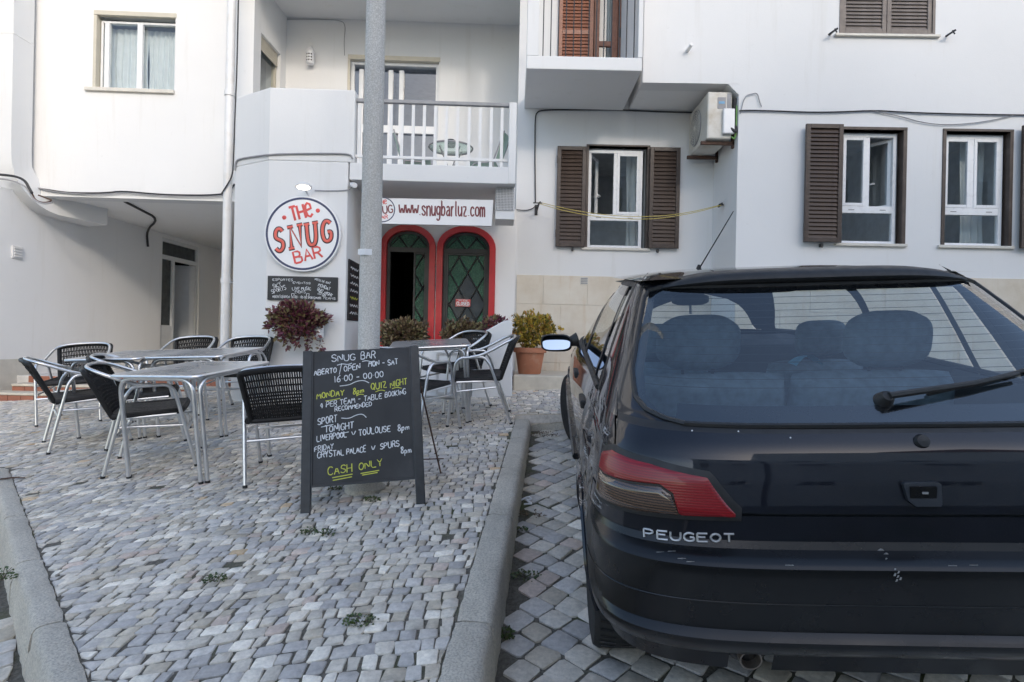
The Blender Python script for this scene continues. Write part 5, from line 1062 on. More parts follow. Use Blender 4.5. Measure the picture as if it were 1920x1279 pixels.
# ------------------------------------------------------------------ terrace chairs and tables
def make_chair():
    t = thing('terrace_chair', 'x', 'chair', group='woven terrace chairs', M=Matrix.Identity(4))
    for sx in (-1, 1):
        X = sx * .265
        mb = MB(); mb.tube(fillet([(X, .285, 0), (X, .235, .30), (X, .19, .555), (X, .15, .595), (X, .0, .598)], .07, 6), .0125, 10); mb.build('leg', M['alu'], t, smooth=True)
        mb = MB(); mb.tube(fillet([(X, .0, .598), (X, -.05, .597), (X, -.10, .54), (X, -.27, 0)], .06, 6), .0125, 10); mb.build('leg', M['alu'], t, smooth=True)
        for fa, fb in ((.2855, .284), (-.2705, -.266)): mb = MB(); mb.tube([(X, fa, -.001), (X, fb, .016)], .0145, 10); mb.build('foot_cap', M['rubber'], t, smooth=True)
        mb = MB(); mb.tube([(X - sx * .013, .24, .30), (X - sx * .013, -.165, .33)], .009, 8); mb.tube([(sx * .255, .19, .385), (sx * .24, -.17, .385)], .010, 8); mb.build('side_rail', M['alu'], t, smooth=True)
    pts = [(-.265, .06, .600), (-.268, -.03, .612), (-.266, -.14, .66), (-.245, -.265, .722), (-.17, -.325, .742), (0, -.345, .748), (.17, -.325, .742), (.245, -.265, .722), (.266, -.14, .66), (.268, -.03, .612), (.265, .06, .600)]
    mb = MB(); mb.tube(smooth_path(pts, 2), .0125, 10); mb.build('back_frame', M['alu'], t, smooth=True)
    mb = MB(); mb.tube([(-.26, .243, .26), (.26, .243, .26)], .010, 8); mb.tube([(-.26, -.175, .27), (.26, -.175, .27)], .010, 8); mb.build('stretcher', M['alu'], t, smooth=True)
    # woven seat, thick front roll
    mb = MB()
    def seat(u, v):
        x = (-.235 + .47 * u); y = -.19 + .41 * v
        return (x, y, .412 + .010 * (2 * u - 1) ** 2 - .012 * math.sin(PI * v) + .0022 * math.sin(u * 150) * math.sin(v * 130))
    mb.grid(seat, 44, 40); b0 = len(mb.v)
    mb.grid(lambda u, v: (lambda p: (p[0], p[1], p[2] - .026))(seat(1 - u, v)), 10, 10)
    mb.tube(smooth_path([(-.235, -.19, .40), (-.24, .19, .40), (-.2, .222, .398), (.2, .222, .398), (.24, .19, .40), (.235, -.19, .40)], 2), .021, 8); mb.build('seat', M['weave'], t, smooth=True)
    def back(u, v):
        a = 2 * u - 1; y = -.195 - .125 * v - .035 * (1 - a * a) * (.3 + v); z = .40 + .335 * v + .0 * a; wd = .215 + .025 * v
        return Vector((a * wd, y, z - .02 * a * a * v))
    mb = MB(); n = 34
    for i in range(n):
        u = (i + .5) / n; w = .0055
        for dv in (0,):
            P = [back(u, k / 10) for k in range(11)]
            mb.tube([p + Vector((0, .004 * math.sin(k * 2.2 + i * PI), 0)) for k, p in enumerate(P)], .0052, 5)
    for k in range(15):
        v = .03 + k * .066
        if k > 7 and k % 2: continue
        mb.tube([back(j / 40, v) + Vector((0, .0045 * math.sin(j * 2.05 + k * PI), 0)) for j in range(41)], .0060, 5)
    # wrapped rim
    rim = [back(0, k / 8) for k in range(9)] + [back(k / 16, 1) + Vector((0, 0, .004)) for k in range(1, 16)] + [back(1, 1 - k / 8) for k in range(9)]
    mb.tube(smooth_path(rim, 1), .0165, 8); mb.tube([back(k / 16, 0) for k in range(17)], .017, 8); mb.build('backrest', M['weave'], t, smooth=True)
    mb = MB(); mb.tube([(-.17, -.352, .742), (0, -.372, .746), (.17, -.352, .742)], .004, 5); mb.build('tie', M['weave'], t)
    return t
chair0 = make_chair(); first = [True]
def place(x, y, deg, lab, dz=0):
    c = chair0 if first[0] else copy_tree(chair0); first[0] = False
    c.matrix_world = ground_matrix(x, y, deg, dz=dz); c['label'] = lab; return c
place(-3.60, 4.92, -48, 'woven black chair at the far left seen from its side')
place(-4.42, 5.95, -162, 'woven black chair behind the left table facing the camera, leftmost of the back row')
place(-2.58, 4.22, -66, 'black woven chair in front of the left tables, nearest one seen from its side')
place(-3.08, 4.95, -64, 'woven chair half hidden behind the nearest side-on chair')
place(-3.62, 6.45, 178, 'woven chair beyond the tables in front of the entrance steps')
place(-2.86, 6.12, 172, 'woven chair against the corner pier behind the tables')
place(-1.44, 3.90, 14, 'big woven chair with its back to us, touching the chalkboard')
place(-.27, 5.29, 92, 'woven chair in profile facing left beside the kerb')
place(-.58, 5.92, 128, 'woven chair behind the small table near the red doors')
place(-.80, 4.84, -32, 'woven chair half hidden behind the right edge of the chalkboard')
def make_table(size=.70, h=.70):
    t = thing('terrace_table', 'x', 'table', group='square aluminium terrace tables', M=Matrix.Identity(4)); s = size / 2
    c = []
    for cx, cy, a0 in ((s - .05, s - .05, 0), (-s + .05, s - .05, 90), (-s + .05, -s + .05, 180), (s - .05, -s + .05, 270)): c += arc((cx, cy), .05, a0, a0 + 90, 5)
    mb = MB(); mb.prism(c, h - .018, h); mb.build('table_top', M['alu_top'], t, bevel=.004)
    mb = MB(); mb.tube([(x * 1.004, y * 1.004, h - .009) for x, y in c], .010, 8, closed=True); mb.build('edge_band', M['alu'], t, smooth=True)
    a, b_ = s - .055, s - .028
    for k in range(4):
        R4 = Matrix.Rotation(k * PI / 2, 3, 'Z'); P = fillet([(-a, -b_, 0), (-a, -b_, h - .028), (a, -b_, h - .028), (a, -b_, 0)], .10, 8); P = [R4 @ p for p in P]
        mb = MB(); mb.tube(P, .0135, 10); mb.build('leg_frame', M['alu'], t, smooth=True)
        for a_ in (-a, a): mb = MB(); mb.tube([R4 @ Vector((a_, -b_, -.002)), R4 @ Vector((a_, -b_, .014))], .0155, 10); mb.build('foot_cap', M['rubber'], t, smooth=True)
    return t
tb0 = make_table()
for i, (x, y, dg, lab) in enumerate(((-2.16, 4.08, -16, 'nearest square aluminium table on the left'), (-3.42, 5.32, -8, 'far square aluminium table at the left end of the row'), (-2.70, 5.28, -8, 'far square aluminium table in the middle, behind the nearest one'), (-.72, 5.42, 8, 'small aluminium table in front of the arched doors'))):
    c = tb0 if i == 0 else copy_tree(tb0); c.matrix_world = ground_matrix(x, y, dg); c['label'] = lab
# ------------------------------------------------------------------ A-board
A = gpix(573, 963); B = gpix(789, 944); ex = (B - A).normalized()
C = at(561, 660, A.y + .26); ey = C - A; ey = (ey - ex * ey.dot(ex)).normalized(); ez = ex.cross(ey)           # ez points away from / towards the street
if ez.y > 0: ez = -ez
Hb = (C - A).length
def bw(s, d, t): return A + ex * s + ez * d + ey * t
def bpix(px, py, d=0):
    u, v = ray(px, py); dr_ = Vector((u, 1, v)); o = Vector((0, 0, 1)); k = ((A + ez * d) - o).dot(ez) / dr_.dot(ez); p = o + dr_ * k - A; return p.dot(ex), p.dot(ey)
ab = thing('chalkboard_stand', 'freestanding black chalkboard with handwritten bar opening times and match nights', 'chalkboard', A)
Wb = (B - A).length; pwid = .052
TR = bpix(779, 650); 
for k, s_ in enumerate((0, Wb)):
    mb = MB(bw); mb.box(s_ - pwid / 2, s_ + pwid / 2, -.028, .012, -.005, Hb); mb.build('post', M['board_frame'], ab, bevel=.004)
zb_ = (bpix(588, 910)[1] + bpix(770, 895)[1]) / 2
mb = MB(bw); mb.box(pwid / 2, Wb - pwid / 2, -.012, .0, zb_, Hb - .004); mb.build('panel', M['board'], ab)
mb = MB(bw); mb.box(pwid / 2, Wb - pwid / 2, -.013, .004, zb_ - .012, zb_ - .001); mb.build('bottom_edge', M['board_frame'], ab)
for a_ in (pwid / 2 - .001, Wb - pwid / 2 - .014): mb = MB(bw); mb.box(a_ + (.0 if a_ < .3 else .008), a_ + (.007 if a_ < .3 else .015), -.001, .008, zb_, Hb - .006); mb.build('inner_strip', M['board_frame'], ab)
for s_ in (.06, Wb - .005):                                # rear prop
    mb = MB(); p0 = bw(s_, -.03, Hb * .93); p1 = Vector((bw(s_, 0, 0).x + .05, A.y + .62, 0)); p1.z = pz(p1.x, p1.y); mb.tube([p0, p1], .0055, 6); mb.build('prop_rod', M['rust'], ab)
mb = MB(); qa, qb = [Vector((bw(s_, 0, 0).x + .05, A.y + .62, 0)) for s_ in (.06, Wb - .005)]; qa.z = pz(qa.x, qa.y) + .10; qb.z = pz(qb.x, qb.y) + .10; mb.tube([qa - Vector((0, .03, 0)), qb + Vector((.02, -.03, 0))], .004, 5); mb.build('prop_rod', M['rust'], ab)
wt, yl = MB(bw), MB(bw)
sc = Hb / 305
TX = [(wt, 'SNUG', (622, 679), (666, 675), 11.5), (wt, 'BAR', (677, 674), (704, 671), 14), (wt, 'ABERTO', (589, 705), (631, 698), 9.5), (wt, '/', (636, 698), (643, 698), 15), (wt, 'OPEN', (645, 697), (675, 692), 10), (wt, 'MON - SAT', (691, 688), (746, 683), 9.5),
      (wt, '16.00 - 00.00', (627, 717), (719, 707), 10.5), (yl, 'MONDAY', (594, 748), (645, 741), 10), (yl, '8pm', (662, 740), (682, 735), 10), (yl, 'QUIZ', (696, 731), (725, 727), 11), (yl, 'NIGHT', (732, 727), (763, 720), 11), (wt, '4 PER TEAM - TABLE', (600, 766), (716, 747), 9), (wt, 'BOOKING', (722, 745), (761, 739), 9), (wt, 'RECOMMENDED', (628, 772), (697, 761), 7.5),
      (wt, 'SPORT', (596, 797), (632, 791), 11), (wt, 'TONIGHT', (609, 812), (663, 803), 11), (wt, 'LIVERPOOL', (594, 828), (650, 820), 9.5), (wt, 'v', (659, 818), (667, 817), 10), (wt, 'TOULOUSE', (673, 817), (732, 809), 10), (wt, '8pm', (746, 809), (767, 805), 10),
      (wt, 'FRIDAY', (590, 847), (625, 841), 8), (wt, 'CRYSTAL', (595, 860), (645, 853), 10), (wt, 'PALACE', (650, 852), (686, 847), 9.5), (wt, 'V', (696, 845), (703, 844), 8), (wt, 'SPURS', (713, 842), (749, 837), 9.5), (wt, '8pm', (752, 851), (771, 848), 10),
      (yl, 'CASH', (615, 891), (660, 884), 12), (yl, 'ONLY', (673, 882), (717, 873), 12)]
for mb_, tx, a, b_, h in TX:
    ym = mb_ is yl; mb_ = MB(bw); draw_text(mb_, tx, bpix(*a), bpix(*b_), h * sc * 1.16, .0031 if h > 9 else .0027, .0012, jit=.06, flat=.3, upv=(.0, 1.), aspect=.7); mb_.build('chalk_word', M['chalk_y'] if ym else M['chalk'], ab)
def squig(mb_, pts, r=.0024):
    ym = mb_ is yl; mb_ = MB(bw); mb_.tube(smooth_path([(bpix(*p)[0], .0012, bpix(*p)[1]) for p in pts], 2), r, 5, flat=(.0012, .3)); mb_.build('chalk_flourish', M['chalk_y'] if ym else M['chalk'], ab)
squig(wt, [(632, 685), (642, 682), (652, 684), (660, 681)]); squig(wt, [(679, 678), (688, 676), (696, 679), (701, 677)]); squig(wt, [(637, 724), (655, 722), (668, 715), (682, 713), (692, 718)]); squig(wt, [(640, 784), (655, 785), (668, 778), (680, 776), (687, 783)])
squig(wt, [(602, 801), (625, 796)]); squig(wt, [(628, 815), (654, 810)]); squig(wt, [(600, 853), (614, 850)]); squig(yl, [(610, 752), (624, 750), (638, 747)]); squig(yl, [(669, 742), (675, 739), (682, 740)]); squig(yl, [(704, 735), (714, 731), (722, 733)]); squig(yl, [(735, 729), (744, 726), (753, 728)])
for a, b_ in (((623, 896), (661, 889)), ((624, 901), (660, 894)), ((676, 888), (711, 882)), ((679, 891), (708, 886))): squig(yl, [a, b_], .0028)
# weeds, litter
for i, (px, py, r, h, n, lab) in enumerate(((402, 1090, .045, .035, 80, 'tuft of green weed between the setts, left foreground'), (580, 1000, .04, .03, 70, 'weed in the joints in front of the chalkboard'), (615, 1005, .035, .05, 60, 'taller weed right of centre in front of the chalkboard'), (697, 938, .05, .02, 80, 'mossy weed patch between the chalkboard feet'), (676, 1165, .06, .015, 110, 'flat moss patch in the centre foreground'), (5, 1085, .05, .05, 80, 'weed at the foot of the left kerb'), (628, 918, .04, .02, 60, 'low weed behind the chalkboard left foot'))):
    g = gpix(px, py); weed(g.x, g.y, r, h, n, M['leaf_green'], label=lab, grp='weeds between the setts')
for i, (px, py, r, h, n, lab) in enumerate(((946, 1195, .035, .05, 90, 'green weed at the kerb foot near the bottom edge'), (985, 1083, .07, .03, 120, 'dark weed clump at the kerb foot beside the rear wheel'), (978, 995, .03, .03, 50, 'small weed at the kerb foot halfway along'))):
    g = gpix(px, py, RD); weed(g.x, g.y, r, h, n, M['leaf_green'], RD, label=lab, grp='weeds at the kerb foot')
g = gpix(1022, 812, RD); weed(g.x, g.y - .05, .16, .02, 150, M['leaf_dry'], RD, 'leaf_litter', 'dry dead leaves gathered against the far kerb', 'leaves')
g = gpix(1000, 965, RD); weed(g.x - .03, g.y, .10, .02, 70, M['leaf_dry'], RD, 'leaf_litter', 'dry leaves round the plastic litter at the kerb', 'leaves')
g = gpix(992, 945, RD); lt = thing('plastic_litter', 'crumpled white plastic strip lying at the kerb foot', 'litter', M=Matrix.Translation((g.x, g.y, pz(g.x, g.y, RD))))
mb = MB(); mb.tube(smooth_path([(-.05, .05, .01), (.0, .08, .03), (.02, .03, .015), (-.03, 0, .03), (.02, -.04, .012), (.0, -.07, .02), (-.03, -.04, .008)], 2), .006, 5, flat=(0, .9)); mb.build('strip', M['sign_white'], lt, smooth=True)
g = gpix(20, 902); tw = thing('twig', 'small dark broken twig lying on the left kerb end', 'twig', M=Matrix.Translation((g.x, g.y, g.z + .012))); mb = MB(); mb.tube([(-.07, 0, .0), (.0, .01, .008), (.07, .03, .004)], [.005, .006, .004], 6); mb.tube([(-.02, 0, .004), (-.07, -.04, .004)], .004, 5); mb.build('stick', M['rust'], tw)
# ------------------------------------------------------------------ the parked hatchback
CY, CX = 2.22, 1.15; yaw = math.radians(3.9)
cf = Vector((math.sin(yaw), math.cos(yaw), 0)); cf.z = RD[1] * cf.x + RD[2] * cf.y; cf.normalize()
cr = Vector((math.cos(yaw), -math.sin(yaw), 0)); cr.z = RD[1] * cr.x + RD[2] * cr.y; cr = (cr - cf * cr.dot(cf)).normalized(); cu = cr.cross(cf)
co_ = Vector((CX, CY, pz(CX, CY, RD)))
CM = Matrix(((cr.x, cf.x, cu.x, co_.x), (cr.y, cf.y, cu.y, co_.y), (cr.z, cf.z, cu.z, co_.z), (0, 0, 0, 1)))
car = thing('parked_car', 'dark navy hatchback parked nose to the kerb, scraped rear quarter', 'car', M=CM)
m, nt, b = newmat('car_paint'); co = N(nt, 'ShaderNodeTexCoord').outputs['Object']
c = ramp(nt, noise(nt, co, 3, 5), [(.3, (.0055, .0065, .011)), (.7, (.009, .011, .018))])
du = ramp(nt, noise(nt, co, 380, 2), [(.58, (0, 0, 0)), (.74, (.045, .045, .045))]); c = mix(nt, du, c, (.20, .19, .18))
# long scratches on the left rear quarter
mp = N(nt, 'ShaderNodeSeparateXYZ'); nt.links.new(co, mp.inputs[0])
def band(sock, a, b_, f):
    r1 = N(nt, 'ShaderNodeMapRange', interpolation_type='SMOOTHSTEP'); r1.inputs[1].default_value = a - f; r1.inputs[2].default_value = a; nt.links.new(sock, r1.inputs[0])
    r2 = N(nt, 'ShaderNodeMapRange', interpolation_type='SMOOTHSTEP'); r2.inputs[1].default_value = b_; r2.inputs[2].default_value = b_ + f; r2.inputs[3].default_value = 1; r2.inputs[4].default_value = 0; nt.links.new(sock, r2.inputs[0])
    m_ = N(nt, 'ShaderNodeMath', operation='MULTIPLY'); nt.links.new(r1.outputs[0], m_.inputs[0]); nt.links.new(r2.outputs[0], m_.inputs[1]); return m_.outputs[0]
def mul(a, b_):
    m_ = N(nt, 'ShaderNodeMath', operation='MULTIPLY'); nt.links.new(a, m_.inputs[0]); nt.links.new(b_, m_.inputs[1]); return m_.outputs[0]
reg = mul(mul(band(mp.outputs[0], -2, -.785, .015), band(mp.outputs[1], -.42, .12, .12)), band(mp.outputs[2], .62, .95, .05))
sc_ = ramp(nt, noise(nt, co, 9, 5, .75, (1, .5, 4)), [(.60, (0, 0, 0)), (.63, (1, 1, 1)), (.66, (0, 0, 0))]); sm_ = mul(reg, sc_)
c = mix(nt, sm_, c, (.55, .55, .56)); nt.links.new(c, b.inputs['Base Color'])
b.inputs['Roughness'].default_value = .42; b.inputs['Specular IOR Level'].default_value = .08; b.inputs['Coat Weight'].default_value = 1.0
cr_ = ramp(nt, noise(nt, co, 6, 5), [(.3, (.015,) * 3), (.75, (.06,) * 3)]); nt.links.new(cr_, b.inputs['Coat Roughness']); bumpy(nt, b, noise(nt, co, 2.5, 2), .02, .01); M['paint'] = m
M['trim'] = mat('black_plastic_trim', (.018, .018, .019), .5, var=.2, scale=20); M['bumper'] = mat('bumper_plastic', (.0045, .005, .0062), .27, var=.15, scale=3, spec=.5, dirt=(.009, .009, .010), dscale=2)
M['cglass'] = glassmat('car_glass', (.86, .92, .94), 2.08); M['frit'] = mat('black_frit', (.006, .006, .007), .25)
M['seat'] = mat('blue_grey_seat', (.13, .175, .21), .9, var=.25, scale=25); M['cabin'] = mat('dark_cabin', (.03, .035, .042), .8)
m, nt, b = newmat('red_lens'); co = N(nt, 'ShaderNodeTexCoord').outputs['Object']
wv = N(nt, 'ShaderNodeTexWave', wave_type='BANDS', bands_direction='Z'); wv.inputs['Scale'].default_value = 45; nt.links.new(co, wv.inputs[0])
c = ramp(nt, wv.outputs[1], [(.2, (.20, .0045, .009)), (.8, (.28, .006, .012))]); nt.links.new(c, b.inputs['Base Color']); b.inputs['Roughness'].default_value = .3; b.inputs['Coat Weight'].default_value = .25; bumpy(nt, b, wv.outputs[1], .1, .002); M['red_lens'] = m
m, nt, b = newmat('smoked_lens'); co = N(nt, 'ShaderNodeTexCoord').outputs['Object']
wv = N(nt, 'ShaderNodeTexWave', wave_type='BANDS', bands_direction='Z'); wv.inputs['Scale'].default_value = 45; nt.links.new(co, wv.inputs[0])
c = ramp(nt, wv.outputs[1], [(.2, (.035, .022, .018)), (.8, (.12, .070, .045))]); nt.links.new(c, b.inputs['Base Color']); b.inputs['Roughness'].default_value = .12; b.inputs['Coat Weight'].default_value = 1; M['smoke_lens'] = m
M['chrome_text'] = mat('silver_badge', (.50, .50, .51), .4, .6, var=.2, scale=30); M['tyre'] = mat('tyre', (.018, .018, .018), .8, var=.25, scale=20, bump=.2); M['rim'] = mat('dull_silver_hubcap', (.42, .43, .44), .4, .6, var=.15)
zk = [.20, .30, .385, .45, .60, .70, .80, .90, .965, 1.04, 1.12, 1.25, 1.36, 1.40, 1.43]; wk = [.79, .815, .835, .845, .85, .84, .825, .80, .775, .745, .715, .66, .605, .57, .50]
yz = [.20, .385, .40, .425, .445, .456, .466, .474, .50, .60, .648, .658, .668, .683, .700, .78, .85, .90, .935, .965, .98, 1.355, 1.38, 1.43]
yv = [-.60, -.655, -.690, -.712, -.722, -.722, -.712, -.702, -.705, -.722, -.728, -.727, -.716, -.672, -.660, -.652, -.640, -.622, -.600, -.570, -.555, .000, .045, .14]
fz = [.20, .45, .60, .68, .74, .80, .86, .91, .95, .97, 1.36, 1.43]; fv = [3.18, 3.28, 3.27, 3.22, 3.10, 2.90, 2.65, 2.42, 2.26, 2.18, 1.30, 1.15]
def W_(z): return float(np.interp(z, zk, wk))
def YR(z): return float(np.interp(z, yz, yv))
def YF(z): return float(np.interp(z, fz, fv))
NF, LF = 2.5, .75
def NZ(z): return float(np.interp(z, [.93, 1.0, 1.36], [5, 4, 3.6]))
def LZ(z): return float(np.interp(z, [.90, 1.0, 1.20, 1.36], [.55, .50, .38, .30]))
def spow(a, p): return math.copysign(abs(a) ** p, a)
def S(q, z, off=0.):
    """the car's skin: q 0 = rear centre, 1 = side after the corner, 2 = side before the nose, 3 = nose; sign = side"""
    sg = -1 if q < 0 else 1; q = abs(q); w = W_(z) + off; yr = YR(z) - off; yf = YF(z) + off; Lc = LZ(z); yc = yr + Lc; yfc = max(yf - LF, yc + .1)
    if q <= 1: a = q * PI / 2; ne = NZ(z); x = w * spow(math.sin(a), 2 / ne); y = yc - Lc * spow(math.cos(a), 2 / ne)
    elif q <= 2: x = w; y = yc + (yfc - yc) * (q - 1)
    else: a = (q - 2) * PI / 2; x = w * spow(math.cos(a), 2 / NF); y = yfc + (yf - yfc) * spow(math.sin(a), 2 / NF)
    if y > 1.2: x *= 1 - .035 * (y - 1.2) ** 2 / 2
    return Vector((sg * x, y, z))
def qx(x, z): return 2 / PI * math.asin(min(1, (abs(x) / W_(z))) ** (NZ(z) / 2))
def qy(y, z):
    Lc = LZ(z); yc = YR(z) + Lc; yfc = max(YF(z) - LF, yc + .1)
    if y < yc: return 2 / PI * math.acos(min(1., max(0., (yc - y) / Lc)) ** (NZ(z) / 2))
    if y <= yfc: return 1 + (y - yc) / (yfc - yc)
    return 2 + 2 / PI * math.asin(min(1., (y - yfc) / (YF(z) - yfc)) ** (NF / 2))
def panel(name, m, z0, z1, qlo, qhi, nu, nv, off=0., parent=None, zs=None, fix=None, smooth=True):
    mb = MB(); Z = zs or [z0 + (z1 - z0) * j / nv for j in range(nv + 1)]
    for j, z in enumerate(Z):
        a, b_ = qlo(z), qhi(z)
        for i in range(nu + 1):
            p = S(a + (b_ - a) * i / nu, z, off); mb.v.append(tuple(fix(p) if fix else p))
    n = nu + 1; mb.f = [(j * n + i, j * n + i + 1, (j + 1) * n + i + 1, (j + 1) * n + i) for j in range(len(Z) - 1) for i in range(nu)]
    return mb.build(name, m, parent or car, smooth=smooth, sharp=28)
I_ = lambda xs, ys: (lambda z: float(np.interp(z, xs, ys)))
# bumper
zsB = [.385, .392, .40, .4125, .425, .435, .445, .456, .461, .466, .474, .49, .52, .56, .60, .63, .648, .653, .658, .663, .668, .675, .683, .691, .700, .715, .735, .75, .764]
yA = -.345
panel('rear_bumper', M['bumper'], 0, 0, lambda z: -qy(yA - .0 * z, z), lambda z: qy(yA, z), 90, 0, zs=zsB[:25])
panel('rear_valance', M['paint'], 0, 0, lambda z: -qy(yA, z), lambda z: qy(yA, z), 90, 0, zs=zsB[24:], off=-.001)
panel('bumper_lip', M['bumper'], .30, .3849, lambda z: -.88, lambda z: -qx(.485, z), 20, 3, off=-.02)
panel('bumper_lip', M['bumper'], .30, .3849, lambda z: -qx(.365, z), lambda z: .88, 50, 3, off=-.02)
mb = MB(); mb.tube([S(-.93 + 1.86 * i / 60, .5575, .0005) for i in range(61)], .0022, 5); mb.build('bumper_crease', M['bumper'], car)
# tailgate below the glass
xt = I_([.772, .868, .905, .96, 1.1, 1.36], [.465, .540, .764, .754, .70, .635])
panel('tailgate', M['paint'], 0, 0, lambda z: -qx(xt(z), z), lambda z: qx(xt(z), z), 80, 0, zs=[.772, .785, .80, .82, .84, .855, .868, .876, .884, .892, .899, .905, .915, .93, .945, .955, .963])
xg = I_([.980, .987, 1.0, 1.025, 1.08, 1.2, 1.31, 1.335, 1.347], [.575, .625, .668, .690, .688, .643, .598, .578, .535])
xo = I_([.963, 1.04, 1.1, 1.36], [.750, .732, .708, .618])
zsG = [.980, .983, .987, .993, 1.0, 1.012, 1.025, 1.05, 1.09, 1.12, 1.16, 1.20, 1.25, 1.28, 1.31, 1.325, 1.335, 1.342, 1.347]
for sg in (-1, 1):
    lo = (lambda z: qx(xg(z), z)) if sg > 0 else (lambda z: -qx(xo(z), z)); hi = (lambda z: qx(xo(z), z)) if sg > 0 else (lambda z: -qx(xg(z), z))
    panel('tailgate_frame', M['paint'], 0, 0, lo, hi, 8, 0, zs=zsG)
panel('tailgate_frame', M['trim'], .963, .980, lambda z: -qx(xo(z), z), lambda z: qx(xo(z), z), 60, 3)
panel('tailgate_frame', M['paint'], 1.347, 1.368, lambda z: -qx(xo(z), z), lambda z: qx(xo(z), z), 60, 3)
glass = panel('rear_window', M['cglass'], 0, 0, lambda z: -qx(xg(z), z), lambda z: qx(xg(z), z), 60, 0, zs=zsG, off=.001)
edge = [S(-qx(xg(z), z), z, .001) for z in zsG] + [S(q_, 1.347, .001) for q_ in np.linspace(-qx(.535, 1.347), qx(.535, 1.347), 24)] + [S(qx(xg(z), z), z, .001) for z in zsG[::-1]] + [S(q_, .980, .001) for q_ in np.linspace(qx(.575, .980), -qx(.575, .980), 24)]
mb = MB(); mb.tube(edge, .0085, 6, closed=True); mb.build('seal', M['trim'], glass, smooth=True)
mb = MB()                                                # black border printed on the glass, inside
def fr_band(za, zb_, a, b_, n=40):
    mb.grid(lambda u, v: S((a + (b_ - a) * u) if not callable(a) else 0, za + (zb_ - za) * v, -.004), n, 2)
fr_band(.982, 1.020, -qx(.59, 1.0), qx(.59, 1.0)); fr_band(1.325, 1.345, -qx(.53, 1.34), qx(.53, 1.34))
for sg in (-1, 1):
    Z = zsG[3:-2]; n0 = len(mb.v)
    for z in Z:
        for x_ in (xg(z), xg(z) - .028): mb.v.append(tuple(S(sg * qx(x_, z), z, -.0035)))
    mb.f += [(n0 + 2 * j, n0 + 2 * j + 1, n0 + 2 * j + 3, n0 + 2 * j + 2) for j in range(len(Z) - 1)]
mb.build('glass_border', M['frit'], glass)
mb = MB()
for k in range(13):
    z = 1.06 + k * .0205; mb.tube([S(q_, z, -.003) for q_ in np.linspace(-qx(xg(z) - .03, z), qx(xg(z) - .03, z), 30)], .0008, 4)
mb.build('heater_line', M['trim'], glass)
# quarters with a crumpled left flank
def dent(p):
    if p.x < -.5 and -.5 < p.y < .6 and .55 < p.z < 1.0:
        e = math.exp(-((p.y - .0) / .22) ** 2 - ((p.z - .80) / .10) ** 2)
        p = p + Vector((e * (.012 + .010 * math.sin(p.y * 34 + p.z * 23) + .007 * math.sin(p.y * 71 - p.z * 60)), 0, 0))
    return p
yC = I_([.60, .965, 1.36], [.30, .05, .26])            # shut line / window line behind the rear door
for sg in (-1, 1):
    lo = (lambda z: qx(xt(z) + .004, z)); hi = (lambda z: qy(.302, z)); Z = [.70, .72, .75, .771, .772, .785, .80, .82, .84, .855, .868, .878, .888, .897, .905, .92, .94, .955, .968]
    zl = lambda z: qx(xt(z) + .004, z) if z >= .772 else qy(-.36, z)
    panel('quarter_panel', M['paint'], 0, 0, (lambda z: zl(z)) if sg > 0 else (lambda z: -hi(z)), (lambda z: hi(z)) if sg > 0 else (lambda z: -zl(z)), 46, 0, zs=Z, fix=dent)
    Z2 = [.968, .99, 1.02, 1.06, 1.12, 1.2, 1.28, 1.33, 1.355, 1.38, 1.40]
    lo2 = lambda z: qx(min(xo(min(z, 1.36)) + .002, W_(z) * .98), z); hi2 = lambda z: qy(yC(z) - .03, z)
    panel('c_pillar', M['paint'], 0, 0, lo2 if sg > 0 else (lambda z: -hi2(z)), hi2 if sg > 0 else (lambda z: -lo2(z)), 20, 0, zs=Z2)
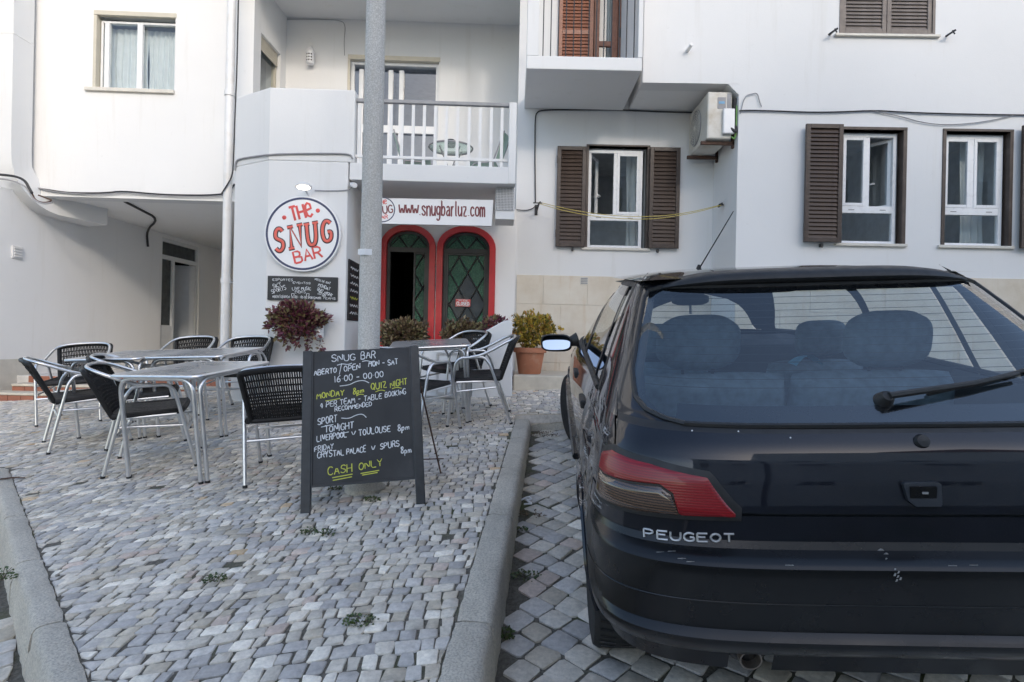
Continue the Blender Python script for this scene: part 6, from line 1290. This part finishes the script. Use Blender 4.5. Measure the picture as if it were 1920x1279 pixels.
# flanks with wheel arches
def zlo(y):
    for yc_ in (0, 2.58):
        r_ = .335
        if abs(y - yc_) < r_: return .29 + math.sqrt(r_ * r_ - (y - yc_) ** 2)
    return .24
def flank(name, y0, y1, z1, sg, n=24, m=None, z0=None):
    mb = MB(); nz = 16
    for i in range(n + 1):
        y = y0 + (y1 - y0) * i / n; zl_ = zlo(y) if z0 is None else z0
        for j in range(nz + 1):
            z = zl_ + (z1 - zl_) * j / nz; p = S(sg * qy(y, z), z); mb.v.append(tuple(dent(p)))
    mb.f = [(i * (nz + 1) + j, i * (nz + 1) + j + 1, (i + 1) * (nz + 1) + j + 1, (i + 1) * (nz + 1) + j) for i in range(n) for j in range(nz)]
    return mb.build(name, m or M['paint'], car, smooth=True, sharp=28)
for sg in (-1, 1):
    flank('quarter_panel', yA, .30, .699, sg, 30)
    d_ = flank('rear_door', .305, 1.02, .965, sg, 16); mb = MB(); p = S(sg * qy(.45, .83), .83); mb.box(p.x - .012, p.x + .014, p.y - .08, p.y + .08, p.z - .018, p.z + .018); mb.build('handle', M['trim'], d_, bevel=.006)
    d_ = flank('front_door', 1.027, 2.06, .965, sg, 20); mb = MB(); p = S(sg * qy(1.18, .83), .83); mb.box(p.x - .012, p.x + .014, p.y - .08, p.y + .08, p.z - .018, p.z + .018); mb.build('handle', M['trim'], d_, bevel=.006)
    flank('front_wing', 2.067, 2.95, .78, sg, 34)
    mb = MB(); mb.tube([S(sg * qy(y, .60), .60, .004) for y in np.linspace(.36, 2.2, 30)], .016, 6); mb.build('side_moulding', M['bumper'], car, smooth=True)
    mb = MB(); mb.tube([S(sg * qy(y, .968), .968, .001) for y in np.linspace(.08, 2.05, 30)], .011, 6); mb.build('waist_strip', M['trim'], car, smooth=True)
    for yc_ in (0, 2.58):
        mb = MB(); mb.tube([S(sg * qy(yc_ + .338 * math.cos(a), .29 + .338 * math.sin(a)), .29 + .338 * math.sin(a), .002) for a in np.linspace(.05, PI - .05, 30)], .010, 6); mb.build('arch_lip', M['paint'], car, smooth=True)
    # wheel wells
    for yc_ in (0, 2.58):
        mb = MB(); mb.grid(lambda u, v: (sg * (.80 - .28 * v), yc_ + .33 * math.cos(PI * u), .29 + .33 * math.sin(PI * u)), 16, 1); mb.build('wheel_well', M['cabin'], car, smooth=True)
# nose
panel('bonnet', M['paint'], 0, 0, lambda z: -2.35, lambda z: 2.35, 0, 0, zs=[.75, .76]) if False else None
mb = MB(); nn = 24
zz = [.30, .45, .60, .68, .74, .78, .80, .83, .86, .89, .91, .93, .95, .965]
for z in zz:
    a = qy(2.95, z) if z < .785 else qy(2.068, z)
    for i in range(2 * nn + 1): mb.v.append(tuple(S((a + (3 - a) * i / nn) if i <= nn else -(a + (3 - a) * (2 * nn - i) / nn), z)))
k = 2 * nn + 1; mb.f = [(j * k + i, j * k + i + 1, (j + 1) * k + i + 1, (j + 1) * k + i) for j in range(len(zz) - 1) for i in range(2 * nn)]; mb.build('bonnet', M['paint'], car, smooth=True, sharp=40)
# roof and greenhouse
def roof(u, v):
    z0_ = 1.368; y0 = YR(z0_); y1 = 1.30; x = (2 * u - 1); y = y0 + (y1 - y0) * v; hw = .612 - .03 * max(0, v - .6)
    bow = .05 * (1 - x * x) * (1 - v) * (-1); rise = .040 * (1 - abs(x) ** 2.5) * min(1, .25 + v * 3) * (1 - max(0, v - .75) * 1.8)
    return (x * hw, y + bow * .6 + (.05 * x * x * (1 - v)), 1.372 + rise)
mb = MB(); mb.grid(roof, 30, 30); rf = mb.build('roof', M['paint'], car, smooth=True)
# rear spoiler lip
mb = MB(); nS = 40; prof = [(-.0, -.012), (-.035, -.010), (-.048, .004), (-.040, .022), (-.01, .034), (.06, .040), (.10, .030)]
for i in range(nS + 1):
    x = (2 * i / nS - 1); xx = x * .535; fall = .022 * abs(x) ** 4; base = Vector((xx, S(qx(xx, 1.36), 1.36).y + .004, 1.366 - fall))
    for dy, dz in prof: mb.v.append((base.x, base.y + dy, base.z + dz * (1 - .75 * abs(x) ** 6)))
k = len(prof); mb.f = [(i * k + j, (i + 1) * k + j, (i + 1) * k + j + 1, i * k + j + 1) for i in range(nS) for j in range(k - 1)]; mb.build('rear_spoiler', M['trim'], car, smooth=True, sharp=60)
yAp = I_([.968, 1.355], [2.02, 1.30]); yQ = I_([.968, 1.355], [.30, .40])
for sg in (-1, 1):
    def sidepatch(name, ylo, yhi, m, off, z0=.975, z1=1.35, nu=12, nv=10, par=None):
        lo = lambda z: qy(ylo(z), z); hi = lambda z: qy(yhi(z), z)
        return panel(name, m, z0, z1, lo if sg > 0 else (lambda z: -hi(z)), hi if sg > 0 else (lambda z: -lo(z)), nu, nv, off, par)
    sidepatch('quarter_window', lambda z: yC(z) + .02, lambda z: max(yQ(z) - .02, yC(z) + .03), M['cglass'], -.004, z1=1.33)
    sidepatch('rear_door_window', lambda z: yQ(z) + .02, lambda z: .985, M['cglass'], -.004)
    sidepatch('front_door_window', lambda z: 1.065, lambda z: yAp(z) - .03, M['cglass'], -.004)
    sidepatch('door_pillar', lambda z: .985, lambda z: 1.065, M['trim'], 0, z0=.968, z1=1.37, nu=3)
    sidepatch('window_divider', lambda z: yQ(z) - .02, lambda z: yQ(z) + .02, M['trim'], .001, z0=.968, z1=1.36, nu=2)
    sidepatch('c_pillar_edge', lambda z: yC(z) - .03, lambda z: yC(z) + .02, M['trim'], .001, z0=.968, z1=1.36, nu=2)
    sidepatch('a_pillar', lambda z: yAp(z) - .03, lambda z: yAp(z) + .06, M['paint'], .001, z0=.966, z1=1.37, nu=3)
    sidepatch('window_top_frame', lambda z: .02, lambda z: 1.30, M['trim'], .001, z0=1.345, z1=1.376, nu=24, nv=2)
lo = lambda z: qy(yAp(z) + .06, z)
mb = MB(); Z = [.972 + (1.362 - .972) * j / 10 for j in range(11)]
for z in Z:
    a = lo(z)
    for i in range(41): t_ = i / 40; mb.v.append(tuple(S((a + (3 - a) * t_ * 2) if t_ <= .5 else -(a + (3 - a) * (1 - t_) * 2), z)))
mb.f = [(j * 41 + i, j * 41 + i + 1, (j + 1) * 41 + i + 1, (j + 1) * 41 + i) for j in range(10) for i in range(40)]; ws_ = mb.build('windscreen', M['cglass'], car, smooth=True)
mb = MB(); mb.tube([S(q_, 1.365) for q_ in list(np.linspace(lo(1.365), 3, 14)) + list(np.linspace(-3, -lo(1.365), 14))], .02, 6); mb.build('windscreen_header', M['trim'], car, smooth=True)
mb = MB(); mb.tube([(-.45, 1.98, 1.0), (.0, 2.03, 1.005), (.35, 2.0, .995)], .008, 5); mb.build('front_wiper', M['trim'], car)
# tail lamps
def lamp(sg):
    def patch(name, m, qa, qb, zb_f, zt_f, off, nu, nv, parent=None):
        mb = MB()
        for j in range(nv + 1):
            for i in range(nu + 1):
                t_ = i / nu; q_ = qa + (qb - qa) * t_; z = zb_f(t_) + (zt_f(t_) - zb_f(t_)) * j / nv; bulge = off * (1 if 0 < i < nu and 0 < j < nv else .55); mb.v.append(tuple(S(sg * q_, z, bulge)))
        mb.f = [(j * (nu + 1) + i, j * (nu + 1) + i + 1, (j + 1) * (nu + 1) + i + 1, (j + 1) * (nu + 1) + i) for j in range(nv) for i in range(nu)]
        return mb.build(name, m, parent or car, smooth=True, sharp=60)
    q0, q1, q2 = qx(.470, .77), qx(.536, .865), qy(-.43, .82); tb_ = (q1 - q0) / (q2 - q0)
    top = I_([0, tb_, .45, .85, 1], [.772, .862, .884, .892, .872]); bot = I_([0, .9, 1], [.764, .752, .762]); tq = lambda x_: (qx(x_, .80) - q0) / (q2 - q0)
    fr_ = patch('tail_lamp', M['trim'], q0 - .012, q2 + .015, lambda t_: bot(t_) - .012, lambda t_: top(t_) + .014, .006, 40, 8)
    tm = tq(.607)                                                # where the smoked lens begins at the bottom edge
    mid = I_([0, tm - .10, tm, tm + .06, tm + .16, 1], [0, 0, .0, .62, .72, .80]); div = lambda t_: bot(t_) + (.862 - .768) * 0 + (I_([0, tm, tq(.623), tq(.662), 1], [0, 0, .050, .074, .066])(t_))
    patch('red_lens', M['red_lens'], q0, q2, lambda t_: max(bot(t_), div(t_) + (.003 if t_ > tm else 0)), top, .013, 60, 10, fr_)
    sh = lambda t_: tm + (1 - tm) * t_
    patch('smoked_lens', M['smoke_lens'], q0 + (q2 - q0) * tm, q2, lambda t_: bot(sh(t_)), lambda t_: max(bot(sh(t_)) + .002, div(sh(t_)) - .003), .012, 30, 8, fr_)
lamp(-1); lamp(1)
# badge, lock, washer, wiper, scuffs, exhaust
mb = MB(); st_, w_t = text_strokes('PEUGEOT', G, .95, .32)
xa_, xb_, zb0, hh = -.702, -.476, .690, .0200
for pl_ in st_:
    P = []
    for a, b_ in pl_:
        x = xa_ + (xb_ - xa_) * a / w_t; z = zb0 + .008 * a / w_t + hh * b_; P.append(S(-qx(x, z), z, .003))
    for p0, p1 in zip(P[:-1], P[1:]): mb.tube([p0, p1], .0030, 6)
mb.build('badge', M['chrome_text'], car, smooth=True)
mb = MB(); mb.add([tuple(S(0, z) + Vector((x - .01, -.006, 0))) for x, z in ((-.042, .855), (.040, .855), (.046, .85), (.046, .80), (.042, .795), (-.018, .795), (-.036, .81), (-.046, .85))], [tuple(range(8))]); 
for i in range(8): pass
lk_ = mb.build('lock_plate', mat('lock_plate_paint', (.03, .034, .042), .4), car); sol = lk_.modifiers.new('thick', 'SOLIDIFY'); sol.thickness = .012; sol.offset = 0
mb = MB(); p = S(0, .832); mb.box(-.042, .022, p.y - .0155, p.y - .004, .817, .847); mb.build('lock_recess', M['frit'], car); mb = MB(); mb.box(-.014, .0, p.y - .018, p.y - .015, .829, .834); mb.build('lock_slot', M['chrome_text'], car)
mb = MB(); p = S(.03, .945); mb.lathe([(.0, .012), (.016, .010), (.02, 0)], 14, Matrix.Translation(S(qx(.02, .945), .945)) @ Matrix.Rotation(math.radians(62), 4, 'X')); mb.build('washer_plug', M['trim'], car, smooth=True)
wp = S(-qx(.02, 1.035), 1.035, .012); we = S(qx(.52, 1.115), 1.115, .028); wm = S(qx(.22, 1.07), 1.07, .035)
mb = MB(); mb.lathe([(.0, .026), (.015, .023), (.021, .01), (.027, -.01)], 18, Matrix.Translation(wp) @ Matrix.Rotation(math.radians(50), 4, 'X')); wpr = mb.build('rear_wiper', M['trim'], car, smooth=True)
mb = MB(); mb.tube([wp + Vector((0, -.02, .015)), wm, S(qx(.36, 1.09), 1.09, .035)], [.010, .009, .006], 8); mb.build('wiper_arm', M['trim'], wpr, smooth=True)
mb = MB(); mb.tube([S(qx(x, 1.03 + .155 * (x)), 1.03 + .155 * (x), .014) for x in np.linspace(.10, .56, 14)], .006, 6); mb.build('wiper_blade', M['rubber'], wpr, smooth=True)
mb = MB()
for i in range(9):
    z = .685 - i * .0055 - (i > 2) * .008; x = -.115 + .006 * math.sin(i * 2.1) + .002 * i
    p = S(qx(x, z) * (-1 if x < 0 else 1), z, .0012); mb.add([p + Vector((dx, 0, dz)) for dx, dz in ((-.004 - .007 * (i < 2), -.0035), (.001 + .008 * (i < 2), -.002 - .002 * (i % 2)), (.003, .003), (-.001, .0045))], [(0, 1, 2, 3)])
for x, z in ((.03, .668), (.08, .6685), (-.67, .672), (-.60, .664), (-.36, .666), (-.64, .675), (-.62, .668)):
    p = S(qx(x, z) * (-1 if x < 0 else 1), z, .0014); mb.add([p + Vector((dx, 0, dz)) for dx, dz in ((-.010, -.0012), (.012, -.0012), (.011, .0012), (-.009, .0012))], [(0, 1, 2, 3)])
mb.build('paint_scuff', M['chrome_text'], car)
for x, z in ((-.56, .966), (-.31, .955), (-.44, .968)):
    p = S(-qx(x, z), z, .0015); mb = MB(); mb.lathe([(0, .001), (.0026, .0), (0, -.001)], 5, Matrix.Translation(p) @ Matrix.Rotation(PI / 2.6, 4, 'X')); mb.build('bird_dropping', M['sign_white'], car)
mb = MB(); M4 = Matrix.Translation((-.42, -.60, .355)) @ Matrix.Rotation(math.radians(-82), 4, 'X'); mb.lathe([(.026, .25), (.030, .02), (.030, -.09), (.026, -.09), (.024, .0)], 20, Matrix.Translation((-.425, -.56, .366)) @ Matrix.Rotation(math.radians(-84), 4, 'X')); mb.build('exhaust', mat('sooty_steel', (.26, .22, .19), .4, .7, var=.35, scale=12), car, smooth=True)
mb = MB(); mb.lathe([(.055, -.05), (.062, -.02), (.062, .0), (.05, .01)], 20, Matrix.Translation((-.425, -.61, .385)) @ Matrix.Rotation(math.radians(90), 4, 'X')); mb.build('exhaust_cutout', M['frit'], car, smooth=True)
# mirrors, aerial
for sg in (-1, 1):
    mb = MB(); c_ = Vector((sg * .925, 1.77, .935)); nS = 20
    for k, (yy, sc2) in enumerate(((-.035, .93), (-.03, 1.0), (.02, .98), (.07, .75), (.09, .3))):
        for i in range(nS): a = 2 * PI * i / nS; mb.v.append((c_.x + .105 * sc2 * spow(math.cos(a), .6), c_.y + yy, c_.z + .058 * sc2 * spow(math.sin(a), .6) + .004 * math.cos(a) * sg))
    mb.f = [(k * nS + i, k * nS + (i + 1) % nS, (k + 1) * nS + (i + 1) % nS, (k + 1) * nS + i) for k in range(4) for i in range(nS)] + [tuple(range(4 * nS, 5 * nS))]
    mo = mb.build('door_mirror', M['trim'], car, smooth=True, sharp=50)
    Rm = Matrix.Rotation(math.radians(-30), 3, 'X')
    mb = MB(); mb.add([c_ + Vector((0, -.022, 0)) + Rm @ Vector((.093 * spow(math.cos(2 * PI * i / nS), .6), 0, .050 * spow(math.sin(2 * PI * i / nS), .6))) for i in range(nS)], [tuple(range(nS))])
    mm, nt, b = newmat('mirror_silver'); b.inputs['Metallic'].default_value = 1; b.inputs['Roughness'].default_value = .02; b.inputs['Base Color'].default_value = (.55, .62, .70, 1); g_ = mb.build('mirror_glass', mm, mo)
    g_.location = (0, 0, 0)
    mb = MB(); mb.tube([(sg * .78, 1.80, .95), (sg * .84, 1.79, .935)], [.05, .03], 10); mb.build('mirror_arm', M['trim'], mo, smooth=True)
mb = MB(); mb.tube([(-.17, 1.0, 1.405), (-.08, .72, 1.675)], [.004, .002], 6); mb.lathe([(.02, 0), (.012, .015), (.005, .03)], 10, Matrix.Translation((-.17, 1.0, 1.40))); mb.build('aerial', M['rubber'], car)
# wheels
def wheel(x, y, sg, steer, name='wheel'):
    Mw = Matrix.Translation((x, y, .29)) @ Matrix.Rotation(math.radians(steer), 4, 'Z') @ Matrix.Rotation(sg * PI / 2, 4, 'Y')
    mb = MB(); mb.lathe([(.19, -.085), (.25, -.09), (.28, -.085), (.289, -.07), (.291, 0), (.289, .07), (.28, .085), (.25, .09), (.19, .085)], 40, Mw); w_ = mb.build(name, M['tyre'], car, smooth=True)
    mb = MB(); mb.lathe([(.0, .075), (.06, .08), (.075, .068), (.15, .060), (.178, .082), (.192, .078), (.192, .05)], 32, Mw); mb.build('hubcap', M['rim'], w_, smooth=True)
    mb = MB()
    for k in range(8):
        a = k * PI / 4; R4 = Matrix.Rotation(a, 4, 'Z'); vs = [(.09, -.018, .079), (.15, -.026, .0725), (.15, .026, .0725), (.09, .018, .079)]; mb.add([Mw @ (R4 @ Vector(v)) for v in vs], [(0, 1, 2, 3)])
    mb.build('hubcap_slot', M['frit'], w_)
    mb = MB()
    for k in range(48):
        a = k * 2 * PI / 48
        for s2 in (-1, 1): mb.add([Mw @ Vector((.2925 * math.cos(a + da), .2925 * math.sin(a + da), s2 * zz_)) for da, zz_ in ((0, .01), (.05, .066), (.085, .066), (.035, .01))], [(0, 1, 2, 3)])
    mb.build('tread', M['frit'], w_)
wheel(-.735, 0, -1, 0); wheel(.735, 0, 1, 0); wheel(-.735, 2.58, -1, 17); wheel(.735, 2.58, 1, 17)
# cabin
mb = MB(); mb.box(-.68, .68, -.45, 2.6, .24, .30); mb.build('floor_pan', M['cabin'], car)
for sg in (-1, 1):
    mb = MB(); n = 40
    for i in range(n + 1):
        y = -.30 + 2.3 * i / n
        for z in (.30, .60, .96): p = S(sg * qy(y, z), z, -.03); mb.v.append(tuple(p) if abs(y) > .36 or z > .61 else (sg * min(abs(p.x), .5), p.y, z))
    mb.f = [(i * 3 + j, i * 3 + j + 1, i * 3 + j + 4, i * 3 + j + 3) for i in range(n) for j in range(2)]; mb.build('door_card', M['cabin'], car)
panel('tailgate_lining', M['cabin'], .40, .985, lambda z: -.86, lambda z: .86, 40, 8, off=-.035)
mb = MB(); mb.grid(lambda u, v: (lambda p: (p[0] * .97, p[1], p[2] - .022))(roof(u, .03 + .94 * v)), 10, 10); mb.build('headlining', mat('headlining', (.35, .35, .34), .9), car, smooth=True)
def cushion(mb, x0, x1, y0, y1, z0, z1, lean=0, r=.05, bow=.02):
    n = 10; m_ = 8
    def rr(u, v, s):                                       # rounded slab, u across, v up, s = front(+1)/back(-1)
        a_, c_ = 2 * u - 1, 2 * v - 1; kk = min(.42, 1.6 * r / min(x1 - x0, z1 - z0) * .6)
        x = (x0 + x1) / 2 + (x1 - x0) / 2 * a_ * math.sqrt(1 - kk * c_ ** 4); z = (z0 + z1) / 2 + (z1 - z0) / 2 * c_ * math.sqrt(1 - kk * a_ ** 4); ed = min(1, min(u, 1 - u) * (x1 - x0) / r) ; ed2 = min(1, min(v, 1 - v) * (z1 - z0) / r); th = (y1 - y0) / 2 * math.sqrt(max(0, 1 - (1 - ed) ** 2)) * math.sqrt(max(0, 1 - (1 - ed2) ** 2))
        return (x, (y0 + y1) / 2 + s * th - lean * (z - z0), z)
    mb.grid(lambda u, v: rr(u, v, -1), 2 * n, 2 * m_); mb.grid(lambda u, v: rr(1 - u, v, 1), 2 * n, 2 * m_)
rsb = MB(); cushion(rsb, -.63, -.005, .22, .40, .36, .990, .12); cushion(rsb, .005, .63, .22, .40, .36, .990, .12); rsb.build('rear_seat', M['seat'], car, smooth=True, sharp=70)
for x in (-.36, .37):
    mb = MB(); cushion(mb, x - .168, x + .168, .17, .29, 1.0, 1.228, .06, .10); h_ = mb.build('headrest', M['seat'], car, smooth=True, sharp=70)
    mb = MB(); [mb.tube([(x + dx, .24, .96), (x + dx, .22, 1.02)], .007, 6) for dx in (-.06, .06)]; mb.build('headrest_post', M['trim'], h_)
for x in (-.38, .40):
    mb = MB(); cushion(mb, x - .25, x + .25, .95, 1.10, .38, .93, .22, .07); mb.grid(lambda u, v: (x - .25 + .5 * u, 1.05 + .5 * v, .42 + .03 * math.sin(PI * u)), 6, 6); mb.build('front_seat', M['seat'], car, smooth=True, sharp=70)
    mb = MB(); cushion(mb, x - .125, x + .125, .82, .92, .95, 1.135, .1, .06); mb.build('headrest', M['seat'], car, smooth=True, sharp=70)
mb = MB(); mb.grid(lambda u, v: (-.72 + 1.44 * u, 1.72 + .5 * v, .90 + .05 * math.sin(PI * min(1, v * 1.4)) ), 12, 8); mb.grid(lambda u, v: (-.72 + 1.44 * u, 1.72, .5 + .4 * v), 4, 2); mb.build('dashboard', M['cabin'], car, smooth=True)
mb = MB(); mb.tube([(-.38 + .185 * math.cos(a), 1.52 + .07 * math.sin(a), .90 + .17 * math.sin(a)) for a in np.linspace(0, 2 * PI, 30)[:-1]], .014, 8, closed=True); mb.tube([(-.38, 1.52, .9), (-.38, 1.75, .82)], .03, 8); mb.build('steering_wheel', M['trim'], car, smooth=True)
mb = MB(); cushion(mb, -.235, -.015, 1.36, 1.40, 1.19, 1.262, 0, .03); mb.tube([(-.125, 1.40, 1.25), (-.125, 1.44, 1.32)], .01, 6); mb.build('rear_view_mirror', M['trim'], car, smooth=True, sharp=70)
mb = MB(); mb.tube([(-.125, 1.38, 1.20), (-.125, 1.37, 1.14)], .008, 6); mb.build('mirror_trinket', M['cable_grey'], car)
for x0_, x1_ in ((-.56, -.2), (.10, .46)): mb = MB(); cushion(mb, x0_, x1_, 1.27, 1.29, 1.26, 1.335, 0, .02); mb.build('sun_visor', M['cabin'], car, smooth=True, sharp=70)
mb = MB(); mb.grid(lambda u, v: (.14 + .12 * u, .50 + .1 * v, .965 + .05 * math.sin(PI * u) * (1 - .4 * v)), 8, 6); mb.build('blue_cap', mat('light_blue_cloth', (.15, .42, .62), .8), car, smooth=True)
# ------------------------------------------------------------------ houses across the street (behind the viewer, they shade the bar and mirror in the car)
def opp_house(name, lab, x0, x1, yf, h, gable=None, m=None):
    t = thing(name, lab, 'building', ((x0 + x1) / 2, yf, -1.5))
    mb = MB(); base = -3.0; mb.box(x0, x1, yf - 8, yf, base, h); mb.build('wall', m or M['opp'], t)
    if gable:
        gx0, gx1, gh = gable; mb = MB(); gm = (gx0 + gx1) / 2
        mb.add([(gx0, yf + .25, h), (gx1, yf + .25, h), (gm, yf + .25, gh), (gx0, yf - 8, h), (gx1, yf - 8, h), (gm, yf - 8, gh)], [(0, 1, 2), (3, 5, 4), (0, 2, 5, 3), (1, 4, 5, 2), (0, 3, 4, 1)]); mb.build('roof', M['tile'], t)
    else:
        mb = MB(); mb.box(x0 - .15, x1 + .15, yf - 8.1, yf + .2, h, h + .2); mb.build('roof', M['soffit'], t)
    nx = max(1, int((x1 - x0) / 2.6)); nz = int((h + 1) / 3.0)
    for i in range(nx):
        for k in range(nz):
            cx = x0 + (x1 - x0) * (i + .5) / nx; z = -.4 + k * 3.0 + .9
            mb = MB(); [mb.box(*q_) for q_ in ((cx - .5, cx + .5, yf, yf + .03, z - .06, z), (cx - .5, cx - .44, yf, yf + .03, z, z + 1.3), (cx + .44, cx + .5, yf, yf + .03, z, z + 1.3), (cx - .5, cx + .5, yf, yf + .03, z + 1.3, z + 1.36), (cx - .03, cx + .03, yf, yf + .028, z, z + 1.3))]
            w_ = mb.build('window', M['pvc'], t); mb = MB(); mb.box(cx - .44, cx + .44, yf + .002, yf + .012, z, z + 1.3); mb.build('pane', M['grey_glass'], w_)
    return t
opp_house('terraced_house', 'cream house across the street that is mirrored in the car', -2.6, 2.6, -9.5, 8.2, m=M['white'])
opp_house('gabled_house', 'gabled house across the street casting the pointed shade on the right wall', 2.9, 25, -9.5, 10.9, gable=(7.2, 12.4, 12.2), m=M['white'])
